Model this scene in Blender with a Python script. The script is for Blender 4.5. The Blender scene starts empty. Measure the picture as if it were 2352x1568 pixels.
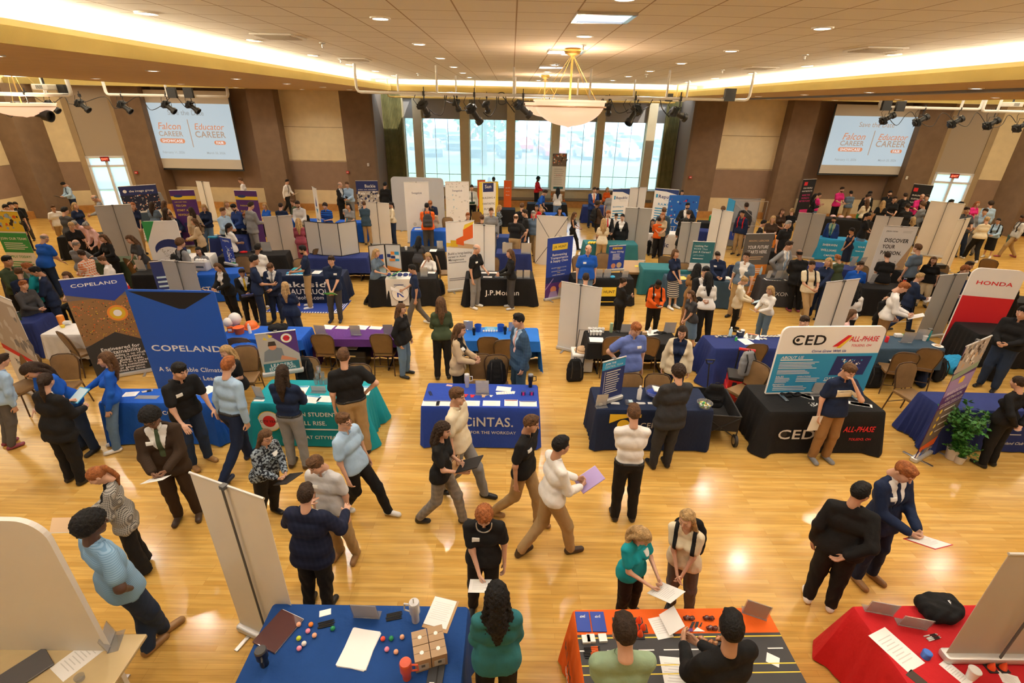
import bpy, math, random
import numpy as np
from mathutils import Matrix, Vector
# ---------------------------------------------------------------- camera
FPX=1130.0; PIT=math.atan(542/FPX); ROL=math.radians(1.2); HC=4.95; YAW=math.radians(0.5)
def ray(px,py):
    u=px-1176.0; v=784.0-py
    c,s=math.cos(ROL),math.sin(ROL)
    x=u*c-v*s; y=u*s+v*c
    X,Y,Z=(x,FPX*math.cos(PIT)+y*math.sin(PIT),-FPX*math.sin(PIT)+y*math.cos(PIT))
    c,s=math.cos(YAW),math.sin(YAW)
    return Vector((X*c+Y*s,-X*s+Y*c,Z))
def at(px,py,z=0.0):
    d=ray(px,py); t=(z-HC)/d[2]; return Vector((d[0]*t,d[1]*t,z))
def aty(px,py,Y):
    d=ray(px,py); t=Y/d[1]; return Vector((d[0]*t,Y,HC+d[2]*t))
sc=bpy.context.scene
C=sc.collection
cam=bpy.data.cameras.new('camera'); camo=bpy.data.objects.new('camera',cam); C.objects.link(camo)
cam.sensor_width=36.0; cam.lens=36.0*FPX/2352.0; cam.clip_end=400
fwd=ray(1176,784).normalized(); rt=(ray(1177,784)-ray(1176,784)).normalized(); up=(ray(1176,783)-ray(1176,784)).normalized()
M=Matrix.Identity(4)
for i in range(3): M[i][0]=rt[i]; M[i][1]=up[i]; M[i][2]=-fwd[i]
M[2][3]=HC
camo.matrix_world=M
sc.camera=camo
# ---------------------------------------------------------------- light, exposure
sc.view_settings.view_transform='Standard'
sc.view_settings.look='None'
sc.view_settings.gamma=1.0
sc.view_settings.use_curve_mapping=False
sc.view_settings.exposure=0.74
w=bpy.data.worlds.new('world'); sc.world=w; w.use_nodes=True
bg=w.node_tree.nodes['Background']; bg.inputs[0].default_value=(0.70,0.84,1.0,1); bg.inputs[1].default_value=2.6
DL_POWER=95.0; DL_COL=(1.0,0.90,0.77)
COVE_POWER=260.0; COVE_COL=(1.0,0.92,0.74)
def lamp(name,typ,loc,energy,col,**k):
    l=bpy.data.lights.new(name,typ); l.energy=energy; l.color=col
    for a,b in k.items(): setattr(l,a,b)
    o=bpy.data.objects.new(name,l); C.objects.link(o); o.location=loc
    return o
sun=lamp('sun','SUN',(0,60,30),3.0,(1.0,0.95,0.85),angle=0.01)
sun.rotation_euler=(math.radians(35),math.radians(25),0)
random.seed(7)
# ---------------------------------------------------------------- materials
MC={}
def _n(nt,t,**k):
    n=nt.nodes.new(t)
    for a,b in k.items(): setattr(n,a,b)
    return n
def mat(name,col,rough=0.6,metal=0.0,emit=0.0,noise=0.0,nscale=8.0,bump=0.0,bscale=60.0,coat=0.0,ecol=None,alpha=1.0,spec=0.5,trans=0.0):
    if name in MC: return MC[name]
    m=bpy.data.materials.new(name); m.use_nodes=True; nt=m.node_tree; b=nt.nodes['Principled BSDF']
    b.inputs['Base Color'].default_value=(*col,1); b.inputs['Roughness'].default_value=rough; b.inputs['Metallic'].default_value=metal
    b.inputs['Specular IOR Level'].default_value=spec
    b.inputs['Alpha'].default_value=alpha
    b.inputs['Transmission Weight'].default_value=trans
    if coat: b.inputs['Coat Weight'].default_value=coat
    if emit:
        b.inputs['Emission Color'].default_value=(*(ecol or col),1); b.inputs['Emission Strength'].default_value=emit
    tc=None
    if noise or bump: tc=_n(nt,'ShaderNodeTexCoord')
    if noise:
        t=_n(nt,'ShaderNodeTexNoise'); t.inputs['Scale'].default_value=nscale; t.inputs['Detail'].default_value=4
        nt.links.new(tc.outputs['Object'],t.inputs['Vector'])
        r=_n(nt,'ShaderNodeMapRange'); r.inputs['From Min'].default_value=0.3; r.inputs['From Max'].default_value=0.7
        r.inputs['To Min'].default_value=1-noise; r.inputs['To Max'].default_value=1+noise
        nt.links.new(t.outputs['Fac'],r.inputs['Value'])
        mx=_n(nt,'ShaderNodeVectorMath',operation='SCALE'); mx.inputs[0].default_value=col
        nt.links.new(r.outputs[0],mx.inputs['Scale']); nt.links.new(mx.outputs[0],b.inputs['Base Color'])
    if bump:
        t=_n(nt,'ShaderNodeTexNoise'); t.inputs['Scale'].default_value=bscale; t.inputs['Detail'].default_value=3
        nt.links.new(tc.outputs['Object'],t.inputs['Vector'])
        bp=_n(nt,'ShaderNodeBump'); bp.inputs['Strength'].default_value=bump; bp.inputs['Distance'].default_value=0.02
        nt.links.new(t.outputs['Fac'],bp.inputs['Height']); nt.links.new(bp.outputs[0],b.inputs['Normal'])
    MC[name]=m
    return m
COL=dict(k=(.012,.012,.013),n=(.012,.022,.06),w=(.80,.79,.77),c=(.72,.64,.47),g=(.23,.235,.25),G=(.055,.055,.06),b=(.012,.10,.52),l=(.36,.52,.72),
 t=(.40,.27,.13),T=(.01,.30,.36),r=(.55,.015,.02),o=(.80,.13,.015),p=(.75,.48,.46),P=(.70,.03,.22),v=(.06,.085,.045),B=(.055,.032,.02),
 y=(.75,.50,.03),j=(.13,.22,.36),J=(.02,.035,.075),m=(.30,.06,.09),u=(.13,.19,.50),s=(.30,.42,.28),e=(.52,.40,.26),S=(.045,.085,.13),
 h=(.55,.55,.56),Z=(.02,.05,.20),q=(.12,.17,.24),a=(.30,.16,.06),x=(.12,.11,.10))
def ch(k): return COL[k]
def cloth(k): return mat('cloth_'+k,COL[k],0.85,noise=0.10,nscale=5,bump=0.38,bscale=15,spec=0.25)
def pattern(kind):
    nm='fabric_'+kind
    if nm in MC: return MC[nm]
    m=mat(nm,(.5,.5,.5),0.85,spec=.2); nt=m.node_tree; b=nt.nodes['Principled BSDF']; tc=_n(nt,'ShaderNodeTexCoord')
    if kind=='floral':
        t=_n(nt,'ShaderNodeTexNoise'); t.inputs['Scale'].default_value=38; t.inputs['Detail'].default_value=2
        r=_n(nt,'ShaderNodeValToRGB'); e=r.color_ramp.elements; e[0].position=.47; e[0].color=(.015,.018,.025,1); e[1].position=.56; e[1].color=(.30,.36,.42,1)
        nt.links.new(tc.outputs['Object'],t.inputs['Vector']); nt.links.new(t.outputs['Fac'],r.inputs['Fac']); nt.links.new(r.outputs[0],b.inputs['Base Color'])
    else:
        c1,c2,sx,sz={'plaid':((.78,.72,.62),(.70,.16,.03),110,110),'herring':((.46,.44,.40),(.07,.07,.07),0,0),'stripe':((.27,.44,.62),(.17,.32,.50),0,420),
          'skirt':((.05,.05,.07),(.6,.58,.52),0,110),'bluestripe':((.02,.12,.5),(.01,.03,.16),0,75),'bluecheck':((.035,.075,.14),(.05,.10,.18),110,110),'navycheck':((.012,.016,.04),(.018,.023,.052),110,110),
          'tweed':((.05,.03,.018),(.036,.021,.013),500,500),'check':((.20,.18,.16),(.27,.24,.21),80,80)}[kind]
        if kind=='herring': sx=sz=330
        s=_n(nt,'ShaderNodeSeparateXYZ'); nt.links.new(tc.outputs['Object'],s.inputs[0])
        outs=[]
        for ax,sv in ((0,sx),(2,sz)):
            if sv:
                mu=_n(nt,'ShaderNodeMath',operation='MULTIPLY'); mu.inputs[1].default_value=sv; nt.links.new(s.outputs[ax],mu.inputs[0]) if ax else (lambda a_:(nt.links.new(s.outputs[0],a_.inputs[0]),nt.links.new(s.outputs[1],a_.inputs[1]),nt.links.new(a_.outputs[0],mu.inputs[0])))(_n(nt,'ShaderNodeMath',operation='ADD'))
                si=_n(nt,'ShaderNodeMath',operation='SINE'); nt.links.new(mu.outputs[0],si.inputs[0])
                g=_n(nt,'ShaderNodeMath',operation='GREATER_THAN'); g.inputs[1].default_value=.15; nt.links.new(si.outputs[0],g.inputs[0]); outs.append(g.outputs[0])
        f=outs[0]
        if len(outs)==2:
            ad=_n(nt,'ShaderNodeMath',operation='ADD'); nt.links.new(outs[0],ad.inputs[0]); nt.links.new(outs[1],ad.inputs[1])
            hm=_n(nt,'ShaderNodeMath',operation='MULTIPLY'); hm.inputs[1].default_value=.5; nt.links.new(ad.outputs[0],hm.inputs[0]); f=hm.outputs[0]
        mx=_n(nt,'ShaderNodeMix',data_type='RGBA'); mx.inputs[6].default_value=(*c1,1); mx.inputs[7].default_value=(*c2,1)
        nt.links.new(f,mx.inputs[0]); nt.links.new(mx.outputs[2],b.inputs['Base Color'])
    return m
def fab(code): return pattern(code[1:]) if code.startswith('@') else cloth(code)
SK={'1':(.62,.36,.25),'2':(.50,.27,.17),'3':(.22,.105,.06),'4':(.09,.042,.028)}
HCOL={'k':(.010,.009,.009),'d':(.035,.020,.012),'m':(.11,.055,.025),'b':(.42,.27,.12),'r':(.30,.10,.03),'g':(.28,.27,.26)}
def skin(k): return mat('skin_'+k,SK[k],0.5,noise=.06,nscale=9)
def hairm(k): return mat('hair_'+k,HCOL[k],0.6,noise=.4,nscale=30,bump=.7,bscale=70,spec=.22)
METAL=mat('brushed_metal',(.62,.62,.62),.3,metal=1.0)
CHROME=mat('silver_paint',(.62,.62,.61),.35,metal=.4)
BLACKP=mat('black_plastic',(.015,.015,.016),.45)
WHITEP=mat('white_paint',(.78,.75,.68),.4)
PAPER=mat('paper_white',(.82,.82,.80),.7)
# ---------------------------------------------------------------- mesh helpers
def tag(o,label=None,cat=None,group=None,kind=None):
    if label: o['label']=label
    if cat: o['category']=cat
    if group: o['group']=group
    if kind: o['kind']=kind
    return o
class MB:
    def __init__(s): s.v=[]; s.f=[]; s.mi=[]; s.mats=[]
    def m(s,mt):
        if mt not in s.mats: s.mats.append(mt)
        return s.mats.index(mt)
    def add(s,vs,fs,mt=None,T=None):
        n=len(s.v); i=s.m(mt) if mt else 0
        if T is not None: vs=[T@Vector(v) for v in vs]
        s.v+= [tuple(v) for v in vs]; s.f+=[tuple(n+a for a in f) for f in fs]; s.mi+=[i]*len(fs); return s
    def box(s,cx,cy,cz,sx,sy,sz,mt=None,T=None,b=0.0):
        x,y,z=sx/2,sy/2,sz/2
        if b<=0:
            vs=[(cx+i*x,cy+j*y,cz+k*z) for i in(-1,1) for j in(-1,1) for k in(-1,1)]
            fs=[(0,1,3,2),(4,6,7,5),(0,4,5,1),(2,3,7,6),(0,2,6,4),(1,5,7,3)]
            return s.add(vs,fs,mt,T)
        b=min(b,x*.98,y*.98,z*.98)
        def ring(ix,iy,zz):
            r=[]
            for (a,c,a0) in ((1,1,0),(-1,1,1),(-1,-1,2),(1,-1,3)):
                for k in range(4):
                    th=(a0+k/3)*math.pi/2
                    r.append((cx+a*(x-b)+math.cos(th)*(b-ix),cy+c*(y-b)+math.sin(th)*(b-ix),zz))
            return r
        R=[ring(b*.7,0,cz-z),ring(b*.15,0,cz-z+b*.3),ring(0,0,cz-z+b),ring(0,0,cz+z-b),ring(b*.15,0,cz+z-b*.3),ring(b*.7,0,cz+z)]
        return s.loft(R,mt,T,caps=True)
    def loft(s,R,mt=None,T=None,caps=True,closed=True):
        n=len(R[0]); vs=[p for r in R for p in r]; fs=[]
        for i in range(len(R)-1):
            for j in range(n if closed else n-1):
                k=(j+1)%n; fs.append((i*n+j,i*n+k,(i+1)*n+k,(i+1)*n+j))
        if caps: fs.append(tuple(range(n-1,-1,-1))); fs.append(tuple((len(R)-1)*n+j for j in range(n)))
        return s.add(vs,fs,mt,T)
    def lathe(s,prof,mt=None,T=None,n=16,c=(0,0,0),caps=True):
        R=[[(c[0]+r*math.cos(2*math.pi*j/n),c[1]+r*math.sin(2*math.pi*j/n),c[2]+z) for j in range(n)] for r,z in prof]
        return s.loft(R,mt,T,caps=caps)
    def tube(s,pts,r,mt=None,n=8,T=None):
        pts=[Vector(p) for p in pts]; R=[]
        for i,p in enumerate(pts):
            d=(pts[min(i+1,len(pts)-1)]-pts[max(i-1,0)]).normalized()
            a=d.orthogonal() if i==0 else (pa-d*pa.dot(d))
            if a.length<1e-5: a=d.orthogonal()
            a.normalize(); pa=a; b=d.cross(a)
            rr=r[i] if isinstance(r,(list,tuple)) else r
            R.append([tuple(p+(a*math.cos(t)+b*math.sin(t))*rr) for t in [2*math.pi*j/n for j in range(n)]])
        return s.loft(R,mt,T)
    def ell(s,c,r,mt=None,n=16,m=9,T=None):
        R=[]
        for i in range(m+1):
            th=math.pi*(i+.02 if i==0 else (i-.02 if i==m else i))/m
            R.append([(c[0]+r[0]*math.sin(th)*math.cos(2*math.pi*j/n),c[1]+r[1]*math.sin(th)*math.sin(2*math.pi*j/n),c[2]-r[2]*math.cos(th)) for j in range(n)])
        return s.loft(R,mt,T)
    def prism(s,poly,z0,z1,mt=None,T=None):
        n=len(poly); vs=[(x,y,z0) for x,y in poly]+[(x,y,z1) for x,y in poly]
        fs=[tuple(range(n-1,-1,-1)),tuple(range(n,2*n))]+[(i,(i+1)%n,n+(i+1)%n,n+i) for i in range(n)]
        return s.add(vs,fs,mt,T)
    def build(s,name,mt=None,parent=None,smooth=False,loc=None):
        me=bpy.data.meshes.new(name); me.from_pydata(s.v,[],s.f)
        for m_ in (s.mats or [mt or WHITEP]): me.materials.append(m_)
        if mt and s.mats: me.materials[0]=me.materials[0]
        me.polygons.foreach_set('material_index',s.mi)
        if smooth:
            me.polygons.foreach_set('use_smooth',[True]*len(s.f))
            try: me.set_sharp_from_angle(angle=math.radians(38))
            except Exception: pass
        me.update()
        o=bpy.data.objects.new(name,me); C.objects.link(o)
        if parent: o.parent=parent
        if loc is not None: o.location=loc
        return o
def empty(name,loc,rz=0,label=None,cat=None,group=None):
    o=bpy.data.objects.new(name,None); C.objects.link(o); o.location=loc; o.rotation_euler=(0,0,rz); o.empty_display_size=.1
    return tag(o,label,cat,group)
def place(o,loc,rz=0): o.location=loc; o.rotation_euler=(0,0,rz); return o
# ---------------------------------------------------------------- lettering
GL={}
def glyph(c,bold):
    k=(c,bold)
    if k in GL: return GL[k]
    def mk(t):
        cu=bpy.data.curves.new('t','FONT'); cu.body=t; cu.resolution_u=3; cu.offset=(0.016 if c not in 'Mm' else .004) if bold else 0.004
        o=bpy.data.objects.new('t',cu); C.objects.link(o); bpy.context.view_layer.update()
        me=bpy.data.meshes.new_from_object(o.evaluated_get(bpy.context.evaluated_depsgraph_get()))
        vs=[tuple(v.co) for v in me.vertices]; fs=[tuple(p.vertices) for p in me.polygons]
        bpy.data.objects.remove(o); bpy.data.curves.remove(cu); bpy.data.meshes.remove(me)
        return vs,fs
    a=mk('H'+c+'H')[0]; b=mk('HH')[0]
    w=max(v[0] for v in a)-max(v[0] for v in b)
    GL[k]=(w+(.03 if bold else 0),)+(mk(c) if c!=' ' else ([],[])); return GL[k]
def text(mb,s,cx,cy,width,mt,T,bold=True,h=None,shear=0.0,z=0.0,italic=False):
    """flat lettering centred on cx,cy in the local xy plane; width in metres (height follows unless h)"""
    if italic: shear=.22
    tot=0; L=[]
    for c in s:
        g=glyph(c,bold); L.append((tot,g)); tot+=g[0]
    k=width/max(tot,1e-3); kh=(h/0.72) if h else k
    for x0,g in L:
        if g[1]: mb.add([((x0+v[0]+shear*v[1])*k+cx-width/2,(v[1]-.36)*kh+cy,z) for v in g[1]],g[2],mt,T)
for c in "ABCDEFGHIJKLMNOPQRSTUVWXYZabcdefghijklmnopqrstuvwxyz0123456789.,&'|-? ": glyph(c,True)
INK=lambda k:mat('print_'+k,COL[k],.6)
COL.update({'0':(.01,.01,.012),'W':(.88,.87,.85),'1':(.02,.035,.16),'2':(.022,.062,.38),'3':(.03,.33,.62),'4':(.03,.17,.20),'5':(.85,.62,.05),'6':(.75,.02,.03),'7':(.65,.64,.62),'8':(.10,.03,.20),'9':(.04,.36,.10),'A':(.83,.28,.04),'D':(.72,.28,.14),'E':(.40,.30,.60),'F':(.18,.14,.12),'I':(.50,.66,.74),'K':(.02,.16,.60),'L':(.50,.45,.40),'M':(.62,.42,.24)})
def art(name,items,W,Hh,parent,T,e=0.0012):
    """printed artwork on a panel: items in 0..1 panel coordinates, y up"""
    mb=MB(); z=e
    X=lambda a:(a-.5)*W
    Y=lambda a:a*Hh
    for it in items:
        z+=0.0004; k=it[0]
        if k=='r':
            _,a,b,c,d,m=it[:6]; mb.add([(X(a),Y(b),z),(X(c),Y(b),z),(X(c),Y(d),z),(X(a),Y(d),z)],[(0,1,2,3)],INK(m),T)
        elif k=='p': mb.add([(X(a),Y(b),z) for a,b in it[1]],[tuple(range(len(it[1])))],INK(it[2]),T)
        elif k=='o':
            _,a,b,r,m=it[:5]; ry=it[5] if len(it)>5 else r
            mb.add([(X(a)+r*W*math.cos(t),Y(b)+ry*W*math.sin(t),z) for t in [i*math.pi/12 for i in range(24)]],[tuple(range(24))],INK(m),T)
        elif k=='t':
            _,s,a,b,w_,m=it[:6]; o=it[6] if len(it)>6 else {}
            text(mb,s,X(a),Y(b),w_*W,INK(m),T,z=z,**o)
        elif k=='l':
            _,a,b,c,d,n,m=it[:7]; st=(d-b)/n; rr=random.Random(n*7+int(a*99)+int(b*999))
            for i in range(n):
                y0=d-st*(i+.75); x1=c-(c-a)*rr.random()*.25
                mb.add([(X(a),Y(y0),z),(X(x1),Y(y0),z),(X(x1),Y(y0+st*.42),z),(X(a),Y(y0+st*.42),z)],[(0,1,2,3)],INK(m),T)
        elif k=='s':   # scattered specks (photo-like print)
            _,a,b,c,d,n,ms,r=it; rr=random.Random(n)
            for i in range(n):
                px,py=X(a+(c-a)*rr.random()),Y(b+(d-b)*rr.random()); q=r*W*(.4+rr.random()); z2=z+i*1e-6
                mb.add([(px+q*math.cos(t),py+q*math.sin(t)*rr.uniform(.7,1.3),z2) for t in (.3,1.3,2.5,3.6,5.1)],[(0,1,2,3,4)],INK(ms[i%len(ms)]),T)
    o=mb.build(name,parent=parent); return o
UP=Matrix.Rotation(math.pi/2,4,'X')   # local xy plane -> standing, facing -Y
# ---------------------------------------------------------------- the room (centre line x=1)
CX=1.0; ZS=5.40; ZC=5.81; XI=5.95; YB=25.3; YW=27.4; XS=22.1
def structure(o): o['kind']='structure'; return o
def wallmat(name,col,n=.05): return mat(name,col,.9,noise=n,nscale=3,bump=.15,bscale=90,spec=.15)
BRN=wallmat('brown_wall_carpet',(.23,.155,.10),.08); BRN2=wallmat('taupe_wall_panel',(.31,.21,.145),.06); CRM=wallmat('cream_acoustic_panel',(.76,.63,.39)); TANW=wallmat('tan_plaster',(.40,.30,.18))
YEL=wallmat('yellow_fascia',(.60,.46,.16),.03); SOF=wallmat('ochre_soffit',(.60,.42,.23),.04)
LIPM=mat('pale_lip',(.70,.58,.28),.6)
WOODT=mat('oak_baseboard',(.50,.24,.07),.35,noise=.15,nscale=6)
def floor_mat():
    m=mat('maple_floor',(.6,.34,.1),.22,spec=.5); nt=m.node_tree; b=nt.nodes['Principled BSDF']; tc=_n(nt,'ShaderNodeTexCoord')
    br=_n(nt,'ShaderNodeTexBrick'); br.offset=.37; br.offset_frequency=3; br.squash=1; br.inputs['Scale'].default_value=1
    br.inputs['Brick Width'].default_value=.85; br.inputs['Row Height'].default_value=.057; br.inputs['Mortar Size'].default_value=.0009; br.inputs['Mortar Smooth'].default_value=.3; br.inputs['Bias'].default_value=-.15
    br.inputs['Color1'].default_value=(.69,.425,.115,1); br.inputs['Color2'].default_value=(.56,.31,.065,1); br.inputs['Mortar'].default_value=(.33,.16,.035,1)
    nt.links.new(tc.outputs['Object'],br.inputs['Vector'])
    mp=_n(nt,'ShaderNodeMapping'); mp.inputs['Scale'].default_value=(1.2,16,1); nt.links.new(tc.outputs['Object'],mp.inputs[0])
    no=_n(nt,'ShaderNodeTexNoise'); no.inputs['Scale'].default_value=1.6; no.inputs['Detail'].default_value=5; nt.links.new(mp.outputs[0],no.inputs['Vector'])
    r=_n(nt,'ShaderNodeMapRange'); r.inputs[1].default_value=.3; r.inputs[2].default_value=.7; r.inputs[3].default_value=.84; r.inputs[4].default_value=1.12; nt.links.new(no.outputs[0],r.inputs[0])
    v=_n(nt,'ShaderNodeVectorMath',operation='SCALE'); nt.links.new(br.outputs[0],v.inputs[0]); nt.links.new(r.outputs[0],v.inputs['Scale']); nt.links.new(v.outputs[0],b.inputs['Base Color'])
    n2=_n(nt,'ShaderNodeTexNoise'); n2.inputs['Scale'].default_value=1.5; nt.links.new(tc.outputs['Object'],n2.inputs['Vector'])
    r2=_n(nt,'ShaderNodeMapRange'); r2.inputs[3].default_value=.10; r2.inputs[4].default_value=.24; nt.links.new(n2.outputs[0],r2.inputs[0]); nt.links.new(r2.outputs[0],b.inputs['Roughness'])
    return m
def tile_mat():
    m=mat('ceiling_tile',(.7,.6,.48),.9,spec=.1); nt=m.node_tree; b=nt.nodes['Principled BSDF']; tc=_n(nt,'ShaderNodeTexCoord')
    br=_n(nt,'ShaderNodeTexBrick'); br.offset=0; br.inputs['Scale'].default_value=1; br.inputs['Brick Width'].default_value=.61; br.inputs['Row Height'].default_value=.61; br.inputs['Mortar Size'].default_value=.008; br.inputs['Mortar Smooth'].default_value=0
    for k,c in (('Color1',(.76,.72,.64,1)),('Color2',(.73,.69,.61,1)),('Mortar',(.38,.29,.2,1))): br.inputs[k].default_value=c
    mp=_n(nt,'ShaderNodeMapping'); mp.inputs['Location'].default_value=(-.03,.1,0); nt.links.new(tc.outputs['Object'],mp.inputs[0]); nt.links.new(mp.outputs[0],br.inputs['Vector']); nt.links.new(br.outputs[0],b.inputs['Base Color'])
    return m
def slab(name,x0,x1,y0,y1,z0,z1,m,parent=None):
    o=MB().box((x0+x1)/2,(y0+y1)/2,(z0+z1)/2,abs(x1-x0),abs(y1-y0),z1-z0).build(name,m,parent); return o if parent else structure(o)
YN=-1.6
structure(MB().box(CX,14,-.05,XS*2+2,36,.1).build('floor',floor_mat()))
slab('ceiling',CX-5.45,CX+5.45,YN,21.9,ZC,ZC+.1,tile_mat())
PL=mat('white_plaster',(.80,.76,.66),.8)
# cove: plaster ceiling round the tiled field, trough and lip
cv=MB(); XO=XI+.75
cv.box(CX-(5.45+XO)/2,(YN+23)/2,ZC+.05,XO-5.45,23-YN,.1); cv.box(CX+(5.45+XO)/2,(YN+23)/2,ZC+.05,XO-5.45,23-YN,.1); cv.box(CX,22.5,ZC+.05,11,1.2,.1)
structure(cv.build('ceiling_cove',PL))
curve=[(13.9,14.2),(14.2,18.5),(13.6,21),(12.2,23.4),(22.6,23.4)]
for sgn,nm in ((-1,'left'),(1,'right')):
    yb=22.4
    poly=[(CX+sgn*XI,YN),(CX+sgn*XI,yb)]+[(CX+sgn*XI,YB+.4)]+[(CX+sgn*22.6,YB+.4),(CX+sgn*22.6,23.4)]+[(CX+sgn*a,b) for a,b in curve[::-1][1:]]+[(CX+sgn*12.7,11),(CX+sgn*11.6,YN)]
    if sgn>0: poly=poly[::-1]
    structure(MB().prism(poly,ZS,ZS+.12).build('ceiling_soffit_'+nm,SOF))
    pts=[(CX+sgn*11.6,YN),(CX+sgn*12.7,11)]+[(CX+sgn*a,b) for a,b in curve]
    s=MB()
    for (a,b),(c,d) in zip(pts[:-1],pts[1:]): s.add([(a,b,ZS-.01),(c,d,ZS-.01),(c,d,ZS+.24),(a,b,ZS+.24)],[(0,1,2,3)])
    structure(s.build('trim_side_fascia_'+nm,YEL))
    slab('trim_side_fascia_end_'+nm,CX+sgn*12.2,CX+sgn*22.6,23.34,23.39,ZS-.02,ZS+.2,YEL); slab('trim_side_cove_back_'+nm,CX+sgn*11.4,CX+sgn*23,24.7,24.8,ZS+.1,ZC+.4,PL)
    slab('ceiling_side_'+nm,CX+sgn*11.4,CX+sgn*23,YN,24.9,ZC+.35,ZC+.45,PL)
    slab('trim_fascia_'+nm,CX+sgn*(XI-.04),CX+sgn*XI,YN,22.4,ZS-.002,ZS+.16,YEL)
    slab('trim_cove_lip_'+nm,CX+sgn*XI,CX+sgn*(XI+.03),YN,22.4,ZS+.125,ZS+.225,LIPM)
    slab('trim_cove_back_'+nm,CX+sgn*(XO-.04),CX+sgn*XO,YN,23,ZS+.1,ZC,PL)
    # tubes in the troughs
    EM=mat('cove_tube',(1,.93,.75),.5,emit=14.0)
    for i in range(9):
        y=1.2+i*2.4
        o=MB().tube([(CX+sgn*(XI+.42),y-1.1,ZS+.17),(CX+sgn*(XI+.42),y+1.1,ZS+.17)],.02).build('cove_light_tube',EM)
        tag(o,'glowing tube lamp lying hidden in the %s ceiling cove'%nm,'light',group='tube lamps in the %s cove'%nm)
    l=lamp('cove_light','AREA',(CX+sgn*(XI+.42),10.4,ZS+.22),COVE_POWER*2.2,COVE_COL,shape='RECTANGLE',size=.25,size_y=23.0); l.rotation_euler=(math.pi,sgn*-.25,0)
    l=lamp('side_cove_light','AREA',(CX+sgn*17.2,23.9,ZS+.18),COVE_POWER*.8,COVE_COL,shape='RECTANGLE',size=10,size_y=.3); l.rotation_euler=(math.pi,0,0)
    l=lamp('side_bay_light','AREA',(CX+sgn*17.5,17,ZC+.3),330,(1.0,.86,.62),shape='RECTANGLE',size=7,size_y=9)
slab('trim_fascia_back',CX-XI,CX+XI,22.4,22.45,ZS,ZS+.17,YEL)
slab('trim_cove_lip_back',CX-XI,CX+XI,22.45,22.49,ZS+.15,ZS+.24,LIPM)
slab('ceiling_soffit_back',CX-XI,CX+XI,22.42,YW+.3,ZS,ZS+.12,SOF)
l=lamp('back_cove_light','AREA',(CX,22.75,ZS+.26),COVE_POWER*.9,COVE_COL,shape='RECTANGLE',size=11.5,size_y=.2); l.rotation_euler=(math.pi,0,0)
slab('trim_cove_back_end',CX-XI-.8,CX+XI+.8,23.1,23.2,ZS+.1,ZC+.1,PL)
a,b=at(2352,204,ZS-.01),at(1650,229,ZS-.01)
d=(b-a).normalized(); nn=Vector((-d.y,d.x,0))*.16; a2=a-d*9
structure(MB().prism([tuple((a2+nn)[:2]),tuple((a2-nn)[:2]),tuple((b-nn)[:2]),tuple((b+nn)[:2])],ZS-.05,ZS-.001).build('trim_partition_track',mat('grey_track',(.22,.20,.18),.5)))
# downlights
DLB=mat('downlight_glow',(1,.95,.86),.5,emit=9.0)
dlp=MB(); rim=MB()
dlp.lathe([(.001,-.012),(.085,-.012),(.085,-.004),(.001,-.004)],n=20); rim.lathe([(.088,-.016),(.115,-.014),(.118,0),(.088,0)],n=20,caps=False)
lamp_me=None
def downlight(x,y,z,side,first=[None]):
    if first[0] is None:
        e=empty('recessed_downlight',(x,y,z)); a=rim.build('trim_ring',WHITEP,e,True); b=dlp.build('lamp_disc',DLB,e,True); first[0]=(e,a,b)
    else:
        e0,a0,b0=first[0]; e=e0.copy(); C.objects.link(e); e.location=(x,y,z)
        for p in (a0,b0): q=p.copy(); C.objects.link(q); q.parent=e
    g='round downlights in the %s'%side
    tag(e,'round white recessed downlight glowing in the %s'%side,'ceiling light',g)
    s=lamp('downlight_spot','SPOT',(x,y,z-.03),DL_POWER,DL_COL,spot_size=math.radians(140),spot_blend=.7,shadow_soft_size=.09)
for x in (-4.12,-1.5,.96,3.5,6.12):
    for k in range(8):
        y=-.6+2.58*k+(1.75 if x==.96 else 0)
        if x==.96: y-=.6
        if y<21.5: downlight(x,y+(2.0),ZC,'tiled ceiling') if y+2<21.5 else None
for sgn in (-1,1):
    for (x,ys) in ((7.55,(1.0,4.1,7.15,10.2,13.2,16.1,19.1,22.2)),(12.3,(11.5,15.1,18.9,22.6)),(9.9,(2.5,5.6,8.7,23.4))):
        for y in ys: downlight(CX+sgn*x,y,ZS,'%s soffit'%('left' if sgn<0 else 'right'))
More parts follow.
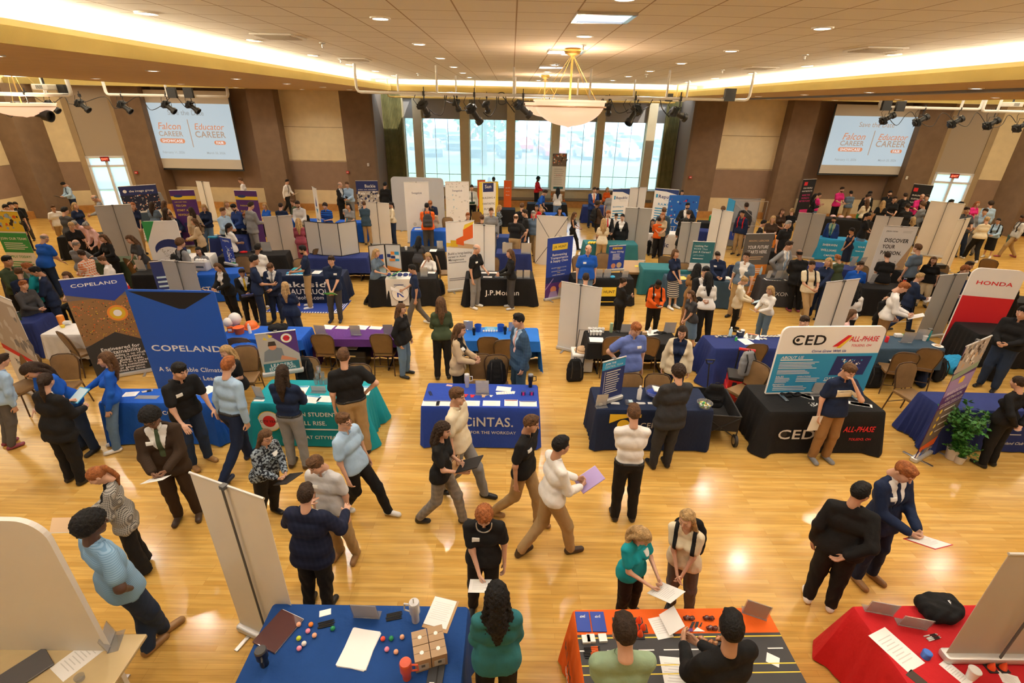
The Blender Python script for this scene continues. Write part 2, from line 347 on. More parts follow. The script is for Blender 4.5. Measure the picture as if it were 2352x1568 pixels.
# walls at the back
def wall_bay(sgn,nm):
    X=lambda a:CX+sgn*a
    w=MB()
    def p(x0,x1,z0,z1,y,m,dy=.1): w.box(X((x0+x1)/2),y+dy/2,(z0+z1)/2,abs(x1-x0),dy,z1-z0,m)
    # brown end block with return, cream bay, pilaster, screen alcove, pilaster
    w.box(X(8.29),YB+.15,2.7,1.40,.3,5.4,BRN); w.box(X(13.1),YB+.6,3,11,.1,6,BRN)
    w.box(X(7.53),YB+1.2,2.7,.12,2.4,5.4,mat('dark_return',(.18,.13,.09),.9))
    p(8.99,11.76,2.32,ZS,YB,CRM); p(8.99,11.76,0.98,2.32,YB,BRN2); p(8.99,11.76,0,0.98,YB,CRM)
    for z in (3.85,2.36): p(9.0,11.74,z-.012,z+.012,YB-.012,TANW,.02)
    w.box(X(12.35),YB-.25,2.7,1.2,.75,5.4,BRN); 
    p(12.9,17.8,.98,ZS,YB+.25,BRN2); p(12.9,17.8,0,.98,YB+.25,CRM)
    w.box(X(18.3),YB-.35,2.7,1.3,.9,5.4,BRN)
    o=structure(w.build('wall_back_'+nm,BRN))
    # angled door bay and side wall
    s=MB()
    a=Vector((X(18.9),24.6,0)); b=Vector((X(21.6),23.6,0))
    dirv=(b-a).normalized(); L=(b-a).length; nrm=Vector((-dirv.y,dirv.x,0))*(1 if sgn>0 else -1)
    if nrm.y<0: nrm=-nrm
    def q(t0,t1,z0,z1,m,off=0.0,th=.12):
        A=a+dirv*L*t0-nrm*off; B=a+dirv*L*t1-nrm*off
        P=[A,B,B+nrm*th,A+nrm*th]
        if sgn<0: P=P[::-1]
        s.prism([(v.x,v.y) for v in P],z0,z1,m)
    q(0,.08,0,ZS-.01,TANW,.05); q(.60,.68,0,ZS-.01,TANW,.05); q(.08,.60,2.48,ZS-.01,mat('taupe_header',(.40,.33,.25),.9))
    q(.68,1.0,2.25,ZS-.01,CRM); q(.68,1.0,.98,2.25,BRN2); q(.68,1.0,0,.98,CRM)
    s.box(X(22.0),23.0,2.69,.9,1.6,5.38,BRN)
    s.box(X(22.55),10.5,4.0,.3,26,3.5,CRM); s.box(X(22.55),10.5,1.62,.3,26,1.28,BRN2); s.box(X(22.55),10.5,.49,.3,26,.98,CRM)
    s.box(X(22.3),19.0,3.0,.5,.9,6.0,BRN)
    structure(s.build('wall_'+nm,CRM))
    bb=MB(); bb.box(X(13.1),YB-.07,.16,9.4,.14,.32); bb.box(X(18.2),YB-.85,.16,1.5,.14,.32); bb.box(X(22.3),10.5,.16,.25,26,.32)
    for t0,t1 in ((.60,1.0),):
        A=a+dirv*L*t0-nrm*.2; B=a+dirv*L*t1-nrm*.2; P=[A,B,B+nrm*.2,A+nrm*.2]; P=P if sgn>0 else P[::-1]
        bb.prism([(v.x,v.y) for v in P],0,.32)
    structure(bb.build('baseboard_'+nm,WOODT))
    # door
    dr=empty('door_%d'%(1 if sgn<0 else 2),tuple(a+dirv*L*.34),math.atan2(dirv.y,dirv.x)); dr['kind']='structure'
    Wd=L*.52
    f=MB(); fm=mat('white_door_frame',(.75,.77,.80),.4)
    for x,sx in ((-Wd/2+.05,.1),(0,.1),(Wd/2-.05,.1)): f.box(x,0,1.24,sx,.14,2.48)
    for z in (2.05,2.44): f.box(0,0,z,Wd,.14,.09)
    f.box(0,0,.05,Wd,.14,.1); f.box(0,.0,2.25,.03,.06,.4)
    f.build('door_frame',fm,dr)
    g=MB(); GLD=glassm(); g.box(-Wd/4,.0,1.05,Wd/2-.12,.02,1.95); g.box(Wd/4,0,1.05,Wd/2-.12,.02,1.95); g.box(0,0,2.24,Wd-.12,.02,.34); g.build('glass',GLD,dr)
    h=MB(); h.box(-Wd/4,-.09,1.0,Wd/2-.15,.04,.05); h.box(Wd/4,-.09,1.0,Wd/2-.15,.04,.05); h.build('push_bar',METAL,dr)
    e=MB(); e.box(0,0,0,.34,.05,.2,mat('exit_red_case',(.28,.02,.02),.4)); E_=mat('exit_letters',(1,.12,.06),.5,emit=2.0)
    text(e,'EXIT',0,0,.26,E_,Matrix.Translation((0,-.028,0))@UP)
    ex=e.build('exit_sign'); ex.location=tuple(a+dirv*L*.34-nrm*.14+Vector((0,0,2.36))); ex.rotation_euler=(0,0,math.atan2(dirv.y,dirv.x) if sgn>0 else math.atan2(-dirv.y,-dirv.x))
    tag(ex,'small red EXIT sign above the %s glass door'%nm,'sign')
    return dr
def glassm():
    if 'solar_glass' in MC: return MC['solar_glass']
    m=bpy.data.materials.new('solar_glass'); m.use_nodes=True; nt=m.node_tree; nt.nodes.clear()
    o=_n(nt,'ShaderNodeOutputMaterial'); t=_n(nt,'ShaderNodeBsdfTransparent'); t.inputs[0].default_value=(.84,.92,.97,1)
    d=_n(nt,'ShaderNodeBsdfTranslucent'); d.inputs[0].default_value=(.82,.89,.95,1); g=_n(nt,'ShaderNodeBsdfGlossy'); g.inputs[1].default_value=.05
    a=_n(nt,'ShaderNodeMixShader'); a.inputs[0].default_value=.28; b=_n(nt,'ShaderNodeMixShader'); b.inputs[0].default_value=.04
    nt.links.new(t.outputs[0],a.inputs[1]); nt.links.new(d.outputs[0],a.inputs[2]); nt.links.new(a.outputs[0],b.inputs[1]); nt.links.new(g.outputs[0],b.inputs[2]); nt.links.new(b.outputs[0],o.inputs[0])
    MC['solar_glass']=m; return m
wall_bay(-1,'left'); wall_bay(1,'right')
# window wall
XWL,XWR=-5.55,7.95
edges=[(-5.45,-4.6),(-4.55+.0,-2.62),(-2.15,-.26),(.15,2.05),(2.47,4.35),(4.74,6.92),(7.34,7.85)]
edges=[(-5.50,-5.02),(-4.60,-2.64),(-2.17,-.25),(.15,2.05),(2.47,4.34),(4.74,6.90),(7.34,7.85)]
ZSI=.96; ZHD=5.2
wm=wallmat('khaki_window_wall',(.54,.45,.29))
ww=MB(); ww.box(CX+.2,YW+.15,ZSI/2,17,.3,ZSI); ww.box(CX+.2,YW+.15,(ZHD+ZS+.1)/2,17,.3,ZS+.1-ZHD)
xs=[-7.5]+[v for e in edges for v in e]+[9.5]
for i in range(0,len(xs),2): ww.box((xs[i]+xs[i+1])/2,YW+.1,(ZSI+ZHD)/2,xs[i+1]-xs[i],.4,ZHD-ZSI)
structure(ww.build('wall_back',wm))
gm=glassm(); fm=mat('white_window_frame',(.55,.68,.75),.4); SH=mat('grey_roller_shade',(.30,.28,.26),.9,alpha=1)
for i,(a,b) in enumerate(edges):
    e=empty('window_%d'%(i+1),((a+b)/2,YW+.22,ZSI)); e['kind']='structure'; W=b-a; Hh=ZHD-ZSI
    f=MB()
    for x in (-W/2+.02,W/2-.02): f.box(x,0,Hh/2,.04,.06,Hh)
    for z in (.02,.62,Hh-.02): f.box(0,0,z,W,.05,.03)
    n=2 if W>1.5 else 1
    for k in range(1,n+1):
        if W>1.5: f.box(-W/2+W*k/3,0,Hh/2,.022,.04,Hh)
    f.build('window_frame',fm,e); MB().box(0,.05,Hh/2,W,.01,Hh).build('window_pane',gm,e)
    MB().box(0,-.08,Hh-.47,W,.01,.94).build('roller_shade',SH,e)
sl=MB().box(CX+.2,YW-.06,ZSI-.02,13.6,.18,.05,b=.01).build('window_sill',mat('sill_grey',(.45,.44,.42),.5)); structure(sl)
slab('baseboard_back',-6.3,8.3,YW-.10,YW,0,.32,WOODT)
rg=MB().box(CX,YW-.12,.42,13.2,.08,.12); structure(rg.build('trim_radiator_grille',mat('grille_brown',(.2,.17,.13),.5)))
# curtains
CU=mat('olive_curtain',(.20,.175,.06),.8,noise=.2,nscale=3)
for x0,x1,nm in ((-6.5,-5.5,'left'),(7.72,8.42,'right')):
    R0=[];n=96
    for j in range(n+1):
        t=j/n; R0.append((x0+(x1-x0)*t,YW-.32+.055*math.sin(t*math.pi*2*(14 if nm=='left' else 11))))
    mb=MB(); R=[[(x+.03*math.sin(z),y,z) for x,y in R0]+[(x,y+.02,z) for x,y in R0[::-1]] for z in (.05,1.5,3,4.2,5.38)]
    mb.loft(R); o=mb.build('curtain',CU,smooth=True); tag(o,'tall olive green pleated curtain drawn back at the %s end of the windows'%nm,'curtain')
# rear and enclosing walls behind the viewer
slab('wall_front',CX-XS-1,CX+XS+1,YN-.2,YN,0,6.3,CRM)
# ---------------------------------------------------------------- outside: lawn, car park, trees
o=MB().box(0,36,.35,90,14,.5).build('lawn',mat('lawn_green',(.20,.34,.10),.9,noise=.2)); structure(o)
o=MB().box(0,75,.5,140,64,.2).build('car_park_ground',mat('asphalt',(.28,.28,.29),.9)); structure(o)
def car(x,y,rz,k,label):
    e=empty('parked_car',(x,y,.6),rz,label,'car','cars in the car park outside the windows')
    m=mat('car_paint_'+k,COL[k],.3,coat=.5)
    prof=[(-2.2,.35),(-2.25,.75),(-1.4,.95),(-.8,1.42),(.75,1.42),(1.5,.98),(2.2,.82),(2.25,.35)]
    mb=MB(); R=[[(px,s*(.9 if pz<1 else .72),pz) for px,pz in prof] for s in (-1,1)]; mb.loft(R,caps=True,closed=True); mb.build('body',m,e)
    g=MB(); R=[[(px,s,pz) for px,pz in ((-1.3,.98),(-.78,1.34),(.72,1.34),(1.35,1.0))] for s in (-.86,.86)]; g.loft(R); g.build('windows',mat('car_glass',(.03,.04,.05),.1),e)
    for a in (-1.4,1.4):
        for s in (-.85,.85): MB().tube([(a,s-.1,.33),(a,s+.1,.33)],.33,n=14).build('wheel',BLACKP,e)
cn=[('w','white'),('h','silver'),('r','red'),('S','dark blue'),('k','black'),('g','grey')]
ci=0
for row,y in enumerate((49,56,64,72)):
    for k in range(-3,5):
        x=k*3.6+(row%2)*1.3+random.uniform(-.3,.3)
        kk,nm=cn[(ci*5+row)%6]; ci+=1
        car(x,y,math.pi/2+.15,kk,'%s car parked outside in the %s row from the lawn'%(nm,['first','second','third','fourth'][row]))
def tree(x,y,h,label):
    e=empty('tree',(x,y,.5),0,label,'tree')
    MB().tube([(0,0,0),(.1,0,h*.3),(0,.1,h*.6)],[.3,.22,.12]).build('trunk',mat('bark',(.15,.1,.06),.9),e)
    mb=MB(); r=random.Random(int(x*10))
    for i in range(900):
        th=r.uniform(0,6.28); ph=r.uniform(-1,1); rr=h*.42*r.random()**.4
        p=Vector((rr*math.cos(th)*math.sqrt(1-ph*ph),rr*math.sin(th)*math.sqrt(1-ph*ph),h*.65+rr*ph*.9)); s=.35
        a=Vector((r.uniform(-1,1),r.uniform(-1,1),r.uniform(-1,1)))*s; b=a.cross(Vector((r.uniform(-1,1),r.uniform(-1,1),r.uniform(-1,1)))).normalized()*s*.6
        mb.add([p-a,p+b,p+a,p-b],[(0,1,2,3)])
    mb.build('crown',mat('tree_leaves',(.10,.24,.07),.8,noise=.3),e)
tree(-8.5,40,8,'leafy green tree outside the left windows'); tree(-2.2,41,8,'tall leafy tree outside beyond the second window'); tree(22,84,10,'leafy tree far out behind the car park on the right'); tree(-18,84,11,'large leafy tree behind the parked cars on the left')
# ---------------------------------------------------------------- projection screens
def screen(pts,Yd,side):
    P=[aty(x,y,Yd) for x,y in pts]; x0=(P[0].x+P[3].x)/2; x1=(P[1].x+P[2].x)/2; z1=5.28; z0=(P[2].z+P[3].z)/2-.02
    W=x1-x0; Hh=z1-z0; e=empty('projection_screen',((x0+x1)/2,Yd,z0),0,'large white projection screen with orange lettering on the %s back wall'%side,'projection screen')
    T=UP
    MB().box(0,.02,Hh/2,W,.02,Hh).build('border',mat('black_masking',(.02,.018,.018),.8),e)
    MB().box(0,0,Hh/2+.03,W-.12,.02,Hh-.06).build('fabric',mat('screen_fabric',(.62,.58,.52),.8),e)
    MB().tube([(-W/2,0,0),(W/2,0,0)],.03).build('weight_bar',BLACKP,e)
    ih=Hh*.70; iz=Hh*.145
    IM=mat('projected_image',(.22,.25,.28),.8,emit=.36,ecol=(.60,.78,.90)); IO=mat('projected_orange',(.2,.08,.04),.8,emit=.40,ecol=(.85,.33,.16)); IG=mat('projected_brown',(.15,.1,.08),.8,emit=.34,ecol=(.62,.46,.34)); IW=mat('projected_white',(.3,.3,.3),.8,emit=.5,ecol=(.8,.9,.95)); IL=mat('projected_grey',(.2,.2,.2),.8,emit=.24,ecol=(.45,.55,.62))
    mb=MB(); w=W-.14; mb.add([(-w/2,iz,.013),(w/2,iz,.013),(w/2,iz+ih,.013),(-w/2,iz+ih,.013)],[(0,1,2,3)],IM,T)
    Y=lambda a:iz+ih*a
    text(mb,'Save the Date',0,Y(.84),w*.40,IL if side=='left' else IG,T,bold=False,z=.015)
    text(mb,'Falcon',-w*.22,Y(.60),w*.26,IO,T,bold=False,italic=True,z=.015); text(mb,'Educator',w*.22,Y(.60),w*.33,IO,T,bold=False,italic=True,z=.015)
    text(mb,'CAREER',-w*.22,Y(.46),w*.27,IG,T,z=.015); text(mb,'CAREER',w*.22,Y(.46),w*.34,IG,T,z=.015)
    def pill(cx,cy,a,h): mb.add([(cx+s*(a/2-h/2)+h/2*math.cos(t),cy+h/2*math.sin(t),.014) for s,t in [(1,-math.pi/2+i*math.pi/6) for i in range(7)]+[(-1,math.pi/2+i*math.pi/6) for i in range(7)]],[tuple(range(14))],IO,T)
    pill(-w*.22,Y(.33),w*.28,ih*.085); pill(w*.31,Y(.31),w*.13,ih*.075)
    text(mb,'SHOWCASE',-w*.22,Y(.33),w*.23,IW,T,z=.016); text(mb,'FAIR',w*.31,Y(.31),w*.085,IW,T,z=.016)
    text(mb,'February 11, 2026',-w*.24,Y(.12),w*.25,IL,T,bold=False,z=.015); text(mb,'March 25, 2026',w*.24,Y(.12),w*.21,IL,T,bold=False,z=.015)
    mb.add([(-.02,Y(.22),.015),(.02,Y(.22),.015),(.02,Y(.72),.015),(-.02,Y(.72),.015)],[(0,1,2,3)],IG,T)
    mb.build('projected_slide',parent=e)
screen([(312,225),(527,217),(559,390),(352,388)],24.85,'left')
screen([(1918,243),(2127,258),(2083,405),(1879,398)],24.85,'right')
# ---------------------------------------------------------------- pendants
def pendant(x,y,label,zb=5.02,ztop=ZC,R=.60):
    e=empty('pendant_bowl_lamp',(x,y,0),0,label,'pendant lamp')
    n=14; prof=[(.001,zb-.40)]+[(R*math.sin(i/n*math.pi/2*.98),zb-.38*math.cos(i/n*math.pi/2)) for i in range(1,n+1)]+[(R+.02,zb),(R+.02,zb+.03),(R,zb+.03),(R*.96,zb)]
    MB().lathe(prof,n=40).build('glass_bowl',mat('alabaster_bowl',(.85,.62,.46),.35,emit=.42,ecol=(1,.70,.48)),e,True)
    br=mat('brass',(.75,.50,.16),.3,metal=.9)
    MB().lathe([(R+.022,zb-.085),(R+.028,zb-.08),(R+.024,zb-.06),(R+.018,zb-.062)],n=40).build('rim_band',mat('bowl_band',(.45,.25,.12),.4),e,True)
    MB().tube([(0,0,zb-.02),(0,0,ztop)],.018).build('stem',br,e); MB().lathe([(.02,ztop-.12),(.12,ztop-.08),(.14,ztop-.04),(.12,ztop)],n=20).build('canopy',br,e,True)
    for k in range(4):
        a=k*math.pi/2+.5; MB().tube([(R*.98*math.cos(a),R*.98*math.sin(a),zb),(0.02*math.cos(a),.02*math.sin(a),ztop-.1)],.004,n=5).build('cable',br,e)
    lamp('pendant_glow','POINT',(x,y,zb+.18),32,(1,.78,.55),shadow_soft_size=.15)
pendant(.98,9.35,'large round bowl pendant lamp hanging on a brass stem in mid room')
pendant(1.0,17.1,'round bowl pendant lamp hanging behind the larger one, farther towards the windows')
pp=aty(50,238,17.5); pendant(pp.x,17.5,'round bowl pendant lamp hanging in the far left bay',zb=pp.z,ztop=ZC+.35,R=.85)
# ---------------------------------------------------------------- organic bodies: distance fields meshed with surface nets
def capd(P,a,b,ra,rb,sy=1.0):
    a=np.array(a,float); b=np.array(b,float); S=np.array([1,1/sy,1])
    q=(P-a)*S; ba=(b-a)*S; L=max(ba@ba,1e-9)
    t=np.clip(q@ba/L,0,1)
    d=q-t[...,None]*ba
    return np.sqrt((d*d).sum(-1))-(ra+(rb-ra)*t)
def smin(a,b,k):
    h=np.clip(.5+.5*(b-a)/k,0,1); return b+(a-b)*h-k*h*(1-h)
def field(P,prims,infl=0.0,k=.035):
    d=None
    for p in prims:
        e=capd(P,*p)-infl; d=e if d is None else smin(d,e,k)
    return d
def grid(lo,hi,h):
    ax=[np.arange(lo[i]-1.5*h,hi[i]+2.5*h,h) for i in range(3)]
    return ax,np.stack(np.meshgrid(*ax,indexing='ij'),-1)
def bounds(prims,infl):
    lo=np.full(3,9.0); hi=-lo
    for a,b,ra,rb,*s in prims:
        r=max(ra,rb)+infl
        for q in (a,b): lo=np.minimum(lo,np.array(q)-r); hi=np.maximum(hi,np.array(q)+r)
    return lo,hi
def field_grid(prims,h,infl=0.0,k=.035,lo=None,hi=None):
    l,u=bounds(prims,infl+.03)
    if lo is not None: l=np.maximum(l,lo)
    if hi is not None: u=np.minimum(u,hi)
    ax,P=grid(l,u,h); D=np.full(P.shape[:3],9.0)
    for p in prims:
        a,b,ra,rb=p[:4]; r=max(ra,rb)+infl+.10
        sl=[]
        for i in range(3):
            i0=np.searchsorted(ax[i],min(a[i],b[i])-r); i1=np.searchsorted(ax[i],max(a[i],b[i])+r); sl.append(slice(i0,max(i1,i0)))
        sl=tuple(sl)
        if D[sl].size: D[sl]=smin(D[sl],capd(P[sl],*p)-infl,k)
    return ax,P,D
def nets(ax,D):
    h=ax[0][1]-ax[0][0]; o=np.array([a[0] for a in ax]); s=D<0
    if not s.any(): return np.zeros((0,3)),np.zeros((0,4),int)
    D=np.where(np.abs(D)<1e-9,1e-9,D)
    n=np.array(D.shape)-1; acc=np.zeros((*n,3)); cnt=np.zeros(n)
    for axis in range(3):
        sa=[slice(None)]*3; sb=[slice(None)]*3; sa[axis]=slice(0,-1); sb[axis]=slice(1,None)
        A=D[tuple(sa)]; B=D[tuple(sb)]; cr=(A<0)!=(B<0); t=np.where(cr,A/np.where(cr,A-B,1),0)
        o1,o2=[i for i in range(3) if i!=axis]
        for u in (0,1):
            for v in (0,1):
                sl=[None]*3; sl[axis]=slice(0,n[axis]); sl[o1]=slice(u,u+n[o1]); sl[o2]=slice(v,v+n[o2]); sl=tuple(sl)
                c=cr[sl]; acc[...,axis]+=np.where(c,t[sl],0); acc[...,o1]+=c*u; acc[...,o2]+=c*v; cnt+=c
    m=cnt>0; idx=np.full(n,-1); idx[m]=np.arange(m.sum())
    V=acc[m]/cnt[m][:,None]+np.argwhere(m); V=V*h+o
    F=[]
    for axis in range(3):
        sa=[slice(1,-1)]*3; sb=[slice(1,-1)]*3; sa[axis]=slice(0,-1); sb[axis]=slice(1,None)
        A=s[tuple(sa)]; B=s[tuple(sb)]
        o1,o2=[(1,2),(2,0),(0,1)][axis]
        for sgn in (0,1):
            q=np.argwhere((A&~B) if sgn==0 else (~A&B))
            if not len(q): continue
            base=q.copy(); base[:,o1]+=1; base[:,o2]+=1; 
            def g(d1,d2):
                c=base.copy(); c[:,o1]-=d1; c[:,o2]-=d2; return idx[c[:,0],c[:,1],c[:,2]]
            quad=np.stack([g(0,0),g(1,0),g(1,1),g(0,1)],1)
            F.append(quad if sgn==0 else quad[:,::-1])
    F=np.concatenate(F); F=F[(F>=0).all(1)]
    return V,F
def npmesh(name,V,F,mats,mi=None,parent=None):
    me=bpy.data.meshes.new(name); nf=len(F)
    me.vertices.add(len(V)); me.vertices.foreach_set('co',np.asarray(V,np.float32).ravel())
    me.loops.add(nf*4); me.loops.foreach_set('vertex_index',np.asarray(F,np.int32).ravel())
    me.polygons.add(nf); me.polygons.foreach_set('loop_start',np.arange(0,nf*4,4,dtype=np.int32))
    for m in mats: me.materials.append(m)
    if mi is not None: me.polygons.foreach_set('material_index',np.asarray(mi,np.int32))
    me.polygons.foreach_set('use_smooth',np.ones(nf,bool)); me.update(calc_edges=True); me.validate()
    o=bpy.data.objects.new(name,me); C.objects.link(o)
    if parent: o.parent=parent
    return o
# -- head (centre of skull at origin, facing -y; chin -.118, crown .115)
HP={}
def head_proto(h):
    if h in HP: return HP[h]
    lo=np.array((-.11,-.14,-.17)); hi=np.array((.11,.13,.13)); ax,P=grid(lo,hi,h)
    def el(c,r): 
        q=(P-np.array(c))/np.array(r); return (np.sqrt((q*q).sum(-1))-1)*min(r)
    D=el((0,.008,.022),(.074,.094,.094))
    D=smin(D,el((0,-.030,-.045),(.056,.060,.068)),.03)          # face and jaw
    D=smin(D,el((0,-.062,-.098),(.024,.022,.018)),.02)          # chin
    D=smin(D,capd(P,(0,-.090,.012),(0,-.108,-.028),.007,.012),.010)  # nose
    for s in (-1,1):
        D=smin(D,capd(P,(s*.012,-.086,.026),(s*.042,-.080,.024),.008,.007),.012)   # brow
        D=np.maximum(D,-el((s*.030,-.099,.006),(.015,.013,.010)))                     # eye socket
        D=smin(D,el((s*.030,-.077,.005),(.0125,.0125,.0115)),.002)                     # eyeball
        D=smin(D,el((s*.077,.010,-.010),(.010,.020,.031)),.006)                       # ear
        D=smin(D,capd(P,(s*.044,-.058,-.022),(s*.038,-.058,-.045),.020,.016),.03)     # cheek
    D=smin(D,capd(P,(-.019,-.084,-.062),(.019,-.084,-.062),.0075,.0075),.006)       # lips
    D=smin(D,capd(P,(0,.022,-.06),(0,.035,-.16),.050,.054),.03)                      # neck
    V,F=nets(ax,D); c=V[F].mean(1); mi=np.zeros(len(F),int)
    x=np.abs(c[:,0])
    mi[(c[:,1]<-.078)&(x<.024)&(np.abs(c[:,2]+.062)<.0075)]=1
    mi[(c[:,1]<-.066)&(x>.012)&(x<.046)&(np.abs(c[:,2]-.030)<.0042)]=2
    mi[(c[:,1]<-.068)&(np.abs(x-.030)<.0095)&(np.abs(c[:,2]-.005)<.005)]=3
    mi[(c[:,1]<-.068)&(np.abs(x-.030)<.0042)&(np.abs(c[:,2]-.005)<.005)]=4
    HP[h]=(V,F,mi); return HP[h]
def hair_proto(style,h):
    k=(style,h)
    if k in HP: return HP[k]
    lo=np.array((-.17,-.17,-.50)); hi=np.array((.17,.24,.19)); 
    if style in 'sfh': lo=np.array((-.14,-.15,-.16)); hi=np.array((.14,.16,.18))
    ax,P=grid(lo,hi,h); X,Y,Z=P[...,0],P[...,1],P[...,2]
    def el(c,r): 
        q=(P-np.array(c))/np.array(r); return (np.sqrt((q*q).sum(-1))-1)*min(r)
    t={'s':.010,'l':.012,'p':.009,'u':.009,'c':.026,'C':.018,'h':.006,'f':.040}[style]
    D=el((0,.010,.026),(.074+t,.092+t,.092+t))
    if style in 's': D=smin(D,el((0,-.03,.105),(.060,.050,.022)),.02)
    noi=.0025*np.sin(X*90+7*np.sin(Z*40))*np.sin(Y*70)
    if style in 'cCf': noi=.007*np.sin(X*110)*np.sin(Y*110+1)*np.sin(Z*110+2)
    D=D+noi
    cut=(-.72*Y-.008+.012*np.sin(X*160))-Z
    if style in 'lC': cut=np.minimum(cut,np.where(Y>-.035,-1,1))*1.0; cut=np.where(Y>-.03,(-.12-Z)*.5,(.058-Z))
    if style=='f': cut=(-.60*Y-.005)-Z
    if style=='h': cut=np.maximum((-.9*Y-.02)-Z, Z-.055)
    D=np.maximum(D,cut)
    if style in 'sch': D=np.maximum(D,-el((0,-.10,-.055),(.068,.075,.095)))
    if style in 'lC':
        w=1.0 if style=='l' else 1.25
        L=[((s*.070,.018,.02),(s*.088,.045,-.20),.026,.036*w,.9) for s in (-1,1)]+[((s*.088,.045,-.20),(s*.080,.070,-.36),.036*w,.022*w,.8) for s in (-1,1)]+[((0,.085,.0),(0,.105,-.22),.055,.062*w,.8),((0,.105,-.22),(0,.11,-.40),.062*w,.030,.7)]
        for l in L: D=smin(D,capd(P,*l)+noi*1.5,.03)
        D=np.maximum(D,-el((0,-.085,-.055),(.060,.075,.105)))
    if style=='p': 
        for l in [((0,.09,.05),(0,.120,.02),.026,.030),((0,.120,.02),(0,.115,-.14),.030,.030),((0,.115,-.14),(0,.11,-.26),.030,.012)]: D=smin(D,capd(P,*l)+noi,.012)
    if style=='u': D=smin(D,el((0,.085,.085),(.045,.042,.042)),.012)
    if style=='U': pass
    V,F=nets(ax,D); HP[k]=(V,F); return HP[k]
# -- hand: wrist at origin, fingers along -z, palm faces +y(inwards handled by mirror), thumb towards -x*side
def hand_proto(kind,side,h):
    k=('hand',kind,side,h)
    if k in HP: return HP[k]
    pr=[((0,0,.02),(0,0,-.02),.026,.027,.75),((-.012,0,-.03),(-.016,0,-.082),.020,.017,.75),((.012,0,-.03),(.018,0,-.078),.020,.016,.75),((0,0,-.03),(0,0,-.085),.022,.017,.7)]
    curl={'relax':(.5,.5),'grip':(1.25,1.1),'flat':(.12,.1)}[kind]
    for x,l,r in ((-.029,.066,.0088),(-.010,.075,.0090),(.010,.070,.0088),(.028,.055,.0078)):
        p=np.array((x,0,-.088)); a=curl[0]*(1 if x<0 else 1.1); q=p+np.array((x*.05,math.sin(a)*l*.5,-math.cos(a)*l*.5)); b=a+curl[1]; e=q+np.array((0,math.sin(b)*l*.5,-math.cos(b)*l*.5))
        pr+=[(p,q,r,r*.94),(q,e,r*.94,r*.8)]
    a=np.array((-.024,.004,-.030)); b=np.array((-.052,.018,-.062)); c=b+np.array((-.004 if kind!='grip' else .012,.012,-.030)); pr+=[(a,b,.0135,.0105),(b,c,.0105,.0085)]
    l,u=bounds(pr,.004); ax,P=grid(l,u,h); D=None
    for i,p in enumerate(pr):
        e=capd(P,*p); D=e if D is None else smin(D,e,.010 if i<4 else .004)
    V,F=nets(ax,D)
    if side<0: V=V*np.array((-1,1,1)); F=F[:,::-1]
    HP[k]=(V,F); return HP[k]
def rotv(V,ang,axis,piv):
    R=np.array(Matrix.Rotation(ang,3,axis)); return (V-piv)@R.T+piv
ARM={'d':(.245,-.03,.87),'h':(.075,-.33,1.10),'f':(.035,-.235,.93),'c':(-.06,-.215,1.20),'b':(.05,.20,.98),'k':(.21,-.02,1.02),'r':(.13,-.50,1.02),'t':(.045,-.16,1.50),'p':(.225,-.06,.90),'w':(.24,-.34,1.18),'l':(.22,-.40,.84),'g':(.26,-.22,1.25),'m':(.02,-.27,1.20)}
PEOPLE=[]
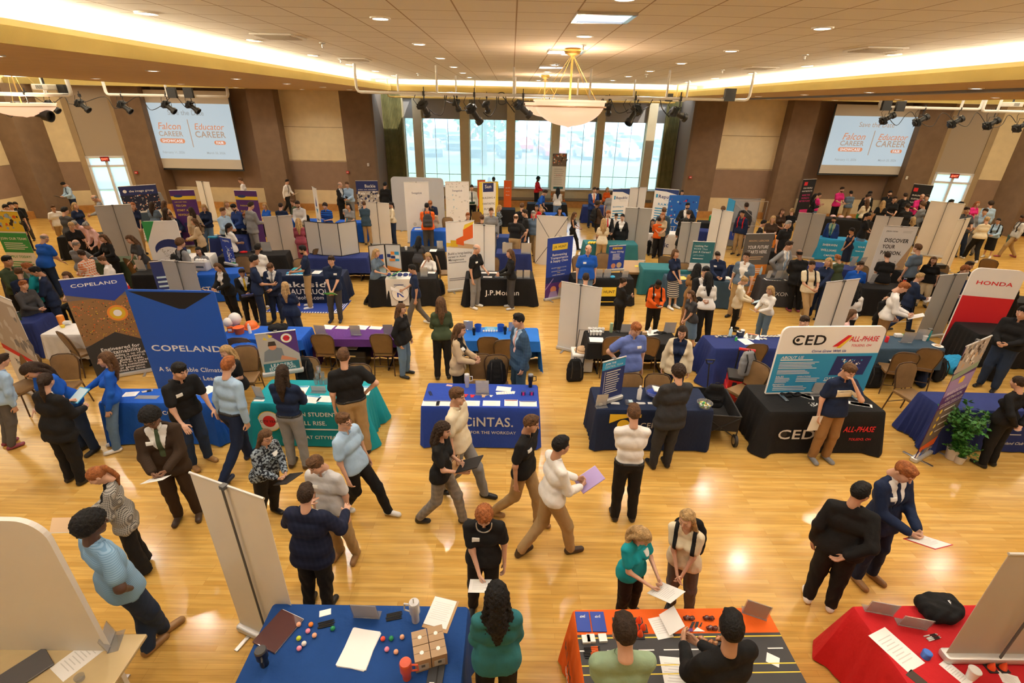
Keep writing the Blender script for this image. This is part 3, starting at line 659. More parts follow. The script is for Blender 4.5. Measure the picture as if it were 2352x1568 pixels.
def person(spec):
    f=[s.strip() for s in spec.split(';')]
    nums=[float(x) for x in f[0].split(',')]; face=math.radians(float(f[1])); arms,legs=f[2].split('/')[:2]; st,hc,sk=f[3]; top,bot,shoe=f[4].split('/'); ex=f[5].split(); label=f[6]
    fem='f' in ex; wide='W' in ex; opt={e[0]:float(e[1:]) for e in ex if len(e)>1 and e[0] in 'aiyH' and e[1:].replace('-','').replace('.','').isdigit()}
    sit=legs=='s'; hgt=opt.get('H',1.66 if fem else 1.80)
    if sit: hd=at(nums[0],nums[1],hgt*.735); base=Vector((hd.x,hd.y,0)); off=Vector((0,0,0))
    elif len(nums)>=4:
        base=at(nums[2],nums[3],0); best=None
        for i in range(46):
            z=1.50+i*.01; q=at(nums[0],nums[1],z); e=(q.xy-base.xy).length+abs(z-hgt)*.25
            if best is None or e<best[0]: best=(e,z,q)
        hgt=best[1]; off=Vector((best[2].x-base.x,best[2].y-base.y,0))
        if off.length>.34: 
            sh=off*(1-.34/off.length); base=base+sh*.999; off=off-sh
    else: hd=at(nums[0],nums[1],hgt); base=Vector((hd.x,hd.y,0)); off=Vector((0,0,0))
    lean=math.radians(opt.get('a',4 if 'h' in arms or 'f' in arms else 1)); hp=math.radians(opt.get('i',8)); hy=math.radians(opt.get('y',0))
    dist=(base-Vector((0,0,HC-1.3))).length; s=hgt/1.80
    h=.012 if dist<5.5 else .015 if dist<9 else .021 if dist<15 else .028
    hh=.0055 if dist<6 else .007 if dist<10 else .010 if dist<16 else .014; hn=.0045 if dist<9 else .0065 if dist<15 else .010
    hr=.008 if dist<9 else .012 if dist<16 else .018
    e=empty('person',tuple(base),face,label,'person')
    rng=random.Random(int(nums[0]*7+nums[1]))
    wf=1.14 if wide else 1.0; SW=(.155 if fem else .177)*(1.04 if wide else 1); zo=-.43 if sit else 0.0
    # skeleton
    HZ=.93
    if legs=='s': L={sd:[(sd*.09,0,.50),(sd*.12,-.44,.52),(sd*.12,-.44,.09)] for sd in (-1,1)}
    elif legs=='w': 
        q=rng.choice((-1,1)); L={q:[(q*.085,0,HZ),(q*.085,-.19,.50),(q*.08,-.27,.09)],-q:[(-q*.085,0,HZ),(-q*.085,.05,.50),(-q*.08,.33,.13)]}
    elif legs=='x': L={sd:[(sd*.085,0,HZ),(sd*.06,-.06,.50),(-sd*.04,-.02+sd*.09,.09)] for sd in (-1,1)}
    else: L={sd:[(sd*.09,0,HZ),(sd*(.105),-.015,.50),(sd*.115,.02,.09)] for sd in (-1,1)}
    tors=[((-.070*wf,0,.97+zo),(.070*wf,0,.97+zo),.108*wf,.108*wf,.88),((-.055*wf,-.01*(wf-1)*10,1.11+zo),(.055*wf,-.01*(wf-1)*10,1.11+zo),(.092 if fem else .106)*wf*(1.05 if wide else 1),(.092 if fem else .106)*wf,.85),
          ((-.07*wf,0,1.29+zo),(.07*wf,0,1.29+zo),(.106 if fem else .119)*(1+.6*(wf-1)),(.106 if fem else .119)*(1+.6*(wf-1)),.82),((-SW*.66,.005,1.425+zo),(SW*.66,.005,1.425+zo),.062,.062,.95),((0,.012,1.44+zo),(0,.0,1.56+zo),.052,.048)]
    tors+=[((-.075,.018,1.463+zo),(.075,.018,1.463+zo),.046,.046)]
    if fem: tors+=[((sd*.065,-.075,1.285+zo),(sd*.065,-.085,1.275+zo),.055,.055) for sd in (-1,1)]
    A={}
    for sd,c in ((-1,arms[0]),(1,arms[1])):
        S=np.array((sd*SW,.005,1.43+zo)); W=np.array(ARM[c],float); W=np.array((W[0]*sd,W[1],W[2]+zo))+np.array((0,rng.uniform(-.02,.02),rng.uniform(-.02,.02)))
        if sit and c in 'hfl': W[2]=max(W[2],.72)
        d=W-S; r=np.linalg.norm(d); a1,a2=.295,.262
        if r>a1+a2-.004: d=d/r*(a1+a2-.004); r=a1+a2-.004; W=S+d
        x=(a1*a1-a2*a2+r*r)/(2*r); y=math.sqrt(max(a1*a1-x*x,0)); dn=d/r
        pole=np.array((sd*.55,.65,-.55)); 
        if c in 'bk': pole=np.array((sd*1.0,.5,.0))
        if c=='t': pole=np.array((sd*.5,-.4,-1.))
        pole=pole-dn*(pole@dn); pole/=np.linalg.norm(pole); E=S+dn*x+pole*y; A[sd]=(S,E,W)
    thick=1.12 if wide else 1.0
    armp=[]; 
    for sd in A:
        S,E,W=A[sd]; armp+=[(S,E,(.041 if fem else .047)*thick,(.036 if fem else .041)*thick),(E,W,(.036 if fem else .041)*thick,.026 if fem else .029)]
    legp=[]
    for sd in L:
        a,b,c=L[sd]; legp+=[(a,b,.082*thick,.057),(b,c,.055,.038)]
    hipz=.52 if sit else 1.0
    HC0=np.array((0,-.012,1.676+zo))
    def deform(V,head=False):
        V=np.array(V,float)
        if head:
            V=rotv(V,hy,'Z',np.array((0,.02,1.5+zo))); V=rotv(V,0,'X',HC0)
        t=np.clip((V[:,2]-(hipz-.06))/.16,0,1)
        if lean:
            piv=np.array((0,0,hipz)); R=rotv(V,lean,'X',piv); V=V+(R-V)*t[:,None]
        V=V*s
        if off.length>.01:
            o=Matrix.Rotation(-face,3,'Z')@off; k=np.clip(V[:,2]/(hgt*.95),0,1.05); V[:,0]+=o.x*k; V[:,1]+=o.y*k
        return V
    sink=HC0+np.array((0,0,0))
    def headV(V,hair_=False):
        V=np.array(V,float); pv=np.array((0,.02,-.09)); q=np.clip(1+(V[:,2]+.05)/.16,0,1)*np.where(V[:,1]>-.06,1,1); w=np.where(V[:,2]<-.05,q,1.0)
        if not hair_: w=np.ones(len(V))
        c,s_=np.cos(hp*w),np.sin(hp*w); y=V[:,1]-pv[1]; z=V[:,2]-pv[2]; z1=np.maximum(z,-.05) if hair_ else z; ex_=z-z1
        V[:,1]=pv[1]+y*c-z1*s_; V[:,2]=pv[2]+y*s_*(w if hair_ else 1)+z1*c+ex_
        V=rotv(V,hy,'Z',np.zeros(3)); return V+HC0
    def head_def(V,hair_=False):
        V=headV(V,hair_)
        t=1.0; piv=np.array((0,0,hipz))
        if lean: V=rotv(V,lean,'X',piv)
        V=V*s
        if off.length>.01:
            o=Matrix.Rotation(-face,3,'Z')@off; k=np.clip(V[:,2]/(hgt*.95),0,1.05); V[:,0]+=o.x*k; V[:,1]+=o.y*k
        return V
    # skin: one continuous body with head and hands
    shr=lambda L_,d:[(p[0],p[1],p[2]-d,p[3]-d)+tuple(p[4:]) for p in L_]
    ax,P,D=field_grid(shr(tors[:4]+tors[5:],.016)+[tors[4]]+armp+(shr(legp,.012) if bot[0]=='T' else legp),max(h,.016) if dist>6 else .013,infl=-.006)
    V,F=nets(ax,D); V=deform(V); mats=[skin(sk),mat('lips_'+sk,tuple(c*.75 if i else min(c*1.05,1) for i,c in enumerate(SK[sk])),.45),hairm(hc if hc!='n' else 'd'),mat('eye_white',(.7,.68,.64),.3),mat('eye_dark',(.03,.02,.015),.2)]
    VV=[V]; FF=[F]; MI=[np.zeros(len(F),int)]; n=len(V)
    hv,hf,hm=head_proto(hh); VV.append(head_def(hv)); FF.append(hf+n); MI.append(hm); n+=len(hv)
    HANDS={}
    for sd in (-1,1):
        S,E,W=A[sd]; c=arms[0] if sd<0 else arms[1]; kind='grip' if (c in 'hwr' and 'held' in f[5]) else 'relax' if c in 'dfphc' else 'flat' if c in 'lgwr' else 'relax'
        v,fc=hand_proto(kind,-sd if c in 'dp' else sd,hn)
        d=(W-E)/np.linalg.norm(W-E); 
        z=-d; inward=np.array((-sd,0.0,0.15)) if c in 'dpb' else np.array((-sd*.4,.0,-1.0)) if c in 'rlw' else np.array((-sd*.7,.5,.3))
        yv=inward-z*(inward@z); yv/=np.linalg.norm(yv); xv=np.cross(yv,z); Rm=np.stack([xv,yv,z],1)
        vv=(v*(.94 if fem else 1.04))@Rm.T+W+d*.012; VV.append(deform(vv)); FF.append(fc+n); MI.append(np.zeros(len(fc),int)); n+=len(v)
        HANDS[sd]=deform(np.array([W+d*.09]))[0]
    npmesh('body',np.concatenate(VV),np.concatenate(FF),mats,np.concatenate(MI),e)
    # hair
    if hc!='n':
        v,fc=hair_proto(st,hr); npmesh('hair',head_def(v,True),fc,[hairm(hc)],None,e)
        if 'beard' in ex or 'B' in ex:
            ax,P=grid(np.array((-.07,-.12,-.14)),np.array((.07,.02,-.02)),min(hr,.009)); q=(P-np.array((0,-.034,-.055)))/np.array((.060,.064,.072)); D=(np.sqrt((q*q).sum(-1))-1)*.06
            D=np.maximum(D,P[...,2]+.040+np.abs(P[...,0])*-.25); D=np.maximum(D,P[...,1]-.0); D=np.maximum(D,-(capd(P,(-.018,-.095,-.062),(.018,-.095,-.062),.012,.012))); v,fc=nets(ax,D)
            if len(fc): npmesh('beard',head_def(v),fc,[hairm(hc)],None,e)
    if 'glasses' in ex or 'G' in ex:
        mb=MB()
        for sd in (-1,1):
            mb.tube([(sd*.031+.019*math.cos(t),-.104,.006+.015*math.sin(t)) for t in [i*math.pi/6 for i in range(13)]],.0022,n=5); mb.tube([(sd*.05,-.104,.010),(sd*.082,-.0,.004)],.002,n=5)
        mb.tube([(-.012,-.104,.008),(.012,-.104,.008)],.002,n=5)
        g=mb; g.v=[tuple(x) for x in head_def(np.array(g.v))]; g.build('glasses',BLACKP,e)
    # clothing
    tk,tc=top[0],top[1:]; parts=tc.split('+')
    sleeve={'P':.62,'T':.60,'L':1.0,'J':1.0,'K':1.0,'V':.6,'N':0,'R':1.0}[tk]
    jack=tk in 'JK'; infl=.018 if jack else .010 if tk!='N' else .008
    if tk=='R': infl=.016
    zl=(.80 if jack else .88 if tk in 'PTR' else .93)+zo*(1.0)
    if 'tuck' in ex: zl=1.0+zo
    sl=[]
    for sd in A:
        S,E,W=A[sd]; aa=.042 if fem else .048
        if sleeve==0: continue
        if sleeve<1: sl+=[(S,S+(E-S)*sleeve/.75*.82,aa*thick+.006,aa*thick+.010)]
        else: sl+=[(S,E,aa*thick,.046*thick),(E,W-(W-E)*.04,.045*thick,.036)]
    tp=tors[:4]+tors[5:]+sl
    hem=zl+.04
    if not 'tuck' in ex or jack: tp=tp+[((-.072*wf,0,hem),(.072*wf,0,hem),.131*wf,.131*wf,.94),((-.070*wf,0,1.0+zo),(.070*wf,0,1.0+zo),.122*wf,.122*wf,.92)]
    tp=tp+[((0,.014,1.44+zo),(0,.010,1.492+zo),.056,.054)]
    ax,P,D=field_grid(tp,h,infl=infl,k=.03)
    X,Y,Z=P[...,0],P[...,1],P[...,2]
    core=D.copy()
    wr=.0032*np.sin(Z*38+3*np.sin(X*14+rng.random()*6))*np.sin(X*23+Y*31+rng.random()*6); D=D+wr*(1 if dist<12 else .5)
    torsoonly=np.abs(X)<SW*1.02
    D=np.maximum(D,np.where(np.abs(X)<.17*wf+.03,zl-Z,-1))
    if tk=='N': D=np.maximum(D,Z-(1.40+zo)-np.where((np.abs(np.abs(X)-.09)<.022),.10,0)); 
    D=np.maximum(D,-(capd(P,(0,.0,1.49+zo),(0,-.03,1.60+zo),.056,.07)))
    if tk in 'TN' and fem: D=np.maximum(D,-(capd(P,(0,-.10,1.45+zo),(0,-.13,1.52+zo),.062,.08)))
    inner=None
    if jack or tk=='V' :
        zb=1.10+zo; inner=fab(parts[1] if len(parts)>1 else 'w')
        V_=(np.abs(X)-np.clip((Z-zb)*.30,0,.12)); 
        if tk=='K': V_=np.abs(X)-np.clip((Z-(.86+zo))*.22,.02,.12)
        D2=np.maximum(V_,Y+.005); D2=np.maximum(D2,(zb if tk=='J' else zl-.1)-Z); D=np.maximum(D,-D2)
    v,fc=nets(ax,D); kindn={'J':'suit_jacket','K':'open_jacket','P':'polo_shirt','T':'shirt','L':'long_sleeved_shirt','V':'vest','N':'sleeveless_top','R':'sweater'}[tk]
    topo=npmesh(kindn,deform(v),fc,[fab(parts[0])],None,e)
    # collar
    if tk in 'PLJKV':
        l=np.array((-.10,-.10,1.45+zo)); u=np.array((.10,.10,1.56+zo)); a2,P2=grid(l,u,min(h,.012)); c=capd(P2,(0,.016,1.44+zo),(0,.002,1.55+zo),.066,.060); c=np.maximum(c,P2[...,2]-(1.527+zo)-P2[...,1]*.25); c=np.maximum(c,(1.46+zo)-P2[...,2]); c=np.maximum(c,-(np.maximum(np.abs(P2[...,0])-.016,P2[...,1]+.02)))
        v,fc=nets(a2,c)
        if len(fc): npmesh('collar',deform(v),fc,[inner if inner and tk!='P' else fab(parts[0])],None,topo)
    def shell(base_prims,bi,th,mask,name,m,lo,hi,hs=.009,par=None):
        a2,P2=grid(np.array(lo),np.array(hi),hs); d=field(P2,base_prims,bi,.03); d=np.maximum(d-th,-(d+.006)); d=np.maximum(d,mask(P2)); v,fc=nets(a2,d)
        if len(fc): return npmesh(name,deform(v),fc,[m],None,par or topo)
    if inner:
        it=tors[:4]+tors[5:]
        if tk=='V':
            for sd in A: S,E,W=A[sd]; it=it+[(S,E,.050,.046),(E,W-(W-E)*.04,.045,.036)] if 'ls' in ex else it+[(S,S+(E-S)*.7,.052,.058)]
        ax3,P3,D3=field_grid(it+[((0,.014,1.44+zo),(0,.010,1.5+zo),.055,.052)],max(h,.014),infl=.006,k=.03)
        D3=np.maximum(D3,np.where(np.abs(P3[...,0])<.2,(.95+zo)-P3[...,2],-1)); D3=np.maximum(D3,-(capd(P3,(0,.0,1.49+zo),(0,-.03,1.60+zo),.054,.06)))
        v,fc=nets(ax3,D3); sho=npmesh('shirt',deform(v),fc,[inner],None,e)
        if len(parts)>2 and parts[2]:
            it2=tors[:4]+tors[5:]
            shell(it2,.008,.010,lambda Q:np.maximum(np.maximum(np.abs(Q[...,0])-(.034-np.abs(Q[...,2]-(1.15+zo))*.045),Q[...,1]+.02),np.maximum(Q[...,2]-(1.485+zo),(1.0+zo)-Q[...,2])),'necktie',fab(parts[2]),(-.05,-.24,1.0+zo),(.05,0,1.50+zo),.008,par=sho)
    if len(parts)>1 and tk in 'LP' and parts[1]:   # necktie on shirt
        shell(tors[:4],.016,.010,lambda Q:np.maximum(np.maximum(np.abs(Q[...,0])-.026,Q[...,1]+.02),np.maximum(Q[...,2]-(1.475+zo),(1.0+zo)-Q[...,2])),'necktie',fab(parts[1]),(-.05,-.24,1.0+zo),(.05,0,1.50+zo),.009)
    if 'n' in ex and dist<17:
        bx=.085*(-1 if rng.random()<.75 else 1); bz=1.335+zo
        shell(tp,infl,.008,lambda Q:np.maximum(np.maximum(np.abs(Q[...,0]-bx)-.044,np.abs(Q[...,2]-bz)-.026),Q[...,1]+.02),'name_badge',mat('badge_paper',(.78,.78,.75),.6),(bx-.06,-.26,bz-.04),(bx+.06,0,bz+.04),.008)
    if 'band' in ex: shell(tp,infl,.006,lambda Q:np.maximum(np.maximum(np.abs(Q[...,0])-.125,np.abs(Q[...,2]-1.30)-.06),Q[...,1]+.02),'chest_panel',cloth('c'),(-.15,-.26,1.22),(.15,0,1.38),.010)
    if 'chain' in ex: shell(tp,infl,.010,lambda Q:np.abs(np.sqrt(Q[...,0]**2+(Q[...,2]-1.505)**2)-.085)-.007+np.maximum(Q[...,1]+.02,0),'silver_chain',METAL,(-.11,-.26,1.38),(.11,0,1.53),.006)
    # legs
    bk,bc=bot[0],bot[1:]
    if bk in 'TSH':
        lp=[((-.070*wf,0,.955+zo),(.070*wf,0,.955+zo),.108*wf,.108*wf,.92)]
        if bk=='T' or bk=='H':
            for sd in L:
                a,b,c=[np.array(q,float) for q in L[sd]]
                fl=.052 if 'flare' not in ex else .085
                if bk=='T': lp+=[(a,b,.090*thick,.070*thick),(b,c+np.array((0,0,-.02)),.066*thick,fl)]
                else: lp+=[(a,b+(a-b)*.05,.095*thick,.088*thick)]
            if sit: lp+=[((-.08,0,.52),(.08,0,.52),.11,.11)]
        else:
            lp+=[((-.05,0,.88),(.05,0,.88),.115,.115),((-.04,0,.80),(-.045,-.0,.42),.125,.130,.95),((.04,0,.80),(.045,-.0,.42),.125,.130,.95)] if not sit else [((0,0,.5),(0,-.4,.52),.17,.15)]
        ax,P,D=field_grid(lp,h,infl=.010,k=.03); X,Y,Z=P[...,0],P[...,1],P[...,2]
        D=D+.004*np.sin(Z*30+5*np.sin(X*20+Y*13)+rng.random()*6)*(Z<.6)
        D=np.maximum(D,Z-(1.035+zo)); 
        if not sit: D=np.maximum(D,(.055 if bk=='T' else .34)-Z) if bk!='H' else D
        if bk=='S' and not sit: D=np.maximum(D,.36-Z)
        v,fc=nets(ax,D); tro=npmesh({'T':'trousers','H':'shorts','S':'skirt'}[bk],deform(v),fc,[fab(bc)],None,e)
        if 'tuck' in ex and dist<16: shell(lp[:1],.016,.007,lambda Q:np.abs(Q[...,2]-(1.0+zo))-.018,'belt',BLACKP,(-.2,-.16,.96+zo),(.2,.16,1.04+zo),.012,par=tro)
    # shoes
    sm=cloth(shoe[0]) if shoe[0] in COL else BLACKP; soc=mat('shoe_leather_'+shoe[0],tuple(COL[shoe[0]]),.4)
    for sd in L:
        a=np.array(L[sd][2],float); tz=.0 if a[2]<.11 else a[2]-.09
        pr=[((a[0],a[1]+.035,.042+tz),(a[0]+sd*.02,a[1]-.15,.032+tz),.040,.036),((a[0],a[1]+.02,.06+tz),(a[0],a[1],.10+tz),.040,.038)]
        axx,PP,DD=field_grid(pr,min(h,.018),infl=.004,k=.02); DD=np.maximum(DD,.004+tz-PP[...,2]); 
        v,fc=nets(axx,DD)
        if tz>0: v=rotv(v,-.35,'X',np.array((a[0],a[1]-.12,.02)))
        if len(fc):
            v[:,2]=np.maximum(v[:,2],.002); npmesh('shoe',deform(v),fc,[soc],None,e)
    # things carried: separate objects
    who=label.split(',')[0]; RT=Matrix.Translation(base)@Matrix.Rotation(face,4,'Z')
    HL,HR=HANDS[-1],HANDS[1]
    for x in ex:
        if x.startswith('held:'):
            _,it,col=x.split(':')[:3]; both=abs(HL[2]-HR[2])<.12 and arms[0]==arms[1] and arms[0] in 'hwrf'
            use1=arms[1] in 'hrwmf' or (arms[1]=='d' and arms[0] not in 'hrwmfd'); p=(HL+HR)/2 if both else (HR if use1 else HL); ac=arms[1] if use1 else arms[0]
            p=Vector(p)+Vector((0,-.08 if ac!='d' else 0,.02 if ac!='d' else -.06))
            held(it,col,RT@Matrix.Translation(p)@Matrix.Rotation(math.radians(-28 if ac in 'hrwfm' else -85),4,'X'),who)
        if x.startswith('bag:'):
            col=x.split(':')[1]; q=np.array([(0,.205+ (.02 if wide else 0),1.20+zo)]); p=Vector(deform(q)[0])
            b=backpack_mesh(col,'backpack',hang=True); b.matrix_world=RT@Matrix.Translation(p-Vector((0,0,.22)))@Matrix.Rotation(lean,4,'X'); tag(b,('backpack worn by '+who),'backpack')
            for sd in (-1,1):
                shell(tp,infl,.016,lambda Q,sd=sd:np.maximum(np.abs(Q[...,0]-sd*.105)-.024,(1.10+zo)-Q[...,2]),'backpack_strap',fab(col),(sd*.105-.04,-.25,1.08+zo),(sd*.105+.04,.2,1.52+zo),.012 if dist<12 else .018)
    return e
HELDN={'paper':'sheet of paper','folder':'folder','phone':'phone','clip':'clipboard','tablet':'tablet','cup':'cup','book':'padfolio'}
def held(it,col,Mx,who):
    mb=MB(); m=INK(col) if it!='paper' else PAPER
    if it in ('paper',): 
        mb.box(0,0,0,.215,.28,.003,m)
        for i in range(9): mb.box(-.01*(i%3),.10-.022*i,.0022,.15-.02*(i%3),.006,.0008,INK('7'))
    elif it in('folder','book'): mb.box(0,0,0,.24,.31,.012,m,b=.004); mb.box(.006,0,.0,.235,.30,.006,PAPER)
    elif it=='clip': mb.box(0,0,0,.235,.315,.005,m,b=.002); mb.box(0,-.01,.004,.21,.28,.003,PAPER); mb.box(0,.145,.008,.09,.025,.008,METAL); [mb.box(-.01*(i%3),.10-.022*i,.0062,.15-.02*(i%3),.006,.0008,INK('7')) for i in range(9)]
    elif it=='phone': mb.box(0,0,0,.074,.15,.009,m,b=.003)
    elif it=='tablet': mb.box(0,0,0,.19,.25,.009,m,b=.003); mb.box(0,0,.005,.165,.22,.001,INK('I'))
    elif it=='cup': mb.lathe([(.028,-.05),(.04,.05),(.043,.052),(.04,.06)],m)
    nm={'paper':'paper_sheet','folder':'folder','phone':'phone','clip':'clipboard','tablet':'tablet','cup':'paper_cup','book':'padfolio'}[it]
    o=mb.build(nm); o.matrix_world=Mx; who=' '.join(who.split()[:9]).rstrip(',').removesuffix(' with').removesuffix(' a').removesuffix(' and').removesuffix(' in'); tag(o,'%s held by %s'%({'0':'dark ','W':'white ','r':'red ','P':'pink ','9':'green ','3':'blue ','E':'purple ','M':'tan ','A':'orange ','4':'teal '}.get(col,'')+HELDN[it],who),HELDN[it])
def backpack_mesh(col,name,hang=False,T=None):
    mb=MB(); m=fab(col) if len(col)==1 else BLACKP
    pr=[((-.09,0,.06),(.09,0,.06),.085,.085,.8),((-.09,0,.14),(.09,0,.14),.088,.088,.8),((-.09,0,.23),(.09,0,.23),.086,.086,.8),((-.085,0,.32),(.085,0,.32),.075,.075,.75),((-.06,0,.40),(.06,0,.40),.06,.06,.8),((-.07,.06,.08),(.07,.06,.08),.06,.06,.8),((-.07,.055,.20),(.07,.055,.20),.055,.055,.8)]
    ax,P,D=field_grid(pr,.014,0,.03); D=np.maximum(D,.0-P[...,2]); v,f=nets(ax,D)
    o=npmesh(name,v,f,[m])
    mb.tube([(-.03,-.01,.455),(-.02,-.01,.49),(.02,-.01,.49),(.03,-.01,.455)],.007); mb.tube([(-.07,.125,.24),(.07,.125,.24)],.004)
    for s in (-1,1):
        if not hang: mb.tube([(s*.08,-.05,.42),(s*.09,-.10,.30),(s*.10,-.08,.10),(s*.10,-.02,.04)],.012)
    mb.build('straps_and_zip',BLACKP,o)
    return o
# ---------------------------------------------------------------- tables and cloths
ZT=.765
def frame(A,B,away=True):
    u=(B-A); u.z=0; W=u.length; u.normalize(); v=Vector((-u.y,u.x,0)); o=(A+B)/2; o.z=0
    return Matrix(((u.x,v.x,0,o.x),(u.y,v.y,0,o.y),(0,0,1,0),(0,0,0,1))),W
TABLES=[]
def clothmat(k):
    c=COL[k]; return mat('table_fabric_'+k,c,.8,noise=.06,nscale=4,bump=.25,bscale=25,spec=.25)
def table(fl,fr,depth,col,label,near=0.02,far=0.02,art_=None,fold=1.0,flare=.05,W=None,cloth=True,cat='tablecloth',left=.02,right=.02,top=ZT,bk=False):
    M_,w=frame(at(*fl,top),at(*fr,top)); W=W or w; r=.03
    if bk: M_=M_@Matrix.Translation((0,-depth,0))
    TABLES.append((M_,W,depth))
    pts=[]; n=26
    def seg(x0,y0,x1,y1,nx,ny,side):
        for i in range(n): t=i/n; pts.append((x0+(x1-x0)*t,y0+(y1-y0)*t,nx,ny,side,min(t,1-t)*math.hypot(x1-x0,y1-y0)))
    h=W/2
    seg(-h+r,0,h-r,0,0,-1,'n'); [pts.append((h-r+r*math.sin(a),r-r*math.cos(a),math.sin(a),-math.cos(a),'c1',0)) for a in (.2,.5,.8,1.1,1.4)]
    seg(h,r,h,depth-r,1,0,'r'); [pts.append((h-r+r*math.cos(a),depth-r+r*math.sin(a),math.cos(a),math.sin(a),'c2',0)) for a in (.2,.5,.8,1.1,1.4)]
    seg(h-r,depth,-h+r,depth,0,1,'f'); [pts.append((-h+r-r*math.sin(a),depth-r+r*math.cos(a),-math.sin(a),math.cos(a),'c3',0)) for a in (.2,.5,.8,1.1,1.4)]
    seg(-h,depth-r,-h,r,-1,0,'l'); [pts.append((-h+r-r*math.cos(a),r-r*math.sin(a),-math.cos(a),-math.sin(a),'c4',0)) for a in (.2,.5,.8,1.1,1.4)]
    zb={'n':near,'f':far,'l':left,'r':right,'c1':max(near,right),'c2':max(far,right),'c3':max(far,left),'c4':max(near,left)}
    R=[[(x-nx*.02,y-ny*.02,top) for x,y,nx,ny,s,e in pts],[(x,y,top-.002) for x,y,nx,ny,s,e in pts]]
    rr=random.Random(int(fl[0])); ph=rr.random()*6
    for lv in (.04,.15,.3,.5,.75,1.0):
        ring=[]
        for j,(x,y,nx,ny,s,e) in enumerate(pts):
            z0=zb[s]
            if s in 'nfrl': # blend drop towards corners
                pass
            z=top-(top-z0)*lv; d=(top-z)/top
            amp=(.004 if (s=='n' and art_) else .020)*fold
            off=.012+flare*.5*d+amp*d*math.sin(j*1.35+ph)+(.0 if s in('n','f','l','r') and e>.15 else flare*d*1.2*(1-min(e,.15)/.15))
            ring.append((x+nx*off,y+ny*off,z))
        R.append(ring)
    mb=MB(); mb.loft(R,clothmat(col),caps=False); n_=len(pts)
    mb.f.append(tuple(range(n_))); mb.mi.append(0)
    o=mb.build('tablecloth',smooth=True); o.matrix_world=M_; tag(o,label,cat)
    if art_:
        art('printed_lettering',art_,W,top,o,Matrix.Translation((0,-.016-flare*.5,0))@Matrix.Rotation(-flare*.5/top,4,'X')@UP,e=.012+flare*.1)
    if near>.1 or far>.1:
        folding_table(M_,W,depth,'table under the '+label.split(',')[0],'bare')
    return M_,W
def folding_table(M_,W,depth,label,kind='bare',topm=None):
    e=empty('folding_table',(0,0,0)); e.matrix_world=M_; tag(e,label.replace('dark ','').replace('tablecloth','cloth'),'table')
    MB().box(0,depth/2,.735,W-.06,depth-.06,.03,b=.01).build('tabletop',topm or mat('grey_laminate',(.35,.33,.30),.5),e)
    for s in (-1,1):
        mb=MB(); x=s*(W/2-.25)
        for y in (.12,depth-.12): mb.tube([(x,y,.72),(x,y,.02)],.016)
        mb.tube([(x,.08,.03),(x,depth-.08,.03)],.018); mb.tube([(x,.12,.4),(x,depth-.12,.4)],.012); mb.build('leg_frame',BLACKP,e)
    return e
# ---------------------------------------------------------------- banners
def banner(tl,tr,zt,back,label,items=None,z0=0.0,col='W',W=None,feet=True,cass=True,dz=None,cat='banner',round_=0,thick=.004,tube=False,pole=True,fix=None):
    M_,w=frame(at(*tl,zt),at(*tr,zt)); W=W or w; Hh=zt-z0
    if fix: M_=fix
    M_=M_@Matrix.Translation((0,0,z0)); e=empty('retractable_banner' if not tube else 'fabric_display',(0,0,0)); e.matrix_world=M_; tag(e,label,cat)
    zb=.07 if cass else .02
    pm=mat('panel_'+col,COL[col],.65,noise=.03,nscale=2) 
    if round_:
        pts=[(-W/2,zb),(W/2,zb)]+[(W/2-round_+round_*math.cos(t),Hh-round_+round_*math.sin(t)) for t in [i*math.pi/16 for i in range(9)]]+[(-W/2+round_-round_*math.sin(t),Hh-round_+round_*math.cos(t)) for t in [i*math.pi/16 for i in range(9)]]
        mb=MB(); mb.prism(pts,-thick,thick,T=UP); pn=mb.build('fabric_panel',pm,e)
    else: pn=MB().box(0,0,(Hh+zb)/2,W,thick,Hh-zb).build('panel',pm,e)
    if items:
        art('artwork',items,W,Hh,pn,Matrix.Translation((0,-thick-.001 if round_ else -thick/2,0))@UP)
    if cass:
        MB().box(0,.0,.04,W+.04,.11,.075,b=.03).build('base_cassette',CHROME,e,True)
        if feet and z0<.1:
            for s in (-1,1): MB().box(s*W*.32,0,.008,.045,.42,.014,b=.005).build('foot',METAL,e)
    if not tube:
        MB().tube([(-W/2-.005,0,Hh),(W/2+.005,0,Hh)],.012).build('top_rail',CHROME,e,True)
        if pole:
            y=-.035 if back else .035; g=MB(); g.tube([(0,y,.05),(0,y,Hh)],.010 if W>.6 else .006)
            g.box(0,y/2,Hh,.05,.05,.035); g.build('support_pole',mat('pole_grey',(.10,.10,.10),.4),e)
    else:
        for s in (-1,1): MB().box(s*W*.35,0,.01,.06,.45,.02,b=.005).build('foot',METAL,e)
    return e
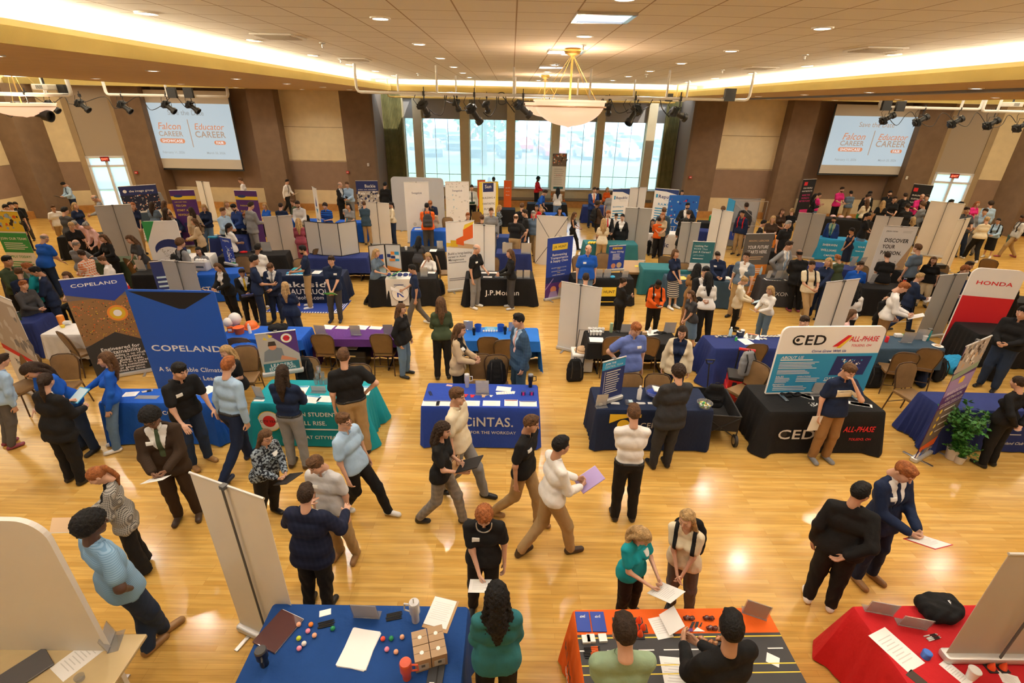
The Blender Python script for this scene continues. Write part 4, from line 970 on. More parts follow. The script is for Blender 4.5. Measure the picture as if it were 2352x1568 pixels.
# ---------------------------------------------------------------- banquet chairs
def chair_proto():
    e=empty('banquet_chair',(0,0,0)); VM=mat('brown_vinyl',(.22,.125,.048),.45,noise=.1,bump=.2); FM=mat('bronze_tube',(.10,.06,.035),.4,metal=.4)
    MB().box(0,0,.445,.42,.42,.06,b=.028).build('seat',VM,e,True)
    W=.215; P=[]
    prof=[(-.17,.0),(.17,.0),(.205,.28),(.20,.36),(.16,.425),(.08,.45),(-.08,.45),(-.16,.425),(-.20,.36),(-.205,.28)]
    T=Matrix.Translation((0,.20,.50))@Matrix.Rotation(math.radians(-12),4,'X')
    mb=MB(); mb.loft([[(x*k,y_,z*k+.005*(1-k)*40*.0) for x,z in prof] for k,y_ in ((.90,-.022),(1,-.012),(1,.012),(.95,.018))],T=T); mb.build('backrest',VM,e,True)
    mb=MB(); mb.tube([T@Vector(p) for p in [(-.185,.02,-.08)]+[(x*1.05,.01,z*1.03) for x,z in [prof[0]]+prof[:1:-1]+[prof[1]]]+[(.185,.02,-.08)]],.011,n=6); mb.build('back_frame',FM,e,True)
    for s in (-1,1):
        MB().tube([(s*.19,-.19,.42),(s*.205,-.215,.0)],.012).build('leg',FM,e); MB().tube([(s*.185,.20,.44),(s*.205,.26,.0)],.012).build('leg',FM,e)
    mb=MB()
    for s in (-1,1): mb.tube([(s*.19,-.19,.415),(s*.19,.20,.43)],.010)
    mb.tube([(-.19,-.19,.415),(.19,-.19,.415)],.010); mb.tube([(-.2,.235,.2),(.2,.235,.2)],.008); mb.build('seat_frame',FM,e)
    return e
chair0=chair_proto(); ch_used=[0]
def copy_tree(o):
    c=o.copy(); C.objects.link(c)
    for k in list(o.children):
        d=k.copy(); C.objects.link(d); d.parent=c; d.matrix_parent_inverse=k.matrix_parent_inverse
        for g in list(k.children): q=g.copy(); C.objects.link(q); q.parent=d
    return c
def chair(px,py,rz,label,group=None):
    """px,py: top middle of the backrest; rz=0 seat towards the viewer, 180 seat away"""
    o=chair0 if not ch_used[0] else copy_tree(chair0); ch_used[0]=1
    r=math.radians(rz); p=at(px,py,.93); off=Matrix.Rotation(r,3,'Z')@Vector((0,.30,0)); o.location=(p.x-off.x,p.y-off.y,0); o.rotation_euler=(0,0,r)
    return tag(o,label,'chair',group)
# ---------------------------------------------------------------- small things on tables
def acrylic():
    if 'acrylic' in MC: return MC['acrylic']
    m=bpy.data.materials.new('acrylic'); m.use_nodes=True; nt=m.node_tree; nt.nodes.clear(); o=_n(nt,'ShaderNodeOutputMaterial'); t=_n(nt,'ShaderNodeBsdfTransparent'); t.inputs[0].default_value=(.86,.87,.88,1); g=_n(nt,'ShaderNodeBsdfGlossy'); g.inputs[1].default_value=.08
    d=_n(nt,'ShaderNodeBsdfDiffuse'); d.inputs[0].default_value=(.6,.6,.62,1); a=_n(nt,'ShaderNodeMixShader'); a.inputs[0].default_value=.16; b=_n(nt,'ShaderNodeMixShader'); b.inputs[0].default_value=.12
    nt.links.new(t.outputs[0],a.inputs[1]); nt.links.new(d.outputs[0],a.inputs[2]); nt.links.new(a.outputs[0],b.inputs[1]); nt.links.new(g.outputs[0],b.inputs[2]); nt.links.new(b.outputs[0],o.inputs[0]); MC['acrylic']=m; return m
def putat(o,px,py,z,rz=0): p=at(px,py,z); o.location=(p.x,p.y,z); o.rotation_euler=(0,0,math.radians(rz)); return o
def sign(px,py,rz,label,w=.22,h=.28,z=ZT,away=True,col='W',lines=True,group=None):
    """upright acrylic holder; away=True shows its back to the viewer"""
    e=empty('sign_holder',(0,0,0)); putat(e,px,py,z+.001,rz); tag(e,label,'sign',group)
    T=Matrix.Rotation(math.radians(10),4,'X')
    mb=MB(); mb.box(0,0,h/2,w,.006,h,T=T); mb.box(0,-.03 if not away else .03,.002,w,.08,.004); mb.build('acrylic_holder',acrylic(),e)
    MB().box(0,.0,h/2+.004,w-.016,.002,h-.02,mat('sheet_back_grey',(.66,.65,.66),.7) if away else INK(col),T=T).build('inserted_sheet',parent=e)
    if not away and lines:
        mb=MB()
        for i in range(5): mb.box(0,-.0045,h*.80-i*h*.13,w*(.7-.1*(i%2)),.001,h*.035,INK('7'),T=T)
        mb.build('print',parent=e)
    return e
def sheet(px,py,rz,label,w=.216,h=.279,z=ZT,col='W',hdr=None,n=1,group=None,lines=True):
    mb=MB(); r=random.Random(int(px+py))
    for i in range(n):
        T=Matrix.Rotation(r.uniform(-.07,.07) if n>1 else 0,4,'Z'); mb.box(0,0,.0015+.002*i,w,h,.002,INK(col),T=T)
    zt=.0015+.002*n
    if lines:
        for i in range(8): mb.box(-w*.06*(i%2),h*(.30-.085*i),zt,w*(.72-.12*(i%3)),h*.022,.0006,INK('7'))
    if hdr: mb.box(0,h*.40,zt+.0004,w*.92,h*.13,.0008,INK(hdr))
    o=mb.build('paper_sheet' if n==1 else 'paper_stack'); putat(o,px,py,z,rz); return tag(o,label,'paper',group)
def obj1(name,mb,px,py,rz,label,cat,z=ZT,group=None,smooth=False,mt=None,T=None):
    o=mb.build(name,mt,smooth=smooth); putat(o,px,py,z+.001,rz); return tag(o,label,cat,group)
def tumbler(px,py,col,label,h=.23,r=.044,z=ZT,handle=True,lid='k',rz=0,straw=False,straight=False):
    e=empty('tumbler',(0,0,0)); putat(e,px,py,z+.001,rz); tag(e,label,'tumbler')
    m=mat('tumbler_'+col,COL[col],.3)
    pr=[(.001,0),(r*.72,0),(r*.74,h*.35),(r,h*.5),(r,h*.9)] if not straight else [(.001,0),(r*.95,0),(r,.01),(r,h*.9)]
    MB().lathe(pr+[(r*.98,h*.9)],m,n=24).build('cup_body',parent=e,smooth=True); MB().lathe([(r*1.01,h*.9),(r*1.02,h*.93),(r*.9,h),(.001,h)],mat('lid_'+lid,COL[lid],.35),n=24).build('lid',parent=e,smooth=True)
    if handle: MB().tube([(r,0,h*.82),(r+.045,0,h*.82),(r+.05,0,h*.5),(r,0,h*.45)],.008).build('handle',m,e,True)
    if straw: MB().tube([(0,.01,h),(0,.012,h+.06)],.005).build('straw',mat('clear_straw',(.6,.58,.5),.2),e)
    return e
def bottle(px,py,col,label,h=.22,r=.032,z=ZT,cap='w'):
    e=empty('bottle',(0,0,0)); putat(e,px,py,z+.001); tag(e,label,'bottle'); m=mat('bottle_'+col,COL[col],.25)
    MB().lathe([(.001,0),(r,0),(r,h*.72),(r*.5,h*.84),(r*.45,h*.9)],m,n=18).build('bottle_body',parent=e,smooth=True); MB().lathe([(r*.5,h*.88),(r*.5,h),(.001,h)],mat('cap_'+cap,COL[cap],.4),n=14).build('cap',parent=e,smooth=True)
def bag_heap(px,py,col,label,w=.34,d=.26,h=.12,z=ZT,rz=0,name='drawstring_bag',logo=None):
    pr=[((-w*.28,0,h*.4),(w*.28,.02,h*.45),h*.5,h*.45,1.6),((-w*.1,d*.2,h*.5),(w*.2,d*.15,h*.6),h*.4,h*.4),((-w*.3,-d*.2,h*.3),(0,-d*.25,h*.35),h*.35,h*.4),((w*.1,-d*.2,h*.3),(w*.32,-d*.1,h*.3),h*.33,h*.3)]
    ax,P,D=field_grid(pr,.014,0,.03); D=D+.010*np.sin(P[...,0]*40+3*np.sin(P[...,1]*25))*np.sin(P[...,1]*37+2); D=np.maximum(D,.003-P[...,2]); v,f=nets(ax,D); v[:,2]-=v[:,2].min()
    o=npmesh(name,v,f,[fab(col)]); putat(o,px,py,z+.002,rz)
    if logo: mb=MB(); text(mb,logo,0,0,w*.03*(len(logo)+1),INK('W'),Matrix.Translation((0,-.04,h*1.22 if h>.1 else h*1.1))); mb.build('logo',parent=o)
    return tag(o,label,'bag')
def backpack(px,py,col,label,rz=0,z=0.0,lay=False):
    o=backpack_mesh(col,'backpack'); p=at(px,py,z+.25); o.location=(p.x,p.y,z+.003); o.rotation_euler=(math.radians(-8),0,math.radians(rz)); o.location.z=z+.02
    return tag(o,label,'backpack')
# ---------------------------------------------------------------- the stands: cloths
# foreground
COL['f1']=(.010,.058,.235)
table((628,1386),(1075,1393),.76,'f1','dark blue tablecloth at the bottom, with boxes, balls and mugs on it',bk=True,fold=.5)
Mo,Wo=table((1317,1400),(1760,1395),.80,'o','orange tablecloth printed with a dark road and yellow lines, bottom middle',bk=True,fold=.5)
CURCLOTH=[o for o in bpy.data.objects if o.get('label','').startswith('orange tablecloth')][0]
COL['N']=(.035,.035,.038)
rd=[('r',0,0,1,.70,'N'),('r',0,.655,1,.668,'5'),('r',0,.36,1,.372,'5'),('r',0,.27,1,.282,'5')]+[('r',a,.515,a+.075,.528,'W') for a in (.0,.13,.28,.40,.53,.64,.77,.9)]+[('r',a,.13,a+.075,.143,'W') for a in (.02,.30,.56,.80,.9)]
rd+=[('t','Z',.48,.79,.03,'0'),('p',[(.56,.76),(.575,.76),(.60,.83),(.585,.83)],'0'),('p',[(.585,.76),(.60,.76),(.62,.83),(.605,.83)],'0'),('p',[(.61,.77),(.62,.77),(.635,.82),(.63,.82)],'0'),('p',[(.57,.715),(.63,.715),(.60,.765)],'W'),('p',[(.545,.715),(.57,.715),(.575,.755),(.55,.755)],'8')]
art('printed_road',rd,Wo,.80,CURCLOTH,Matrix.Translation((0,0,ZT)),e=.0015)
art('printed_side_text',[('t','RUMBLE',.5,.55,.8,'0'),('t','strips',.5,.35,.5,'W')],.8,.76,CURCLOTH,Matrix.Translation((-Wo/2-.05,.40,0))@Matrix.Rotation(-math.pi/2,4,'Z')@UP,e=.012)
table((1960,1392),(2420,1387),.92,'r','bright red tablecloth at the bottom right corner',bk=True,fold=.8,flare=.10)
# tan bare table bottom left
Mt,Wt=frame(at(-330,1466,.74),at(340,1457,.74)); Mt=Mt@Matrix.Translation((0,-.76,0))
e=empty('folding_table',(0,0,0)); e.matrix_world=Mt; tag(e,'bare tan laminate folding table in the bottom left corner','table')
MB().box(0,.38,.74,Wt,.76,.035,mat('tan_laminate',(.55,.42,.22),.45,noise=.03),b=.016).build('tabletop',parent=e)
for s in (-1,1):
    mb=MB(); x=s*(Wt/2-.3); [mb.tube([(x,y,.72),(x,y,.02)],.018) for y in (.12,.64)]; mb.tube([(x,.06,.03),(x,.70,.03)],.02); mb.build('leg_frame',METAL,e)
# middle row
table((968,932),(1238,937),.70,'2','royal blue tablecloth with white lettering about the workday, centre',art_=[('t','CiNTAS.',.57,.68,.44,'h',dict(h=.17)),('t','READY FOR THE WORKDAY',.54,.42,.54,'h')],fold=.5,flare=.03)
table((576,925),(832,930),.72,'T','teal tablecloth with white lettering and a red round emblem',art_=[('o',.15,.62,.105,'5'),('o',.15,.62,.098,'W'),('o',.15,.62,.058,'6'),('t','CITY YEAR',.15,.62,.17,'0'),('t','WHEN STUDENTS RISE',.62,.80,.62,'W'),('t','WE ALL RISE.',.49,.60,.36,'W'),('r',.35,.44,.98,.47,'W'),('t','APPLY AT CITYYEAR.ORG',.60,.27,.58,'W')],flare=.12)
table((1372,940),(1640,943),.68,'n','dark navy tablecloth with a gold swoosh emblem and serif lettering',art_=[('p',[(.11,.92),(.38,.92),(.38,.84),(.30,.86),(.20,.80),(.11,.70)],'y'),('o',.235,.66,.055,'y'),('t','CENTRAL',.55,.66,.34,'L')],fold=.4,flare=.03)
table((1768,945),(2035,945),.82,'k','black tablecloth with white and red company lettering, right of centre',art_=[('t','CED',.27,.50,.33,'7',dict(h=.17)),('o',.155,.5,.028,'0'),('t','ALL-PHASE',.80,.62,.27,'6',dict(h=.10,italic=True)),('t','TOLEDO, OH',.83,.38,.2,'6',dict(italic=True))],flare=.10,fold=.5)
table((225,925),(487,925),.42,'b','bright blue tablecloth in front of the large blue backdrop, left',art_=[('t','COPELAND',.70,.80,.30,'W')],flare=.05)
table((2170,940),(2420,946),.55,'1','navy tablecloth beside the potted plants at the right edge',art_=[('t','CIC',.66,.66,.22,'7'),('t','Catawba Island Club',.66,.26,.36,'7',dict(italic=True)),('r',.53,.80,.78,.82,'7'),('r',.53,.46,.78,.48,'7')],flare=.09)
table((716,777),(912,779),.62,'8','purple tablecloth with two brown chairs in front',near=.60,flare=.05)
table((1064,781),(1239,783),.64,'K','bright azure tablecloth behind the person in the blue suit',near=.54,flare=.06)
table((1352,787),(1562,790),.60,'k','black tablecloth with paper cups and shirts, behind the person in the periwinkle polo',near=.42)
table((1642,800),(1895,800),.62,'1','navy tablecloth with snacks and flyers, behind the red tool boxes',flare=.16)
table((2010,800),(2172,800),.60,'S','steel blue tablecloth right of the round-cornered blue sign',near=.30)
table((500,776),(690,780),.62,'b','blue tablecloth holding white balloons and an orange hard hat',near=.55)
table((92,768),(200,768),.55,'w','white tablecloth with snacks at the far left, behind a brown chair',near=.25)
table((20,745),(78,742),.6,'1','navy tablecloth at the far left edge under two travel mugs',flare=.05)
e_=table((2250,768),(2420,775),.7,'k','black fitted cloth table with papers, below the tall red and white banner')
# J.P.Morgan row
table((1069,640),(1227,641),.72,'k','black tablecloth with white serif bank lettering, centre',art_=[('t','J.P.Morgan',.54,.52,.50,'W',dict(h=.14))],flare=.08)
table((848,642),(1002,640),.60,'k','black tablecloth under the white runner with the letter K',near=.02)
M_,W_=frame(at(885,641,ZT+.003),at(950,640,ZT+.003)); R_=MB(); R_.box(0,.28,ZT+.004,W_,.60,.004); R_.box(0,-.05,ZT/2+.02,W_,.006,ZT-.03,T=Matrix.Rotation(-.03,4,'X')); R_=R_.build('table_runner',mat('runner_white',(.72,.70,.66),.8)); R_.matrix_world=M_; tag(R_,'white table runner with a dark blue letter K in a ring','table runner')
art('emblem',[('o',.5,.52,.31,'1'),('o',.5,.52,.298,'W'),('t','K',.5,.52,.28,'2'),('l',.3,.80,.7,.86,1,'1')],W_,ZT,R_,Matrix.Translation((0,-.078,0))@UP)
table((655,634),(748,634),.62,'n','navy tablecloth with white lakeside company lettering',art_=[('t','Lakeside',.5,.72,.80,'W',dict(h=.15)),('t','CHAUTAUQUA',.5,.46,.78,'W'),('t','lakesideohio.com',.42,.24,.6,'W')],W=1.9)
table((447,632),(545,628),.6,'b','blue tablecloth left of the navy one, with a white tote box',art_=[('t','STARK',.4,.5,.6,'W')])
table((1318,641),(1456,641),.60,'k','black tablecloth with a yellow name plate, behind the white banner back',art_=[('r',.38,.38,.72,.72,'5'),('t','J.B. HUNT',.55,.55,.30,'0'),('r',0,.16,1,.19,'5')])
table((1478,618),(1590,622),.7,'4','dark teal tablecloth left of the grey banner backs')
table((1535,642),(1680,648),.55,'S','dark slate tablecloth in front of the teal career banner',near=.02)
table((1752,642),(1895,650),.55,'G','charcoal grey tablecloth with company lettering, right',art_=[('t','MIXON LIERCHER',.55,.52,.8,'7'),('t','management',.75,.34,.3,'7')])
table((1985,662),(2110,668),.6,'k','black tablecloth with underlined white lettering, in front of the passion banner',art_=[('t','Plante',.62,.55,.5,'W',dict(h=.17)),('r',.45,.38,.86,.40,'W')])
table((2085,632),(2190,634),.6,'k','black tablecloth behind the person with the short brown bob')
table((2230,688),(2420,700),.6,'k','black tablecloth behind the tall red and white banner, right edge')
# back rows
table((944,530),(1025,531),.6,'b','royal blue tablecloth in front of the silver backdrop')
table((896,578),(1020,576),.6,'k','black tablecloth behind the seated person in a white shirt')
table((1140,545),(1200,546),.55,'Z','navy tablecloth with credit union lettering, middle',art_=[('t','Sun',.5,.66,.55,'W'),('t','FEDERAL CREDIT UNION',.5,.35,.75,'W')])
table((1140,582),(1218,584),.6,'1','dark blue tablecloth behind the bank table, with paper signs',near=.02)
table((1345,560),(1465,562),.6,'4','teal blue tablecloth behind the person in the bright blue polo',top=.765)
table((1098,480),(1182,482),.6,'k','black tablecloth below the two small orange banners')
table((1212,468),(1302,470),.6,'k','black tablecloth below the tall window banner',near=.02)
table((1340,474),(1400,476),.6,'1','navy tablecloth near the right windows')
table((1238,492),(1300,493),.5,'b','bright blue tablecloth in front of the window tables')
table((1478,536),(1590,540),.6,'w','white tablecloth behind the grey banner, with finance lettering',art_=[('t','Republic',.3,.5,.5,'1')])
table((1590,530),(1640,533),.6,'1','navy tablecloth with a round badge, right of the short grey banner')
table((1612,512),(1650,513),.6,'k','black tablecloth with a green bottle near the right wall')
table((1882,548),(1998,556),.62,'3','sky blue tablecloth with careers lettering, right',art_=[('t','SHERWIN',.24,.75,.30,'W'),('t','WILLIAMS',.24,.5,.32,'W'),('t','CAREERS.SHERWIN.COM',.5,.25,.66,'W'),('t','YOUR',.86,.75,.14,'W'),('t','TERMS NOW',.86,.55,.2,'W')])
table((1872,500),(2010,510),.6,'k','black tablecloth with pink caps in front of the right screen')
table((1848,610),(1995,624),.62,'1','navy tablecloth behind the person in the green polo')
table((1742,575),(1792,578),.5,'k','black tablecloth behind the brown and orange banner')
table((1775,545),(1812,548),.5,'A','orange tablecloth behind the person in the black polo with grey hair')
table((480,548),(560,546),.55,'1','navy tablecloth with a gold winged foot emblem, left',art_=[('o',.35,.5,.05,'5'),('t','GOOD',.6,.5,.3,'5')])
table((400,594),(478,592),.6,'w','white tablecloth with blue giveaways beside the round-cornered logistics display',near=.02)
table((500,590),(655,586),.62,'k','black tablecloth with red and black shirts, behind the small curved banner')
table((700,592),(842,592),.62,'1','navy tablecloth behind the white trifold board',near=.3)
table((645,506),(735,508),.5,'b','blue tablecloth of a stand below the left back wall')
table((770,510),(835,512),.5,'b','blue tablecloth under two shiny trophies')
table((200,604),(290,600),.6,'v','dark green tablecloth behind the leaning visitors, left')
table((300,632),(370,630),.55,'k','black tablecloth with a framed code sign, left')
table((130,545),(230,540),.55,'k','black tablecloth by the left glass door')
table((0,640),(60,640),.6,'G','dark tablecloth behind the green banner at the left edge')
# ---------------------------------------------------------------- banners
wb=dict(back=True,col='L2')
COL['L2']=(.72,.69,.64); COL['G2']=(.37,.37,.36); COL['G3']=(.22,.22,.22)
banner((436,1085),(605,1145),2.05,True,'white back of a roll-up banner standing left of the front blue table',col='L2')
banner((-60,1142),(128,1142),2.22,True,'tall grey fabric display with a rounded corner behind the tan table',col='L2',tube=True,cass=False,round_=.2,thick=.02,W=1.6,fix=Matrix.Translation((-4.12,2.62,0)))
Mr=Matrix.Translation((at(2150,1500,ZT).x+.45,at(2150,1512,ZT).y,0)); banner((2150,1400),(2300,1400),ZT+1.25,True,'huge grey back of a banner standing on the red table',col='L',W=.86,z0=ZT+.003,fix=Mr,feet=False)
banner((135,643),(283,628),2.03,False,'blue and dark banner with a glowing sunset photo, left',[('r',0,0,1,1,'F'),('r',0,.36,1,.80,'a'),('s',0,.40,1,.78,420,'oaDoByk',.010),('o',.70,.64,.17,'A'),('o',.70,.64,.13,'y'),('o',.70,.64,.07,'W'),('p',[(0,0),(1,0),(1,.34),(.55,.46),(0,.34)],'N'),('p',[(0,1),(1,1),(1,.86),(.72,.76),(.0,.86)],'2'),('t','COPELAND',.5,.935,.74,'W',dict(h=.06)),('t','Engineered for',.55,.30,.66,'W'),('t','Sustainability',.56,.262,.64,'W'),('t','Sustainability is no small',.56,.225,.76,'W'),('t',"That's why Copeland is",.56,.198,.7,'W'),('t','on a global scale,',.58,.171,.6,'W'),('t','everything we do is geared',.56,.144,.78,'W'),('t','for a more sustainable',.56,.117,.7,'W'),('t','for our generation',.56,.090,.6,'W'),('t','all those to come.',.58,.063,.56,'W')],col='F')
banner((288,664),(492,668),1.98,False,'wide blue fabric backdrop with a black top corner, left',[('r',0,0,1,1,'b'),('p',[(.03,.985),(.97,.985),(.62,.83),(.55,.83)],'0'),('t','COPELAND',.5,.44,.84,'W',dict(h=.12)),('t','A Sustainable Climate',.48,.22,.78,'W'),('t','Solutions Leader',.54,.13,.6,'W')],col='b',tube=True,cass=False,round_=.06,thick=.015)
banner((585,768),(678,757),1.55,False,'small tabletop banner with a person leaning over and a purple corner',[('r',0,0,1,1,'M'),('r',0,.25,1,1,'L'),('p',[(.25,1),(1,1),(1,.45)],'8'),('o',.74,.84,.14,'5'),('o',.74,.84,.13,'W'),('o',.74,.84,.085,'6'),('t','CITY YEAR',.74,.84,.2,'0'),('p',[(.30,.98),(.42,.92),(.32,.88)],'5'),('p',[(.16,.86),(.28,.84),(.2,.92)],'5'),('p',[(.08,.35),(.62,.35),(.58,.62),(.35,.68),(.14,.58)],'g'),('o',.36,.68,.10,'D'),('p',[(.25,.70),(.46,.70),(.44,.80),(.28,.80)],'B'),('r',.05,0,.95,.30,'4'),('p',[(.5,.36),(.9,.30),(.9,.34),(.55,.46)],'D'),('t','LEADERS.',.52,.24,.6,'W'),('t','EDUCATION.',.52,.16,.7,'W'),('t','TOMORROW.',.52,.08,.7,'W')],col='M',z0=ZT+.004,feet=False)
banner((1385,832),(1438,818),1.52,False,'small tabletop banner with a light blue heading, on the dark navy cloth',[('r',0,0,1,1,'1'),('r',0,.80,1,1,'3'),('t','JOIN THE',.36,.93,.45,'W'),('t','CENTRAL TEAM',.5,.86,.8,'I'),('l',.2,.22,.85,.76,10,'7'),('r',.13,.25,.15,.76,'7')],col='1',z0=ZT+.004,feet=False)
banner((1800,750),(2038,748),1.98,False,'big round-cornered sign, white on top and blue below',[('p',[(.0,.04),(1,.04),(1,.62),(0,.62)],'3'),('t','CED',.28,.82,.34,'0',dict(h=.17)),('o',.165,.82,.03,'W'),('o',.165,.82,.018,'0'),('p',[(.52,.72),(.60,.72),(.68,.88),(.64,.88)],'6'),('p',[(.56,.70),(.60,.70),(.69,.86),(.67,.86)],'5'),('t','ALL-PHASE',.81,.83,.28,'6',dict(h=.09,italic=True)),('t','TOLEDO, OH',.80,.735,.2,'6',dict(italic=True)),('t','Come Grow With Us',.5,.66,.34,'2',dict(italic=True)),('t','ABOUT US',.16,.57,.22,'W',dict(italic=True,h=.05)),('r',.05,.525,.37,.54,'W'),('l',.05,.40,.46,.51,5,'W'),('l',.05,.32,.40,.39,4,'W'),('p',[(.57,.30),(.92,.30),(.95,.58),(.60,.58)],'1'),('s',.66,.38,.86,.54,60,'3W2',.008),('t','SALES',.09,.285,.08,'W'),('l',.05,.19,.2,.27,4,'W'),('t','OPERATIONS',.33,.285,.14,'W'),('l',.26,.20,.5,.27,3,'W'),('t','BENEFITS',.10,.165,.12,'W'),('l',.05,.07,.4,.15,3,'W'),('t','CULTURE',.62,.25,.16,'W',dict(italic=True,h=.05)),('r',.54,.21,.80,.222,'W'),('l',.54,.09,.9,.19,4,'W')],col='W',tube=True,cass=False,round_=.11,thick=.02,z0=ZT+.004)
banner((2245,614),(2352,622),1.98,False,'tall banner with a white rounded top and solid red below, right edge',[('r',0,.0,1,.68,'6'),('t','HONDA',.5,.84,.70,'6',dict(h=.085))],col='W',tube=True,cass=False,round_=.16,thick=.02,W=.98)
banner((2160,632),(2225,627),1.62,True,'tilted grey back of a banner between the navy suit and the red banner',col='G2')
banner((1899,648),(1975,640),2.03,True,'white back of a banner behind the big blue sign',col='L2')
banner((1290,646),(1383,662),1.59,True,'white back of a banner left of the yellow name plate table',col='L2')
banner((1258,547),(1317,540),1.78,False,'tall blue to purple banner with a yellow name plate',[('r',0,0,1,1,'8'),('r',0,.38,1,1,'2'),('r',0,.28,1,.38,'1'),('r',.2,.80,.8,.90,'5'),('t','J.B. HUNT',.5,.85,.5,'0'),('t','Reinventing',.5,.73,.58,'W'),('t','Transportation',.5,.68,.7,'W'),('t','& Supply Chain',.5,.63,.7,'W'),('t','INCLUSIVE COMPANY CULTURE',.5,.52,.6,'W'),('r',.44,.495,.56,.502,'5'),('t','NATIONWIDE OPPORTUNITIES',.5,.465,.58,'W'),('r',.44,.435,.56,.442,'5'),('t','CAREER DEVELOPMENT',.5,.405,.5,'W'),('o',.32,.17,.12,'D'),('p',[(.1,.0),(.55,0),(.45,.14),(.2,.14)],'E'),('o',.66,.22,.13,'D'),('p',[(.5,.0),(.98,.0),(.9,.18),(.55,.18)],'L'),('p',[(0,.2),(.3,.36),(.3,.34),(0,.17)],'E')],col='8')
banner((1402,565),(1436,563),1.50,False,'small tabletop hiring banner in blue and yellow',[('r',0,0,1,1,'2'),('r',.2,.86,.8,.94,'5'),('t','J.B. HUNT',.5,.9,.55,'0'),('t','Now Hiring',.5,.77,.8,'W'),('l',.25,.45,.75,.70,5,'W'),('o',.35,.22,.14,'D'),('o',.7,.24,.16,'M'),('r',.1,.0,.95,.12,'1')],col='2',z0=ZT+.004,feet=False,W=.5)
banner((1024,510),(1088,506),2.03,False,'white banner with orange and yellow blocks above career text',[('p',[(0,.66),(.30,.64),(.30,.70),(.0,.72)],'5'),('p',[(.0,.66),(1,.60),(1,.66),(.5,.70)],'M'),('p',[(.15,.66),(.40,.65),(.40,.74),(.15,.75)],'y'),('p',[(.35,.69),(.62,.66),(.62,.80),(.35,.76)],'o'),('p',[(.6,.72),(.95,.76),(.95,.95),(.6,.88)],'o'),('p',[(.6,.88),(.95,.95),(1,.99),(.66,.95)],'5'),('t','Build a long-lasting',.47,.56,.86,'G',dict(bold=False)),('t','career in Asset',.36,.515,.64,'G',dict(bold=False)),('t','Management',.33,.47,.56,'G',dict(bold=False)),('l',.06,.42,.9,.44,1,'g'),('l',.06,.16,.92,.21,2,'g')],col='W',W=.82)
banner((1088,515),(1137,518),2.03,True,'white back of a narrow banner right of the orange block banner',col='W')
banner((1233,494),(1304,498),1.68,True,'beige back of a banner with crossed black braces',col='L2',cass=False,pole=False)
banner((1437,476),(1498,479),1.87,True,'tall grey back of a banner in the middle right',col='G2')
banner((1565,510),(1610,511),1.75,True,'shorter grey back of a banner with a white sticker',col='G2')
banner((1595,554),(1641,556),1.62,False,'teal tabletop banner asking about a career',[('r',0,0,1,1,'W'),('r',0,.28,1,1,'4'),('t','Looking For',.4,.86,.62,'W'),('t','MORE Than',.4,.76,.64,'I'),('t','Just A Career?',.48,.66,.8,'W'),('t',"LET'S CHAT.",.36,.54,.52,'I'),('l',.1,.40,.7,.46,1,'W')],col='W',z0=ZT+.004,feet=False,W=.60)
banner((1637,479),(1685,487),2.03,True,'white back of a banner behind the teal career banner',col='L2')
banner((1718,537),(1777,536),1.93,False,'brown and orange banner about starting your future',[('r',0,0,1,1,'x'),('r',0,0,1,.55,'A'),('t','MIXON | LIERCHER',.5,.90,.72,'M'),('t','YOUR FUTURE',.52,.81,.74,'W',dict(h=.09)),('t','STARTS HERE.',.52,.74,.74,'W',dict(h=.09)),('l',.2,.62,.8,.68,2,'M'),('l',.3,.42,.9,.50,3,'W'),('t','financing',.55,.34,.3,'W'),('l',.3,.24,.8,.30,2,'W'),('t','Operations',.5,.14,.4,'W')],col='x',W=.84)
banner((1835,488),(1898,492),1.65,True,'pale banner back with mirrored grey lettering showing through',col='G2')
COL['J2']=(.50,.52,.56)
banner((2032,518),(2110,522),2.03,False,'white banner about discovering your passion, with light streaks',[('p',[(.35,0),(1,0),(1,.75)],'M'),('p',[(.2,0),(1,0),(1,.18),(.5,.12)],'2'),('s',.4,.0,1,.5,90,'W2L1',.012),('t','plante moran',.28,.93,.34,'0'),('l',.6,.91,.92,.945,2,'7'),('t','DISCOVER',.50,.80,.72,'0',dict(h=.11)),('t','YOUR',.33,.71,.38,'0',dict(h=.11)),('t','PASSION.',.46,.62,.64,'0',dict(h=.11)),('t','BUILD',.3,.50,.3,'7',dict(h=.09)),('t','YOUR CAREER',.48,.42,.66,'7',dict(h=.08))],col='W')
banner((2013,495),(2075,500),2.03,True,'white back of a banner behind the passion banner',col='L2')
banner((2145,462),(2210,468),2.03,True,'largest white banner back in the right rear',col='L2',W=1.0)
banner((2200,505),(2230,500),1.85,True,'narrow white banner back seen at an angle, right rear',col='L2')
banner((1848,412),(1874,411),2.03,False,'black banner with pink lettering near the right screen',[('r',.15,.86,.4,.94,'6'),('t','OUR PEOPLE',.5,.80,.7,'W'),('t','OUR PRODUCTS',.5,.73,.8,'W'),('t','MAKE THE',.5,.64,.6,'P'),('t','WORLD A',.5,.57,.6,'P'),('t','BETTER PLACE',.5,.50,.8,'P'),('r',.3,.05,.9,.30,'P')],col='0',W=.85)
banner((2100,422),(2145,426),2.03,False,'black banner about building a sustainable future, by the right door',[('r',.08,.84,.3,.92,'6'),('t','BUILDING A',.45,.76,.7,'W'),('t','SUSTAINABLE',.5,.68,.8,'W'),('t','FUTURE',.32,.60,.45,'W'),('l',.1,.40,.7,.54,2,'P')],col='0')
